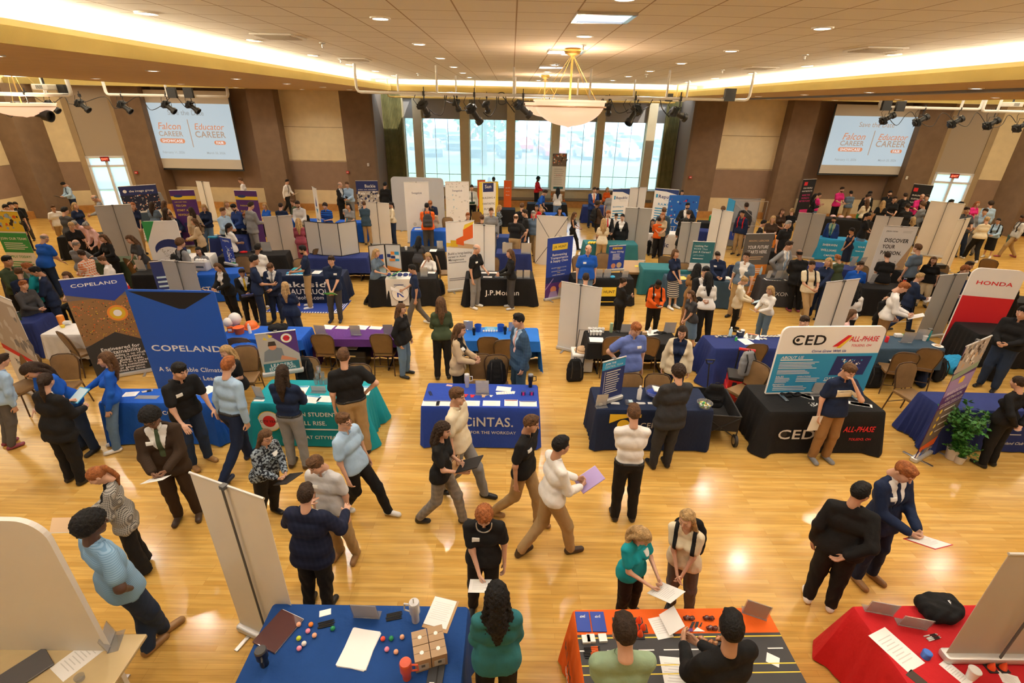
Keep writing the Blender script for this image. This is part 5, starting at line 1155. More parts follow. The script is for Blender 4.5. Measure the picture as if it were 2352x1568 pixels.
banner((1408,434),(1447,433),2.03,False,'white finance banner in front of a white banner back',[('p',[(0,1),(1,1),(1,.88),(.6,.94),(0,.95)],'Z'),('r',.12,.80,.2,.87,'3'),('t','Republic',.58,.83,.68,'1'),('t','FINANCE',.66,.77,.4,'7'),('t','Specializing in:',.42,.66,.66,'3'),('l',.1,.2,.85,.6,8,'3')],col='W')
banner((1448,431),(1486,430),2.03,True,'white back of a banner beside the left finance banner',col='L2')
banner((1509,432),(1556,436),2.03,False,'white finance banner farther right, with a short blue heading',[('p',[(0,1),(1,1),(1,.90),(.5,.95),(0,.96)],'Z'),('r',.08,.82,.16,.89,'3'),('t','Republic',.56,.85,.74,'1'),('t','FINANCE',.66,.79,.4,'7'),('t','R.A.M.P.',.46,.70,.5,'3'),('l',.1,.2,.9,.64,9,'3')],col='W',W=.95)
banner((1556,448),(1590,449),1.95,False,'dark blue photo backdrop at the right corner of the windows',[('r',0,0,1,1,'K'),('s',0,.5,1,.95,30,'6I2',.03),('t','TQL',.35,.5,.5,'W'),('t','STATE',.45,.35,.6,'W')],col='K',tube=True,cass=False,round_=.12,thick=.02,W=1.15)
pB=aty(1270,352,26.6); pC=aty(1303,350,26.6)
banner((1270,352),(1303,350),2.9,False,'very tall white banner with photos in front of the windows',[('r',0,.78,1,1,'F'),('s',0,.8,1,1,30,'oBWM',.06),('t','BGSU',.5,.62,.4,'6'),('l',.15,.45,.85,.75,8,'7'),('r',.15,.38,.85,.42,'4'),('r',0,.14,1,.34,'a'),('r',0,0,1,.13,'6'),('s',0,.05,1,.32,30,'MoBD',.06)],col='W',fix=Matrix.Translation(((pB.x+pC.x)/2,26.6,0)),W=pC.x-pB.x)
b_=[o for o in bpy.data.objects if o.get('label','').startswith('very tall white')][0]; b_.scale=(1,1,pB.z/2.9)
banner((1108,418),(1137,417),2.03,False,'yellow banner about building a fantastic future',[('r',.12,.02,.88,.98,'W'),('r',0,0,1,.12,'A'),('p',[(0,0),(.25,0),(.15,1),(0,1)],'5'),('p',[(1,0),(.8,0),(.9,1),(1,1)],'5'),('r',.2,.80,.75,.98,'1'),('t','Sun',.47,.91,.36,'W'),('t','BUILDING A',.5,.68,.68,'0',dict(bold=False)),('t','FANTASTIC',.5,.56,.66,'0',dict(bold=False)),('t','FUTURE',.5,.45,.5,'0',dict(bold=False)),('t','TOGETHER',.5,.34,.64,'0',dict(bold=False))],col='5',W=.85)
# silver tube backdrop and its two panels
banner((897,405),(1018,409),2.22,True,'large silver grey fabric backdrop with rounded corners',col='J2',tube=True,cass=False,round_=.16,thick=.03)
banner((927,418),(984,418),2.30,False,'pale panel with hexagon pattern in front of the silver backdrop',[('t','Swagelok',.5,.83,.42,'1',dict(bold=False))]+[('p',[(x+.08*math.cos(a),y+.035*math.sin(a)) for a in [k*math.pi/3 for k in range(6)]],'7') for x,y in ((.75,.55),(.88,.47),(.35,.32),(.48,.25),(.6,.4))],col='W')
banner((1022,417),(1077,417),2.08,False,'pale panel with small line icons right of the silver backdrop',[('t','Swagelok',.5,.83,.42,'1',dict(bold=False)),('s',.05,.05,.95,.75,46,'7I',.03),('s',.05,.88,.95,.98,14,'7',.03)],col='W')
banner((1098,413),(1113,413),1.7,False,'small orange banner left of the yellow one',[('t','Join Our',.5,.8,.6,'W'),('t','Team',.5,.7,.5,'W')],col='o',W=.38)
banner((1158,414),(1175,414),1.7,False,'small orange banner right of the yellow one',[('t','Let Us',.5,.8,.6,'W'),('t','Help You',.5,.7,.5,'W'),('t','Grow',.5,.6,.5,'W')],col='o',W=.38)
banner((815,415),(868,415),1.65,False,'navy banner with white store lettering and monochrome photos',[('r',0,.0,1,.72,'L'),('s',0,.0,1,.70,120,'1W7n',.05),('r',0,.72,1,1,'1'),('t','Buckle',.64,.86,.5,'W',dict(h=.14)),('t','INTERNS - SALES - MANAGEMENT',.5,.76,.85,'W')],col='1',W=1.0)
banner((839,463),(893,467),1.62,True,'beige banner back with faint mirrored lettering',col='L2')
banner((603,498),(669,494),1.58,True,'beige grey banner back between the suits and the white board',col='L')
banner((388,437),(445,436),2.03,False,'tall purple banner about a revolution, left',[('r',0,.84,1,.90,'5'),('o',.30,.90,.18,'Z',.06),('t','LIKE OUR TIRES,',.35,.80,.5,'5'),('t','YOU CAN',.32,.74,.42,'5',dict(h=.07)),('t','START A',.34,.66,.46,'5',dict(h=.07)),('t','REVOLUTION.',.48,.58,.74,'5',dict(h=.07)),('s',.1,.25,.9,.45,30,'18',.08),('t','GOODYEAR',.42,.12,.62,'5')],col='8')
banner((545,437),(580,438),2.03,False,'second purple banner, farther right and partly hidden',[('r',0,.84,1,.90,'5'),('o',.30,.90,.18,'Z',.06),('t','PASSION TO',.4,.74,.5,'5'),('t','FUEL THE',.38,.64,.5,'5',dict(h=.07)),('t','FUTURE',.4,.55,.52,'5',dict(h=.07))],col='8',W=.82)
banner((450,416),(480,418),1.7,True,'slim white banner back near the left screen',col='L2',W=.7)
banner((283,428),(345,424),2.03,False,'banner with a crowd photo and a dark blue heading',[('r',0,.55,1,.84,'n'),('s',0,.55,1,.84,130,'LDBWnp',.02),('r',0,.84,1,1,'1'),('t','the imago group',.58,.91,.66,'W'),('o',.14,.91,.05,'W'),('r',0,0,1,.53,'W'),('r',.1,.35,.8,.52,'S'),('l',.1,.05,.9,.32,6,'7')],col='W',W=1.15)
banner((223,473),(293,469),1.82,True,'tall grey banner back near the left door',col='G2',W=.95)
banner((325,508),(405,506),1.98,False,'white display with a dark blue circle and a green corner',[('p',[(0,1),(.35,1),(0,.70)],'9'),('o',.62,.60,.46,'1',.36),('o',.55,.52,.40,'W',.30),('s',.3,.45,.85,.62,60,'7LW',.02),('t','Logistiq',.6,.87,.40,'W'),('o',.25,.42,.12,'I'),('o',.60,.40,.12,'B'),('o',.42,.22,.12,'9'),('t','S',.42,.22,.09,'W')],col='W',tube=True,cass=False,round_=.05,thick=.015)
banner((360,600),(385,598),1.60,False,'dark blue lower banner with a green badge behind the grey one',[('l',.1,.2,.9,.8,9,'I')],col='1',W=.5)
banner((370,597),(445,603),2.03,True,'grey banner back above the blue backdrop, left',col='G2')
banner((-14,484),(24,485),2.03,False,'green and yellow hiring banner at the left edge',[('r',0,.72,1,1,'5'),('s',0,.74,1,.96,30,'oBsl',.06),('r',0,.42,1,.70,'9'),('t','JOIN OUR TEAM!',.5,.62,.9,'W'),('l',.1,.46,.9,.57,4,'W'),('t','APPLY TODAY!',.46,.36,.8,'9'),('l',.1,.2,.9,.3,3,'9'),('p',[(0,0),(1,0),(1,.1),(.4,.08)],'9')],col='W',W=.85)
banner((-60,655),(25,690),2.03,False,'white trucking careers banner with red stripe at the left edge',[('r',0,.45,1,.95,'L'),('s',0,.5,1,.9,40,'7Lg',.08),('p',[(0,.42),(1,.40),(1,.44),(0,.47)],'6'),('t','Your Career',.55,.34,.6,'0'),('l',.3,.2,.95,.31,3,'7'),('t','drivefm.jobs',.6,.14,.62,'A'),('r',0,0,1,.05,'A')],col='W')
banner((503,543),(530,548),1.55,False,'small curved logistics banner on the table, left',[('t','Logistiq',.5,.9,.6,'W'),('s',.4,.1,1,.7,40,'W7I',.06),('p',[(.3,0),(1,0),(1,.16),(.4,.1)],'9')],col='2',z0=ZT+.004,feet=False,W=.45)
# trade-show boards
def board(pts,zt,label,mt,frame_m,z0=ZT,items=None):
    e=empty('display_board',(0,0,0)); tag(e,label,'display board'); P=[at(x,y,zt) for x,y in pts]; e.location=(P[0].x,P[0].y,z0+.003); 
    for i,(a,b) in enumerate(zip(P[:-1],P[1:])):
        M_,W=frame(a,b); M_=Matrix.Translation((-P[0].x,-P[0].y,0))@M_; Hh=zt-z0
        p=MB().box(0,0,Hh/2,W-.02,.012,Hh,mt,T=M_); o=p.build('board_panel',parent=e)
        f=MB(); [f.box(s*W/2,0,Hh/2,.018,.02,Hh,frame_m,T=M_) for s in (-1,1)]; [f.box(0,0,z,W,.02,.018,frame_m,T=M_) for z in (0.01,Hh)]; f.build('board_frame',parent=e)
        if items and items[i]: art('artwork',items[i],W-.03,Hh,e,M_@Matrix.Translation((0,-.008,0))@UP)
board([(698,507),(730,511),(775,513),(817,507)],1.75,'white trifold display board seen from behind',mat('board_white',(.52,.50,.47),.7),BLACKP)
board([(846,565),(882,561)],1.62,'left half of a dark framed photo display on the table with the letter K runner',mat('board_pale',(.6,.6,.6),.6),BLACKP,items=[[('r',.1,.55,.9,.7,'2'),('r',.3,.45,.9,.55,'A'),('p',[(0,0),(1,0),(1,.3),(0,.2)],'I')]])
board([(884,561),(919,562)],1.50,'right half of the dark framed photo display, with blue and orange squares',mat('board_pale',(.6,.6,.6),.6),BLACKP,items=[[('r',.05,.52,.3,.64,'1'),('r',.32,.62,.58,.74,'A'),('r',.6,.62,.9,.74,'3'),('r',.32,.48,.62,.58,'1'),('r',.64,.48,.9,.58,'W'),('r',.2,.38,.6,.46,'A'),('r',.62,.38,.9,.46,'3'),('p',[(0,0),(1,0),(1,.08),(0,.2)],'A')]])
# frame cube
e=empty('frame_backdrop',tuple(at(1728,480,0)),0); p0=at(1690,463,1.85); p1=at(1763,464,1.85); e.location=((p0.x+p1.x)/2,p0.y,0); Wc=p1.x-p0.x
tag(e,'white frame backdrop with translucent walls and a blue edge, right rear','backdrop')
mb=MB(); 
for y in (0,.6):
    for s in (-1,1): mb.tube([(s*Wc/2,y,0),(s*Wc/2,y,1.88)],.014)
    for z in (.03,.95,1.88): mb.tube([(-Wc/2,y,z),(Wc/2,y,z)],.012)
    mb.tube([(-Wc/2,y,1.88),(Wc/2,y,.95)],.008); 
mb.build('frame_tubes',METAL,e); MB().box(0,.62,.94,Wc,.01,1.88).build('rear_fabric',mat('rear_pale',(.55,.56,.56),.7),e); MB().box(-Wc/2-.02,.3,.94,.02,.62,1.88).build('side_fabric',INK('3'),e)
# flag banner
banner((712,426),(731,436),2.1,False,'narrow white flag banner with a blue sail emblem',[('p',[(.3,.68),(.62,.68),(.55,.86)],'2'),('p',[(.35,.64),(.7,.64),(.5,.55)],'3'),('t','CROWN',.5,.45,.5,'1')],col='W',W=.62)
br=at(1233,494,1.68); bq=at(1304,498,1.68); mb=MB(); mb.tube([br+Vector((0,-.05,-.02)),(br+bq)/2+Vector((0,-.2,-.8)),Vector((bq.x,bq.y-.05,.05))],.009); mb.tube([bq+Vector((0,-.05,-.02)),(br+bq)/2+Vector((0,-.22,-.8)),Vector((br.x,br.y-.05,.05))],.009)
o=mb.build('crossed_braces',BLACKP); tag(o,'pair of thin black crossed braces behind the beige banner','banner stand')
# ---------------------------------------------------------------- chairs
CH=[(737,770,180,'brown banquet chair at the purple table, left of the pair'),(873,769,180,'brown banquet chair at the purple table, right of the pair'),
(1122,776,180,'brown banquet chair pushed up to the azure table'),(1160,782,190,'brown banquet chair half hidden behind the person in the blue suit'),
(1105,815,0,'tan backed chair facing the royal blue table, beside the beige blazer'),(1140,817,5,'chair facing the royal blue table with a black backpack on it'),
(1412,775,185,'brown chair at the black table, left of the periwinkle polo'),(1492,776,172,'brown chair at the black table, right of the periwinkle polo'),
(1448,860,5,'chair facing the dark navy cloth under a resting hand'),(1512,861,-5,'chair facing the dark navy cloth, right one'),
(2088,812,165,'brown chair at the steel blue table holding a notepad'),(2142,803,160,'brown chair at the steel blue table, rightmost of the two'),(2084,835,10,'tan backed chair standing alone beside the navy cloth, right'),
(1742,792,180,'brown chair behind the red tool boxes and grey backpack'),(1748,836,-60,'brown chair squeezed between the tool boxes and the blue sign'),
(545,778,185,'brown chair at the blue balloon table'),(562,796,10,'chair with a blue jacket over its back, left of the tabletop banner'),(705,822,0,'chair holding the black and red backpack'),
(138,765,150,'brown folding style chair at the white table, far left'),(68,812,-10,'tan chair behind the person in the blue polo, nearer the left edge'),(145,815,10,'tan chair behind the person in the blue polo, right one'),
(733,573,180,'brown chair behind the trifold board, left one'),(775,573,180,'brown chair behind the trifold board, right one'),(690,595,20,'tan chair half hidden by the bearded person in navy'),
(968,580,180,'brown chair of the seated person in a white shirt'),(1002,590,100,'tan chair beside the seated person in a white shirt'),(1117,595,0,'tan chair behind the bank table'),(1095,487,180,'brown chair at the stand beside the yellow banner'),
(557,590,0,'tan chair right of the small curved banner'),(290,595,150,'tan chair near the grey banner back, left'),(355,600,0,'tan chair beside the grey polo visitor with curly hair'),
(1385,583,0,'plaid covered chair behind the yellow name plate table'),(1330,588,10,'brown chair left of the person in the bright blue polo'),(1530,590,150,'brown chair at the dark teal table'),(1570,605,0,'tan chair beside the teal career banner'),
(2165,610,0,'tan chair right of the person with the brown bob'),(2275,597,130,'brown chair beyond the red and white banner, upper one'),(2255,632,20,'tan chair behind the red and white banner'),(1980,612,0,'tan chair behind the person in royal blue, right'),(1765,610,10,'tan chair by the grey suited person'),
(1028,500,0,'blue covered chair front by the silver backdrop'),(1130,592,10,'second tan chair behind the bank table'),(824,838,0,'chair hidden under the red sweatshirt behind the teal table')]
for a in CH: chair(*a)
# ---------------------------------------------------------------- things on the front blue table
def ball(px,py,c,cn): obj1('foam_ball',MB().ell((0,0,.021),(.021,.021,.021)),px,py,0,cn,'ball',mt=mat('foam_'+c,COL[c],.5),smooth=True)
COL.update({'q1':(.85,.42,.25),'q2':(.88,.28,.40),'q3':(.02,.28,.10),'q4':(.55,.65,.04),'q5':(.8,.78,.72),'q6':(.85,.08,.04),'q7':(.85,.25,.03)})
for a in [(687,1437,'q1','peach foam ball with dark stripes beside the maroon folder'),(715,1437,'q7','orange foam ball on the blue table'),(708,1452,'q2','pink foam ball touching the orange ball'),(723,1462,'q1','peach foam ball right of the pink and yellow balls'),(765,1446,'q3','green foam ball near the left pens'),(687,1469,'q4','yellow green foam ball on the blue table'),(699,1481,'q5','white foam ball on the blue table'),(688,1492,'q2','pink foam ball below the white ball'),(880,1470,'q6','red foam ball on the blue table'),(899,1469,'q3','green foam ball beside the red ball'),(924,1466,'q1','peach foam ball near the cardboard boxes'),(889,1494,'q2','pink foam ball below the red ball'),(910,1500,'q1','peach foam ball right of the lower pink ball')]: ball(*a)
mb=MB().box(0,0,.012,.25,.33,.022,mat('maroon_leather',(.075,.022,.022),.3,coat=.2),b=.006); mb.box(.005,.004,.012,.24,.33,.012,PAPER); obj1('leather_folder',mb,640,1450,-22,'dark maroon leather folder on the blue table','folder')
tumbler(608,1525,'k','black travel mug with a clear lid at the left of the blue table',h=.19,r=.046,lid='G',rz=-60)
sign(842,1418,-3,'clear acrylic sign holder standing on the blue table, seen from behind',w=.24,h=.22)
sheet(825,1490,-10,'fanned stack of white handouts in the middle of the blue table',w=.25,h=.33,n=6,lines=False)
sheet(747,1407,15,'two small white cards near the back of the blue table',w=.10,h=.06,lines=False,n=2)
def pens(px,py,rz,n,k,label,z=ZT,ln=.14,sp=.013,k2=None):
    mb=MB(); r=random.Random(int(px))
    for i in range(n):
        a=r.uniform(-.08,.08); T=Matrix.Translation((r.uniform(-.01,.01),i*sp,.006))@Matrix.Rotation(a,4,'Z'); mb.tube([(-ln/2,0,0),(ln*.35,0,0)],.005,INK(k),T=T,n=6); mb.tube([(ln*.35,0,0),(ln/2,0,0)],[.005,.0015],INK(k2 or k),T=T,n=6)
        if k2: mb.tube([(-ln/2,0,0),(-ln*.05,0,0)],.0055,INK(k2),T=T,n=6)
    o=obj1('pens',mb,px,py,rz,label,'pens'); return o
def pen_each(px,py,rz,n,k,label,group,z=ZT,sp=.013,k2=None):
    r=random.Random(int(px)); c=at(px,py,z)
    for i in range(n):
        mb=MB(); mb.tube([(-.07,0,0),(.05,0,0)],.005,INK(k),n=6); mb.tube([(.05,0,0),(.07,0,0)],[.005,.0015],INK(k2 or k),n=6)
        if k2: mb.tube([(-.0705,0,0),(-.01,0,0)],.0055,INK(k2),n=6)
        o=mb.build('pen'); a=math.radians(rz); o.location=(c.x-math.sin(a)*sp*(i-n/2)+r.uniform(-.006,.006),c.y+math.cos(a)*sp*(i-n/2),z+.007); o.rotation_euler=(0,0,a+r.uniform(-.06,.06)); tag(o,label,'pen',group)
pen_each(750,1432,18,5,'k','black pen in the left row on the blue table','left row of black pens')
pen_each(905,1414,14,6,'k','black pen in the right row on the blue table','right row of black pens')
tumbler(955,1425,'h','cream tumbler with handle and straw on the blue table',h=.25,r=.047,lid='h',straw=True,rz=170)
mb=MB().box(0,0,.003,.24,.32,.005,mat('clipboard_wood',(.45,.27,.12),.5),b=.002); mb.box(-.01,.01,.008,.215,.28,.003,PAPER); [mb.box(-.01,.10-.02*i,.0098,.17-.03*(i%2),.004,.0006,INK('7')) for i in range(9)]; obj1('clipboard',mb,1013,1410,-14,'brown clipboard with a white form behind the boxes','clipboard')
bx=mat('kraft_box',(.42,.28,.16),.7)
Tb=math.radians(17); cb=at(987,1500,ZT)
for i,(a,b,l) in enumerate(((-.067,-.067,'front left of the four cardboard boxes on the blue table'),(.067,-.067,'front right of the four cardboard boxes on the blue table'),(-.067,.067,'back left of the four cardboard boxes on the blue table'),(.067,.067,'back right of the four cardboard boxes on the blue table'))):
    mb=MB().box(0,0,.07,.128,.128,.14,bx); mb.box(0,-.0645,.055,.09,.001,.07,INK('L')); mb.box(0,-.0652,.065,.03,.001,.03,INK('x')); mb.lathe([(.012,.1405),(.017,.1405),(.017,.142),(.012,.142)],INK('W'),n=12); mb.box(0,.0,.1408,.126,.002,.0008,INK('B'))
    o=mb.build('cardboard_box'); o.location=(cb.x+a*math.cos(Tb)-b*math.sin(Tb),cb.y+a*math.sin(Tb)+b*math.cos(Tb)+.0,ZT+.002); o.rotation_euler=(0,0,Tb); tag(o,l,'box')
COL['q8']=(.62,.085,.03)
tumbler(935,1555,'q8','red orange tumbler with a handle on the blue table',h=.20,r=.048,lid='q8')
mb=MB().box(0,0,.008,.13,.20,.014,INK('N'),b=.003); mb.tube([(.015,-.07,.02),(.015,.08,.02)],.005,BLACKP,n=6); mb.box(-.02,-.05,.0155,.04,.012,.001,INK('W')); obj1('notebook',mb,1000,1556,-2,'black notebook with a pen on it, at the bottom of the blue table','notebook')
# ---- orange table
for px,l in ((1337,'left of the two blue notepads on the orange cloth'),(1374,'right of the two blue notepads on the orange cloth')):
    mb=MB().box(0,0,.005,.125,.19,.010,INK('2'),b=.002); text(mb,'JMP',0,-.045,.05,INK('W'),Matrix.Translation((0,0,.0108))@Matrix.Rotation(math.pi,4,'Z')); obj1('notepad',mb,px,1428,0,l,'notepad')
cn0=MB(); cn0.box(0,0,.004,.075,.075,.008,BLACKP); cn0.lathe([(.028,.008),(.027,.02),(.012,.06),(.004,.078),(.001,.08)],mat('cone_orange',(.85,.09,.02),.4),n=16)
k=0
for r_,(n,x0,y0) in enumerate(((4,1417,1428),(4,1427,1444),(4,1420,1459))):
    for i in range(n):
        o=cn0.build('toy_traffic_cone',smooth=True) if k==0 else cone_.copy()
        if k==0: cone_=o
        else: C.objects.link(o)
        k+=1; p=at(x0+16.5*i,y0,ZT); o.location=(p.x,p.y,ZT+.003); tag(o,'small orange toy traffic cone in the cluster on the orange cloth','toy cone','toy cones on the orange cloth')
for px,py,l in ((1335,1470,'left of three white note cubes on the printed road'),(1357,1468,'middle of three white note cubes on the printed road'),(1384,1467,'right of three white note cubes on the printed road')):
    obj1('note_cube',MB().box(0,0,.012,.07,.07,.024,PAPER),px,py,3,l,'notepad')
pen_each(1360,1497,0,8,'o','orange and black pen in the row on the printed road','orange pens',k2='0')
mb=MB(); mb.box(-.075,0,.004,.15,.20,.004,PAPER); mb.box(.06,.0,.05,.16,.20,.004,PAPER,T=Matrix.Translation((0,0,.0))@Matrix.Rotation(-.6,4,'Y')); [mb.box(-.07,.07-.02*i,.0068,.11,.005,.0006,INK('7')) for i in range(7)]; obj1('folded_card',mb,1535,1438,12,'large open folded white card standing on the orange cloth','card')
def packet(px,py,rz,label,dark=True,w=.12,d=.06,g=None):
    pr=[((-w*.3,0,.014),(w*.3,0,.014),.018,.018,1.1),((-w*.1,d*.15,.012),(w*.2,-d*.15,.012),.018,.014)]
    ax,P,D=field_grid(pr,.006,0,.01); D=D+.004*np.sin(P[...,0]*130)*np.sin(P[...,1]*150); D=np.maximum(D,.001-P[...,2]); v,f=nets(ax,D); v[:,2]-=v[:,2].min()
    o=npmesh('wrapped_packet',v,f,[mat('wrapped_sunglasses',(.10,.02,.02),.08,coat=1,noise=.9,nscale=60) if dark else mat('wrapped_orange',(.40,.17,.08),.10,coat=1,noise=.7,nscale=50)]); putat(o,px,py,ZT+.002,rz); return tag(o,label,'packet',g)
for px,py,l in ((1582,1421,'leftmost dark wrapped packet in the top row on the orange cloth'),(1627,1421,'middle dark wrapped packet in the top row on the orange cloth'),(1670,1419,'rightmost dark wrapped packet in the top row on the orange cloth'),(1635,1444,'left dark wrapped packet in the second row on the orange cloth'),(1680,1439,'right dark wrapped packet in the second row on the orange cloth')): packet(px,py,0,l)
for i,(px,py) in enumerate(((1590,1472),(1613,1469),(1637,1477),(1653,1468),(1670,1468))): packet(px,py,-50+17*i,'orange item in clear wrap lying on the printed road',False,.08,.05,'wrapped orange items')
sign(1732,1415,-22,'tilted acrylic sign holder at the right end of the orange cloth',w=.21,h=.23)
sheet(1552,1548,-4,'printed sheet on the road print between the two seated visitors',h=.28)
sheet(1775,1515,-30,'crumpled white slip at the right of the printed road',w=.10,h=.09,lines=False)
# ---- red table
sign(2018,1408,-12,'left pink tinted acrylic holder on the red table',w=.24,h=.18); sign(2095,1440,-12,'right acrylic holder on the red table with a code showing through',w=.24,h=.16)
bag_heap(2150,1400,'k','black drawstring bags piled on the red table',w=.42,d=.34,h=.16,logo='F')
sheet(2058,1490,22,'white printed sheet over a blue one on the red table',h=.34,w=.22,n=1)
mb=MB().lathe([(.001,0),(.035,0),(.036,.06),(.03,.066),(.001,.067)],mat('gum_tub_blue',(.03,.15,.6),.3),n=18); obj1('gum_tub',mb,2125,1508,0,'small round blue tub on the red table','tub',smooth=True)
def cup(px,py,label,z=ZT,h=.11,r=.043,c='w',lid='w',g=None):
    e=empty('paper_cup',(0,0,0)); putat(e,px,py,z+.001); tag(e,label,'cup',g); MB().lathe([(.001,0),(r*.72,0),(r,h*.92)],mat('cup_'+c,COL[c],.5),n=18).build('cup_wall',parent=e,smooth=True); MB().lathe([(r*1.05,h*.90),(r*1.06,h*.95),(r*.95,h),(.001,h)],mat('lid_'+lid,COL[lid],.4),n=18).build('lid',parent=e,smooth=True)
cup(2228,1556,'white paper coffee cup with lid on the red table')
for px,l in ((2275,'left orange toy cone lying on the red table'),(2302,'right orange toy cone lying on the red table')):
    o=cone_.copy(); C.objects.link(o); p=at(px,1536,ZT); o.location=(p.x,p.y,ZT+.003); tag(o,l,'toy cone')
sheet(2195,1545,25,'white flyer beside the paper cup on the red table',w=.10,h=.2); sheet(2105,1558,30,'brown and orange card on the red table',w=.09,h=.12,col='B',lines=False); sheet(2320,1560,-20,'white card at the bottom right edge of the red table',w=.14,h=.1)
pen_each(2140,1462,15,4,'0','black and silver pen scattered on the red table','pens on the red table',k2='7')
# ---- tan table
sheet(180,1512,-28,'printed resume sheet on the tan table',z=.757,h=.30); mb=MB().box(0,0,.009,.24,.33,.016,mat('laptop_grey',(.14,.14,.15),.4,metal=.5),b=.006); obj1('laptop',mb,55,1545,-35,'closed grey laptop on the tan table','laptop',z=.757)
sign(258,1475,-70,'empty clear sign holder near the corner of the tan table',z=.757,w=.2,h=.16)
mb=MB().lathe([(.001,0),(.030,0),(.036,.04),(.034,.04),(.028,.004),(.001,.004)],acrylic(),n=18); obj1('clear_cup',mb,185,1560,0,'small clear plastic cup beside the resume on the tan table','cup',z=.757)
# ---- royal blue Cintas table
tumbler(1073,888,'h','white tall tumbler at the back of the royal blue table',h=.24,r=.042,lid='h'); tumbler(1218,888,'k','black insulated mug with clear lid, right end of the royal blue table',h=.24,r=.043,lid='g')
sign(1108,903,0,'white code sign in an acrylic holder on the royal blue table',away=False,w=.22,h=.27)
sheet(1157,893,-8,'white booklet standing at the back of the royal blue table',w=.24,h=.14,lines=False); 
for i in range(7): sheet(1143+6*i,903-.3*i,12-4*i,'small white card fanned on the royal blue table',w=.05,h=.08,lines=False,group='fanned white cards')
for px,l in ((990,'leftmost flyer with a blue heading on the royal blue table'),(1022,'flyer behind the cream shirt on the royal blue table')): sheet(px,926,0,l,w=.27,h=.15,hdr='1')
for px,l in ((1082,'third landscape sheet from the left on the royal blue table'),(1129,'fourth landscape sheet on the royal blue table')): sheet(px,926,0,l,w=.27,h=.15)
sheet(1174,925,0,'portrait sheet with a photo strip on the royal blue table',w=.21,h=.18,hdr='m'); sheet(1213,927,0,'rightmost flyer with a blue heading on the royal blue table',w=.27,h=.15,hdr='1')
def tee(px,py,c,l,w=.09): mb=MB(); mb.prism([(-.25,.4),(-.5,.25),(-.4,.08),(-.27,.15),(-.27,-.5),(.27,-.5),(.27,.15),(.4,.08),(.5,.25),(.25,.4),(0,.33)],0,.06,INK(c),T=Matrix.Scale(w,4)); obj1('mini_shirt_card',mb,px,py,-5,l,'card')
tee(1069,908,'6','left red shirt shaped card'); tee(1085,909,'6','right red shirt shaped card'); tee(1111,909,'M','tan shirt shaped card'); tee(1128,909,'W','small white shirt shaped card',.06)
pen_each(989,904,-70,4,'k','black pen at the left of the royal blue table','pens on the royal blue table')
for px,l in ((1202,'left small blue gift box'),(1221,'right small blue gift box')): obj1('gift_box',MB().box(0,0,.03,.07,.05,.06,INK('1')).box(0,-.026,.03,.03,.002,.06,INK('P')),px,906,0,l+' on the royal blue table','box')
obj1('sticker_sheet',MB().box(0,0,.002,.1,.05,.003,INK('p')),1032,885,-12,'pink stickers at the back left of the royal blue table','stickers')
# ---- teal table
sign(597,912,-15,'code sign holder at the left end of the teal table',away=False,w=.17,h=.22); sign(733,898,0,'white name sign on the teal table',away=False,w=.24,h=.11,lines=False)
sheet(688,896,5,'colourful white poster sheet on the teal table',hdr='3',w=.24,h=.26); sheet(716,917,-8,'white form with a blue heading on the teal table',hdr='3',w=.24,h=.2); sheet(748,916,-3,'white form with a pen on the teal table',w=.24,h=.18); sheet(690,915,0,'red and white card on the teal table',col='6',w=.1,h=.12,lines=False)
sheet(838,897,3,'white listing with blue bars at the right end of the teal table',hdr='3',w=.18,h=.28); sheet(592,923,0,'row of small white cards at the front left of the teal table',w=.16,h=.05,lines=False)
for i,(px,py,z) in enumerate(((727,882,0),(738,882,0),(749,882,0),(732,882,.11),(744,882,.11),(738,882,.22))):
    mb=MB().lathe([(.001,0),(.028,0),(.036,.11),(.034,.11),(.027,.004),(.001,.004)],acrylic(),n=14); p=at(px,py,ZT); o=mb.build('plastic_cup'); o.location=(p.x,p.y,ZT+z+.002); tag(o,'clear plastic cup in the pyramid on the teal table','cup','plastic cup pyramid')
# ---- dark navy central table
sign(1380,932,10,'slanted code sign at the left end of the dark navy cloth',away=False,w=.19,h=.24); bottle(1467,916,'w','white water bottle on the dark navy cloth',h=.24,r=.036)
mb=MB(); mb.lathe([(.001,0),(.09,.005),(.15,.08),(.16,.14),(.155,.14),(.145,.08),(.085,.012),(.001,.01)],acrylic(),n=24); mb.lathe([(.001,.02),(.10,.03),(.14,.08),(.001,.10)],INK('2'),n=20); mb.box(.02,0,.15,.2,.16,.02,PAPER,T=Matrix.Rotation(.25,4,'Y')); obj1('glass_bowl',mb,1503,912,0,'clear bowl with blue fill and papers on the dark navy cloth','bowl')
mb=MB(); mb.lathe([(.001,0),(.08,.005),(.12,.09),(.115,.09),(.075,.012),(.001,.01)],acrylic(),n=24); rr=random.Random(3)
for i in range(46): a=rr.uniform(0,6.3); q=.08*rr.random()**.5; mb.ell((q*math.cos(a),q*math.sin(a),.03+.04*rr.random()),(.016,.012,.012),INK(rr.choice('WI59')),n=6,m=4)
obj1('candy_bowl',mb,1617,935,0,'bowl of wrapped candies at the right end of the dark navy cloth','bowl')
for px,l in ((1413,'leftmost row of white pens on the dark navy cloth'),(1472,'middle row of white pens on the dark navy cloth'),(1498,'right row of white pens on the dark navy cloth')): pen_each(px,926,0,4,'W',l.replace(' row',' pen in the row'),l,sp=.015)
mb=MB().box(0,0,.02,.12,.09,.04,acrylic()); mb.box(.02,0,.03,.06,.07,.03,INK('I')); obj1('card_tray',mb,1445,926,0,'clear tray with light blue cards on the dark navy cloth','tray')
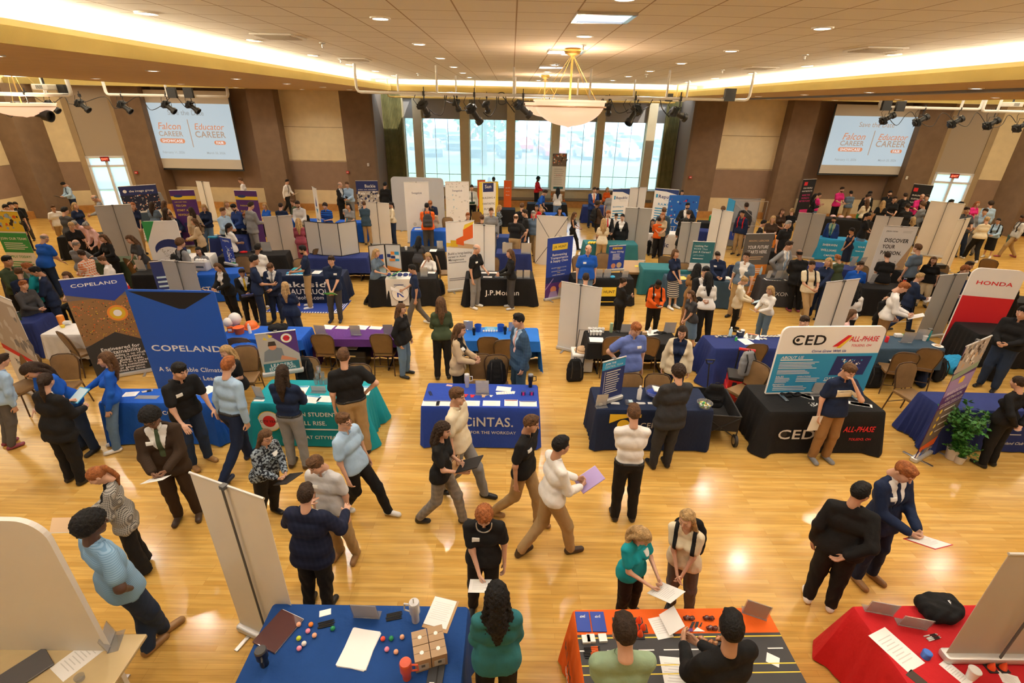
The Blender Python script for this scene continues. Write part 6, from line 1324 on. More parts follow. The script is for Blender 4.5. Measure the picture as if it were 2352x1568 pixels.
# ---- CED table
bag_heap(1812,905,'k','folded black shirts heaped on the black company table',w=.50,d=.36,h=.06,name='folded_shirts',logo='CED'); sign(1872,905,0,'white code sign on the black company table',away=False,w=.19,h=.25)
for i in range(8): sheet(1835+0*i+4*i,905+1.2*i,-20,'white leaflet fanned on the black company table',w=.07,h=.11,lines=False,group='fanned leaflets on the black table')
for i in range(9): sheet(1955+5.2*i,925+.8*i,-30,'white packet in the row at the right of the black company table',w=.08,h=.10,lines=False,group='white packets on the black table')
rr=random.Random(5); mb=MB(); [mb.box(rr.uniform(-.10,.10),rr.uniform(-.05,.05),.005,.014,.014,.010,INK(rr.choice('W0W'))) for i in range(46)]; o=obj1('wrapped_mints',mb,1875,930,0,'scatter of tiny black and white mints on the black table','sweets'); o['kind']='stuff'
# ---- Copeland table
sign(459,895,-6,'acrylic holder on the bright blue table, seen from behind',w=.18,h=.22)
for px,py,l in ((438,878,'left light blue cup stacked by the bright blue backdrop'),(455,880,'right light blue cup stacked by the bright blue backdrop')): obj1('plastic_cup',MB().lathe([(.001,0),(.03,0),(.042,.13),(.001,.13)],INK('I'),n=16),px,py,0,l,'cup',smooth=True)
tumbler(421,878,'n','dark tumbler on the bright blue table beside the black polo',h=.2,r=.035,handle=False); sheet(487,885,-20,'white sheet at the right end of the bright blue table'); sheet(300,905,10,'white handout at the left of the bright blue table',w=.2,h=.14)
pen_each(340,897,30,7,'0','black and silver pen on the bright blue table','pens on the bright blue table',k2='7'); sheet(338,912,0,'pile of folded grey lanyards on the bright blue table',col='g',w=.34,h=.10,lines=False)
# ---- purple table
sign(738,768,-6,'left acrylic holder on the purple table',w=.23,h=.22); sign(818,770,0,'middle acrylic holder with blue writing on the purple table',w=.21,h=.24); sign(893,768,3,'right acrylic holder on the purple table',w=.2,h=.24)
for px,l,c in ((754,'white flyer left on the purple table',None),(832,'white flyer in the middle of the purple table',None)): sheet(px,750,-8,l,w=.24,h=.2)
for px,l in ((788,'left orange and purple leaflet on the purple table'),(865,'right orange and purple leaflet on the purple table')): sheet(px,750,-5,l,w=.26,h=.17,hdr='A')
mb=MB().box(0,0,.20,.52,.38,.38,BLACKP,b=.02); mb.box(0,-.2,.30,.14,.03,.03,METAL); [mb.box(0,-.193,z,.5,.01,.012,INK('G')) for z in (.14,.27)]; mb.box(-.05,0,.40,.24,.2,.01,PAPER); o=mb.build('equipment_case'); p=at(815,845,0); o.location=(p.x,p.y+.15,.005); tag(o,'black equipment case under the purple table','case')
# ---- azure table
sign(1075,757,-3,'pale acrylic holder at the left of the azure table',w=.2,h=.22); sign(1180,760,0,'acrylic holder behind the blue suit on the azure table',w=.22,h=.22)
tumbler(1089,769,'k','left black cup on the azure table',h=.16,r=.035,handle=False); tumbler(1160,767,'k','right black cup on the azure table',h=.17,r=.036,handle=False)
for px,l in ((1098,'left blue bucket on the azure table'),(1150,'right blue bucket on the azure table')): obj1('blue_bucket',MB().lathe([(.001,0),(.055,0),(.075,.14),(.07,.14),(.05,.01),(.001,.01)],INK('b'),n=18),px,760,0,l,'bucket',smooth=True)
sheet(1128,752,0,'light blue leaflet on the azure table',col='3',w=.26,h=.18)
for i in range(6): obj1('white_giveaway',MB().box(0,0,.02,.04,.03,.04,INK('W'),b=.01),1111+6*i,762,10*i,'small white giveaway on the azure table','giveaway',group='white giveaways on the azure table')
# ---- black giveaway table
for i in range(14): cup(1352+(i%5)*7.5+(i//5)*2,757+(i//5)*6,'white lidded cup in the cluster on the black table',h=.09,r=.035,g='white lidded cups on the black table')
tumbler(1403,762,'s','mint green bottle on the black table',h=.2,r=.034,handle=False,lid='s',straight=True); sign(1437,757,0,'grey sign holder behind the periwinkle polo',w=.28,h=.20); sign(1535,755,0,'grey sign holder near the cardigan',w=.24,h=.26)
sheet(1370,780,-3,'blank white pad at the left front of the black table',w=.28,h=.22,lines=False); sheet(1492,752,20,'printed newspaper sheets on the black table',w=.34,h=.22,n=2); bottle(1492,765,'w','small white bottle on the black table',h=.13,r=.03)
bag_heap(1515,765,'k','black shirts spread on the black table',w=.42,d=.2,h=.03,name='folded_shirts'); bag_heap(1418,758,'N','black folded shirt with a white mark',w=.2,d=.18,h=.025,name='folded_shirt'); obj1('card_box',MB().box(0,0,.03,.09,.07,.06,bx),1480,768,0,'small kraft card box on the black table','box')
# ---- navy snack table
bottle(1660,757,'I','clear water bottle on the navy snack table',h=.21,r=.032)
for a in ((1684,762,'left black tub with a white lid'),(1697,772,'front black tub with a white lid')): tumbler(a[0],a[1],'n',a[2]+' on the navy snack table',h=.12,r=.045,handle=False,lid='w',straight=True)
tumbler(1686,757,'n','back black tub with a white lid on the navy snack table',h=.15,r=.045,handle=False,lid='w',straight=True); bottle(1690,782,'9','small green sanitizer bottle on the navy snack table',h=.09,r=.025)
sheet(1730,772,-20,'white flyer with an orange edge on the navy snack table',hdr='o'); sheet(1713,784,12,'white form at the front of the navy snack table'); sheet(1790,757,15,'large white sheet at the back right of the navy snack table',w=.32,h=.25); sheet(1705,757,-40,'white sheet behind the tubs on the navy snack table')
for i in range(12): obj1('snack_packet',MB().box(0,0,.012,.075,.05,.02,INK('7'),b=.009),1748+(i%5)*9,767+(i//5)*6,12*i,'silver snack packet in the pile on the navy table','packet',group='silver snack packets')
for i in range(8): obj1('snack_packet',MB().box(0,0,.012,.07,.045,.02,INK('S' if i%2 else 'L'),b=.009),1645+(i%4)*10,765+(i//4)*9,25*i,'dark snack packet at the left of the navy table','packet',group='dark snack packets')
# ---- steel blue table
tumbler(2146,780,'T','green to teal bottle at the end of the steel blue table',h=.25,r=.045,handle=False,lid='k',straight=True); cup(2122,782,'white paper cup on the steel blue table'); sign(2080,787,-5,'left blank sign holder on the steel blue table',w=.24,h=.26); sign(2112,780,-5,'right blank sign holder on the steel blue table',w=.24,h=.26)
obj1('drink_can',MB().lathe([(.001,0),(.03,0),(.033,.01),(.033,.11),(.028,.12),(.001,.12)],INK('6'),n=16),2035,785,0,'red drink can at the left of the steel blue table','can',smooth=True)
obj1('plate_with_pastry',MB().lathe([(.001,0),(.08,.004),(.10,.015),(.001,.012)],PAPER,n=22).ell((0,0,.02),(.06,.045,.02),INK('M')),2153,795,0,'white plate with a pastry on the steel blue table','plate'); obj1('clear_bag',MB().box(0,0,.04,.16,.1,.08,INK('7'),b=.03).box(.1,.02,.03,.06,.05,.06,INK('9'),b=.01),2055,770,0,'clear snack bag and green box behind the steel blue signs','bag')
mb=MB().box(0,0,.01,.26,.2,.02,PAPER); o=mb.build('notepad'); p=at(2058,830,.5); o.location=(p.x,p.y,.51); tag(o,'white pad lying on the seat of a brown chair','notepad')
# ---- orange hat table
for px,py,r,l in ((545,745,.12,'large white balloon on the blue table, right and front'),(524,750,.09,'smaller white balloon behind the bigger one')): obj1('balloon',MB().ell((0,0,r+.10),(r,r,r*1.08)),px,py+10,0,l,'balloon',mt=mat('balloon_white',(.75,.73,.7),.3),smooth=True)
obj1('orange_bucket',MB().lathe([(.001,0),(.08,0),(.10,.13),(.105,.135),(.09,.135),(.001,.12)],mat('bucket_orange',(.8,.13,.02),.4),n=22),551,765,0,'orange bucket under the large white balloon','bucket',smooth=True)
mb=MB(); mb.lathe([(.15,.0),(.145,.01),(.125,.02),(.12,.08),(.08,.13),(.001,.15)],mat('helmet_orange',(.85,.16,.02),.35),n=24); mb.box(0,-.15,.012,.2,.1,.012,mat('helmet_orange',(.85,.16,.02),.35),b=.005); [mb.ell((.05*(i-2),-.07,.115-.01*abs(i-2)),(.009,.009,.006),INK('M'),n=8,m=4) for i in range(5)]; obj1('hard_hat',mb,578,752,-60,'orange hard hat on the blue table','hard hat',smooth=True)
bottle(575,765,'w','white slim bottle beside the orange hard hat',h=.2,r=.03,cap='w'); bag_heap(640,757,'k','black bags on the blue balloon table',w=.44,d=.2,h=.13); sign(556,728,0,'grey sign holder behind the balloons',w=.2,h=.24); obj1('candy_box',MB().box(0,0,.06,.10,.05,.12,INK('o')).box(0,-.026,.06,.07,.002,.05,INK('W')),531,763,5,'small orange and white box on the blue table','box'); sheet(604,772,15,'white card at the front of the blue balloon table',w=.26,h=.1)
for i in range(6): obj1('blue_trinket',MB().box(0,0,.008,.07,.012,.014,INK('I')),515+3*i,752+3*(i%3),35,'thin light blue trinket left of the balloons','trinket',group='blue trinkets')
# ---- far left tables
tumbler(32,742,'w','white travel cup on the far left navy table',h=.14,r=.04,handle=False,lid='w'); tumbler(42,735,'v','green travel bottle on the far left navy table',h=.18,r=.045,handle=False)
tumbler(145,742,'A','orange tall cup on the white snack table',h=.2,r=.06,handle=False,lid='A',straight=True); obj1('yellow_cup',MB().lathe([(.001,0),(.03,0),(.04,.05),(.001,.05)],INK('5'),n=16),145,752,0,'small yellow cup on the white snack table','cup',smooth=True); obj1('paper_roll',MB().tube([(-.06,0,.045),(.06,0,.045)],.045),156,745,10,'white paper bundle on the white snack table','paper',mt=PAPER)
# ---- JP Morgan and neighbours
for px,l in ((1110,'first white form on the bank table'),(1132,'second white form on the bank table'),(1154,'third cream form on the bank table')): sheet(px,626,0,l,w=.24,h=.14)
sheet(1120,636,0,'white price list at the front of the bank table',w=.24,h=.1)
for px in (1141,1152): obj1('phone_card',MB().box(0,0,.004,.11,.07,.006,INK('q')),px,636,0,'slate card at the front of the bank table','card',group='slate cards')
for px,l in ((1193,'left code sign on the bank table'),(1210,'right code sign on the bank table')): sign(px,638,0,l,away=False,w=.17,h=.24)
for i in range(5): obj1('navy_cap',MB().ell((0,0,.02),(.07,.07,.05),INK('1')).box(0,-.08,.012,.09,.07,.01,INK('1'),b=.004),893+13*i,632,0,'navy cap in the row on the table with the letter K runner','cap',group='navy caps')
sign(974,634,5,'white code sign right of the letter K runner',away=False,w=.2,h=.26); sheet(992,622,0,'white sheet at the right of the black table with the K runner',w=.2,h=.15)
for i in range(6): obj1('trucker_cap',MB().ell((0,0,.02),(.06,.06,.05),INK('3')).box(0,-.07,.012,.08,.06,.01,INK('W'),b=.004),663+7*i,630,0,'blue and white trucker cap on the lakeside table','cap',group='trucker caps')
obj1('teal_tray',MB().box(0,0,.02,.3,.2,.04,INK('T')),685,620,0,'teal tray of small boxes on the lakeside table','tray'); sheet(728,625,0,'white sheet at the right of the lakeside table')
mb=MB().box(0,0,.13,.36,.24,.26,INK('h'),b=.04); [mb.ell((-.1+.07*i,0,.27),(.05,.06,.05),INK('W'),n=10,m=6) for i in range(4)]; mb.box(0,-.122,.12,.2,.002,.05,INK('S')); obj1('tote_box',mb,467,620,0,'white tote box filled with rolled items on the blue table','tote box')
rug=MB().box(0,0,.006,1.95,.95,.01,INK('2')); [rug.box(.78+.05*i,0,.0115,.02,.95,.002,INK('W')) for i in range(4)]; [rug.box(-.95+.07*i,-.45,.0115,.035,.06,.002,INK('W')) for i in range(28)]; o=rug.build('floor_mat'); p=at(700,706,0); o.location=(p.x+.1,p.y+.1,.001); tag(o,'dark blue floor mat with white stripes in front of the lakeside table','mat')
for px,l in ((1394,'white code sign on the yellow plate table'),(1375,'yellow edged sign on the yellow plate table')): sign(px,636,0,l,away=False,w=.2,h=.24)
obj1('blue_pompom',MB().ell((0,0,.04),(.07,.07,.04),INK('3')),1410,643,0,'bright blue pompom on the yellow plate table','pompom'); sign(1435,637,0,'grey sign holder at the right of the yellow plate table',w=.18,h=.2)
mb=MB().box(0,0,.0,.72,.50,.10,bx,T=Matrix.Translation((0,0,.62))@Matrix.Rotation(.5,4,'X')); mb.box(.1,0,.056,.1,.06,.004,INK('5'),T=Matrix.Translation((0,0,.62))@Matrix.Rotation(.5,4,'X')); mb.box(0,.1,.25,.6,.4,.5,INK('B')); o=mb.build('cardboard_carton'); p=at(1452,640,.3); o.location=(p.x,p.y+.1,.005); tag(o,'large tan cardboard carton right of the hiring banner','box')
for i in range(3): obj1('yellow_item',MB().box(0,0,.03,.07,.2,.06,INK('5'),b=.02),1362+6*i,573,-25,'yellow umbrella lying on the teal blue table','umbrella',group='yellow umbrellas')
for i in range(4): tumbler(1387+5*i,574,'Z','navy cup on the teal blue table, %s from the left'%['first','second','third','fourth'][i],h=.2,r=.04,handle=False,straight=True)
sheet(1568,638,10,'yellow and white leaflet on the dark slate table',col='5'); obj1('white_cloth',MB().box(0,0,.02,.25,.2,.04,PAPER,b=.015),1667,640,0,'folded white cloth on the dark slate table','cloth')
for px,w_,l in ((1763,.14,'tall narrow white holder on the charcoal table'),(1785,.2,'orange and white booklet holder on the charcoal table'),(1800,.2,'white angled card on the charcoal table')): sign(px,640,10,l,away=False,w=w_,h=.26)
for i in range(9): sheet(1768+5*i,647+.5*i,12*i,'white leaflet spread on the charcoal table',w=.12,h=.18,lines=False,group='spread leaflets on the charcoal table')
sign(1995,645,10,'code sign left of the person in black polo and khaki trousers',away=False,w=.2,h=.26); tumbler(2055,640,'q6','red orange cup on the black table, right',h=.14,r=.04,handle=False); 
for i in range(5): tumbler(2072+6*i,645,'2','blue cup with a white lid on the black table, %s from the left'%['first','second','third','fourth','fifth'][i],h=.18,r=.035,handle=False,lid='w',straight=True)
sheet(2100,607,15,'white sheets at the left of the rear black table'); obj1('red_candy',MB().box(0,0,.01,.4,.15,.02,INK('r'),b=.01),2130,610,0,'red wrapped sweets spread on the rear black table','sweets')
obj1('printer_box',MB().box(0,0,.1,.3,.2,.2,BLACKP,b=.01),2162,608,0,'small black device on the rear black table','device')
bottle(1628,505,'9','green bottle on the black table near the right wall',h=.25,r=.05); bottle(1680,600,'I','clear bottle left of the brown and orange banner',h=.24,r=.04)
for px,py,l in ((1890,590,'white sheet on the navy table, left'),(1910,596,'white sheet on the navy table, middle')): sheet(px,py,20,l)
for px,py,l in ((1935,590,'left white sign on the navy table behind the green polo'),(1958,588,'right white sign on the navy table behind the green polo')): sign(px,py,20,l,away=False,w=.26,h=.3)
for px,py,l in ((1895,485,'left pink cap on the black table'),(1912,486,'middle pink cap on the black table'),(1927,486,'right pink cap on the black table')): obj1('pink_cap',MB().ell((0,0,.03),(.12,.10,.07),INK('p')),px,py,0,l,'cap',mt=None)
obj1('gift_bag',MB().box(0,0,.12,.22,.1,.24,INK('9')),1970,487,0,'green folder leaning on the black table','folder')
for px,py,l,sz in ((470,560,'blue and white giveaways on the white cloth, left',.3),(440,565,'light blue bottles on the white cloth, left',.2)): obj1('giveaway_pile',MB().box(0,0,.03,sz,.12,.06,INK('3'),b=.02).box(.1,.05,.06,.1,.08,.1,INK('I'),b=.01),px,py,0,l,'giveaways')
bag_heap(560,580,'r','red folded shirts on the black table',w=.3,d=.2,h=.05,name='folded_shirts'); bag_heap(590,578,'k','black shirts beside the red ones',w=.5,d=.25,h=.05,name='folded_shirts')
sign(615,575,0,'white sign behind the case handle on the black table',away=False,w=.3,h=.3)
sign(313,620,-5,'framed code sign on the black table, left',away=False,w=.26,h=.3); tumbler(815,578,'T','teal bottle on the navy table behind the trifold board',h=.25,r=.05,handle=True); cup(806,580,'white cup beside the teal bottle'); cup(933,574,'white cup on the black table behind the framed photo display')
obj1('trophy',MB().lathe([(.001,0),(.09,0),(.1,.03),(.03,.06),(.03,.15),(.12,.3),(.12,.42),(.06,.5),(.001,.52)],METAL,n=20),800,470,0,'silver trophy shaped helmet by the blue table','trophy',smooth=True); 
mb=MB(); mb.box(0,0,.35,.45,.35,.7,INK('7'),b=.02); mb.box(0,0,.73,.5,.36,.06,BLACKP,b=.02); mb.box(-.05,0,.78,.3,.25,.03,INK('6'),b=.005); mb.box(-.05,0,.8,.28,.22,.02,PAPER); o=mb.build('crate_stack'); p=at(707,575,.4); o.location=(p.x,p.y,.003); tag(o,'white bin topped with black and red binders left of the trifold board','bin')
sign(1011,570,0,'white sign on the black table, right of the seated dark haired person',away=False,w=.2,h=.26); sheet(995,577,0,'white sheet on the black table near the seated person'); obj1('white_laptop',MB().box(0,0,.01,.3,.2,.02,INK('h')),962,527,0,'grey pad on the royal blue cloth at the silver backdrop','pad')
for px,l in ((1165,'left white sign on the dark blue cloth behind the bank table'),(1208,'right white sign on the dark blue cloth behind the bank table')): sign(px,582,0,l,w=.32,h=.36,away=False,lines=False)
obj1('serving_cart',MB().box(0,0,.85,1.0,.5,.04,BLACKP).box(0,0,.45,1.0,.5,.04,BLACKP).box(0,0,.12,1.0,.5,.04,BLACKP).box(-.48,0,.45,.04,.5,.85,BLACKP).box(.48,0,.45,.04,.5,.85,BLACKP),1337,470,0,'dark utility cart with shelves near the right windows','cart',z=.0)
# ---- bags on the floor and on chairs
backpack(1322,850,'k','black backpack on the floor beside the white cooler',rz=10); backpack(1140,855,'k','black backpack on the chair behind the royal blue table',rz=5,z=.48); backpack(697,850,'k','black backpack with red piping on a chair behind the teal table',rz=-10,z=.48)
backpack(1720,835,'g','grey backpack lying on the red tool boxes',rz=20,z=.62); backpack(1640,905,'k','black backpack standing in the wagon',rz=170,z=.42); backpack(2165,850,'k','black backpack on the floor beside the blue bag, right',rz=30); backpack(2285,850,'k','black backpack under the black fitted table, right',rz=-20); backpack(2125,860,'n','dark rucksack under the brown chairs, right',rz=60); backpack(2010,865,'k','black bag behind the big blue sign',rz=0)
backpack(1010,660,'k','black backpack on the floor between the K table and the orange block banner',rz=40); backpack(795,655,'G','grey backpack on the floor right of the lakeside table',rz=20); backpack(1680,625,'n','navy backpack with red strap right of the quarter zip',rz=-10,z=0)
bag_heap(2180,850,'3','bright blue tote bag under the brown chairs, right',w=.4,d=.25,h=.35,z=0,name='tote_bag'); bag_heap(560,822,'b','bright blue jacket hung over a chair behind the blonde person',w=.4,d=.2,h=.30,z=.6,name='draped_jacket'); bag_heap(825,850,'r','red sweatshirt draped over a chair behind the black polo',w=.34,d=.16,h=.24,z=.50,name='draped_sweatshirt')
mb=MB().box(0,0,.20,.42,.36,.36,INK('h'),b=.03); mb.box(0,0,.40,.44,.38,.06,INK('W'),b=.02); mb.tube([(-.15,-.1,.43),(-.1,0,.9),(.1,0,.9),(.15,-.1,.43)],.008,BLACKP); mb.ell((0,.0,.47),(.12,.12,.06),INK('M')); mb.lathe([(.001,.44),(.17,.44),(.16,.455),(.001,.46)],INK('M'),n=20); o=mb.build('cooler_box'); p=at(1335,838,.1); o.location=(p.x,p.y,.003); tag(o,'white cooler box with a tan cap on top, beside the black table','cooler')
# red tool boxes
e=empty('tool_box_stack',tuple(at(1706,935,0)),math.radians(-18)); e.location.z=.0; e.location.y+=.25; tag(e,'stack of red and black rolling tool boxes with a handle','tool box'); RD=mat('tool_red',(.55,.02,.02),.35)
MB().box(0,0,.17,.54,.40,.30,RD,b=.025).build('lower_box',parent=e); MB().box(0,0,.41,.52,.38,.16,RD,b=.02).build('middle_box',parent=e); MB().box(0,0,.525,.54,.40,.06,BLACKP,b=.02).build('lid',parent=e); mb=MB(); [mb.box(x,-.205,.41,.07,.02,.10,BLACKP) for x in (-.15,.15)]; [mb.box(x,-.205,.30,.08,.02,.06,BLACKP) for x in (-.15,.15)]; [mb.box(s*.25,-.206,.18,.03,.015,.24,INK('7')) for s in (-1,1)]; text(mb,'Milwaukee',0,0,.18,INK('W'),Matrix.Translation((0,-.2055,.17))@UP,italic=True); mb.build('latches',parent=e)
mb=MB(); mb.tube([(-.13,.2,.1),(-.13,.24,.95)],.014,BLACKP); mb.tube([(.13,.2,.1),(.13,.24,.95)],.014,BLACKP); mb.tube([(-.14,.24,.95),(.14,.24,.95)],.03,RD); mb.build('pull_handle',parent=e)
for s in (-1,1): MB().tube([(s*.24,.2,.08),(s*.30,.2,.08)],.08,n=16).build('wheel',BLACKP,e)
# wagon
e=empty('folding_wagon',tuple(at(1650,1020,0)),math.radians(-6)); e.location.y+=.42; tag(e,'black folding utility wagon beside the dark navy cloth','wagon'); FB=mat('wagon_fabric',(.014,.014,.015),.8,bump=.3)
mb=MB(); [mb.box(s*.28,0,.42,.012,.86,.28) for s in (-1,1)]; [mb.box(0,s*.43,.42,.56,.012,.28) for s in (-1,1)]; mb.box(0,0,.285,.56,.86,.012); mb.build('fabric_tub',FB,e)
mb=MB(); [mb.tube([(s*.29,-.43,.56),(s*.29,.43,.56)],.012) for s in (-1,1)]; [mb.tube([(-.29,s*.43,.56),(.29,s*.43,.56)],.012) for s in (-1,1)]; [mb.tube([(a*.28,-.44,.16),(-a*.28,-.44,.54)],.009) for a in (-1,1)]; [mb.tube([(a*.28,b*.43,.16),(a*.28,b*.43,.56)],.011) for a in (-1,1) for b in (-1,1)]; mb.build('frame',BLACKP,e)
for a in (-1,1):
    for b in (-1,1):
        w_=MB(); w_.tube([(a*.26,b*.43-.0,.105),(a*.30,b*.43,.105)],.105,mat('rubber',(.02,.02,.02),.6),n=22); w_.tube([(a*.255,b*.43,.105),(a*.305,b*.43,.105)],.06,METAL,n=16); w_.build('wheel',mat('rubber',(.02,.02,.02),.6),e,True)
mb=MB(); mb.tube([(0,.44,.3),(-.02,.62,.95)],.012); mb.tube([(-.09,.62,1.02),(-.06,.62,.95),(.03,.62,.95),(.06,.62,1.02),(-.09,.62,1.02)],.012); mb.build('pull_handle',BLACKP,e)
o=MB().box(0,0,.05,.14,.10,.09,INK('2'),b=.004).box(0,0,.096,.13,.09,.003,INK('W')).build('blue_box'); p=at(1636,970,.30); o.location=(p.x,p.y,.295); tag(o,'small blue and white box inside the wagon','box'); o=MB().box(0,0,.03,.26,.18,.05,INK('7'),b=.01).build('foil_tray'); p=at(1648,975,.3); o.location=(p.x+.12,p.y-.05,.295); tag(o,'clear plastic tray inside the wagon','tray')
# plants
def plant(px,py,h,n,label,kind,pot='w',pr=.09,ph=.16):
    e=empty('potted_plant',tuple(at(px,py,0)),0,label,'plant'); MB().lathe([(.001,.003),(pr*.75,.003),(pr,ph),(pr*.88,ph),(pr*.8,ph-.03),(.001,ph-.03)],mat('pot_white',(.62,.58,.52),.6),n=20).build('pot',parent=e,smooth=True)
    r=random.Random(n); lf=MB(); st=MB()
    for i in range(n):
        a=r.uniform(0,6.28); L=h*r.uniform(.5,1); tilt=r.uniform(.15,.95) if kind=='fern' else r.uniform(.05,.45); pts=[]
        for k in range(7):
            t=k/6; b=tilt*t*1.3; pts.append(Vector((math.cos(a)*math.sin(b)*L*t,math.sin(a)*math.sin(b)*L*t,ph-.03+math.cos(b)*L*t)))
        st.tube(pts,.003,n=4)
        for k in range(1,7):
            for q in range(2 if kind=='fern' else 5):
                d=Vector((r.uniform(-1,1),r.uniform(-1,1),r.uniform(-.3,.6))).normalized(); l=(.055 if kind=='fern' else .085)*r.uniform(.6,1.2); u=d*l; v=d.cross(Vector((r.uniform(-1,1),r.uniform(-1,1),1))).normalized()*l*.28; c=pts[k]+Vector((r.uniform(-.03,.03),)*3) if kind!='fern' else pts[k]
                lf.add([c,c+u*.5+v,c+u,c+u*.5-v],[(0,1,2,3)])
    st.build('stems',mat('stem_green',(.08,.14,.03),.7),e); lf.build('leaves',mat('leaf_'+kind,(.05,.20,.03) if kind!='fern' else (.07,.26,.03),.5,noise=.4,nscale=12),e)
plant(2184,1052,.80,46,'taller leafy potted plant beside the dark travel banner','bush',pr=.11,ph=.2); plant(2200,1062,.30,46,'small fern in a white pot in front of the taller plant','fern',pr=.075,ph=.13)
# dark travel banner near the plants
banner((2221,795),(2277,771),2.03,False,'dark purple banner with photos and yellow icons, by the potted plants',[('r',0,0,1,1,'8'),('r',0,.78,1,1,'L'),('s',0,.8,1,1,50,'BWLgM',.05),('r',0,.58,1,.72,'E'),('p',[(0,.72),(1,.75),(1,.80),(0,.77)],'s'),('p',[(.42,.66),(.60,.66),(.62,.70),(.51,.72),(.40,.70)],'5'),('t','MAKE CIC YOUR',.5,.60,.76,'W',dict(h=.055,italic=True)),('t','DESTINATION.',.5,.55,.68,'W',dict(h=.055,italic=True)),('t',"IT'S MORE THAN A JOB",.5,.505,.9,'W',dict(h=.035,italic=True)),('r',.05,.485,.95,.49,'W'),('r',0,.14,1,.47,'F')]+[('o',.22,.44-.065*i,.05,'5') for i in range(4)]+[('l',.34,.425-.065*i,.8,.455-.065*i,1,'W') for i in range(4)]+[('p',[(0,.08),(1,.10),(1,.18),(0,.14)],'o'),('r',0,.0,1,.08,'L'),('s',0,0,1,.1,40,'gWBb',.06)],col='8',W=.80)

# keep what lies on a table within its top
TABLES.append((Mt,Wt,.76))
for o in [o for o in C.objects if not o.parent and o.get('label') and o.name.split('.')[0] not in ('tablecloth','folding_table','table_runner','retractable_banner','display_board','banquet_chair','floor_mat','person')]:
    z=o.location.z
    if not .75<z<.79: continue
    best=None
    for M_,W,dp in TABLES:
        q=M_.inverted()@o.location; m=.07; cx=min(max(q.x,-W/2+m),W/2-m); cy=min(max(q.y,m),dp-m); d=math.hypot(q.x-cx,q.y-cy)
        if best is None or d<best[0]: best=(d,M_,cx,cy)
    if 0<best[0]<1.6: p=best[1]@Vector((best[2],best[3],0)); o.location.x=p.x; o.location.y=p.y

cs=[o for o in C.objects if o.get('label','').startswith('chair hidden under the red')][0]; sw=[o for o in C.objects if o.name.startswith('draped_sweatshirt')][0]
sw.location=(cs.location.x,cs.location.y+.02,.478); gb=[o for o in C.objects if o.name.startswith('gift_bag')][0]; pc=[o for o in C.objects if o.name.startswith('pink_cap')][-1]; gb.location=(pc.location.x+.45,pc.location.y,ZT+.002)
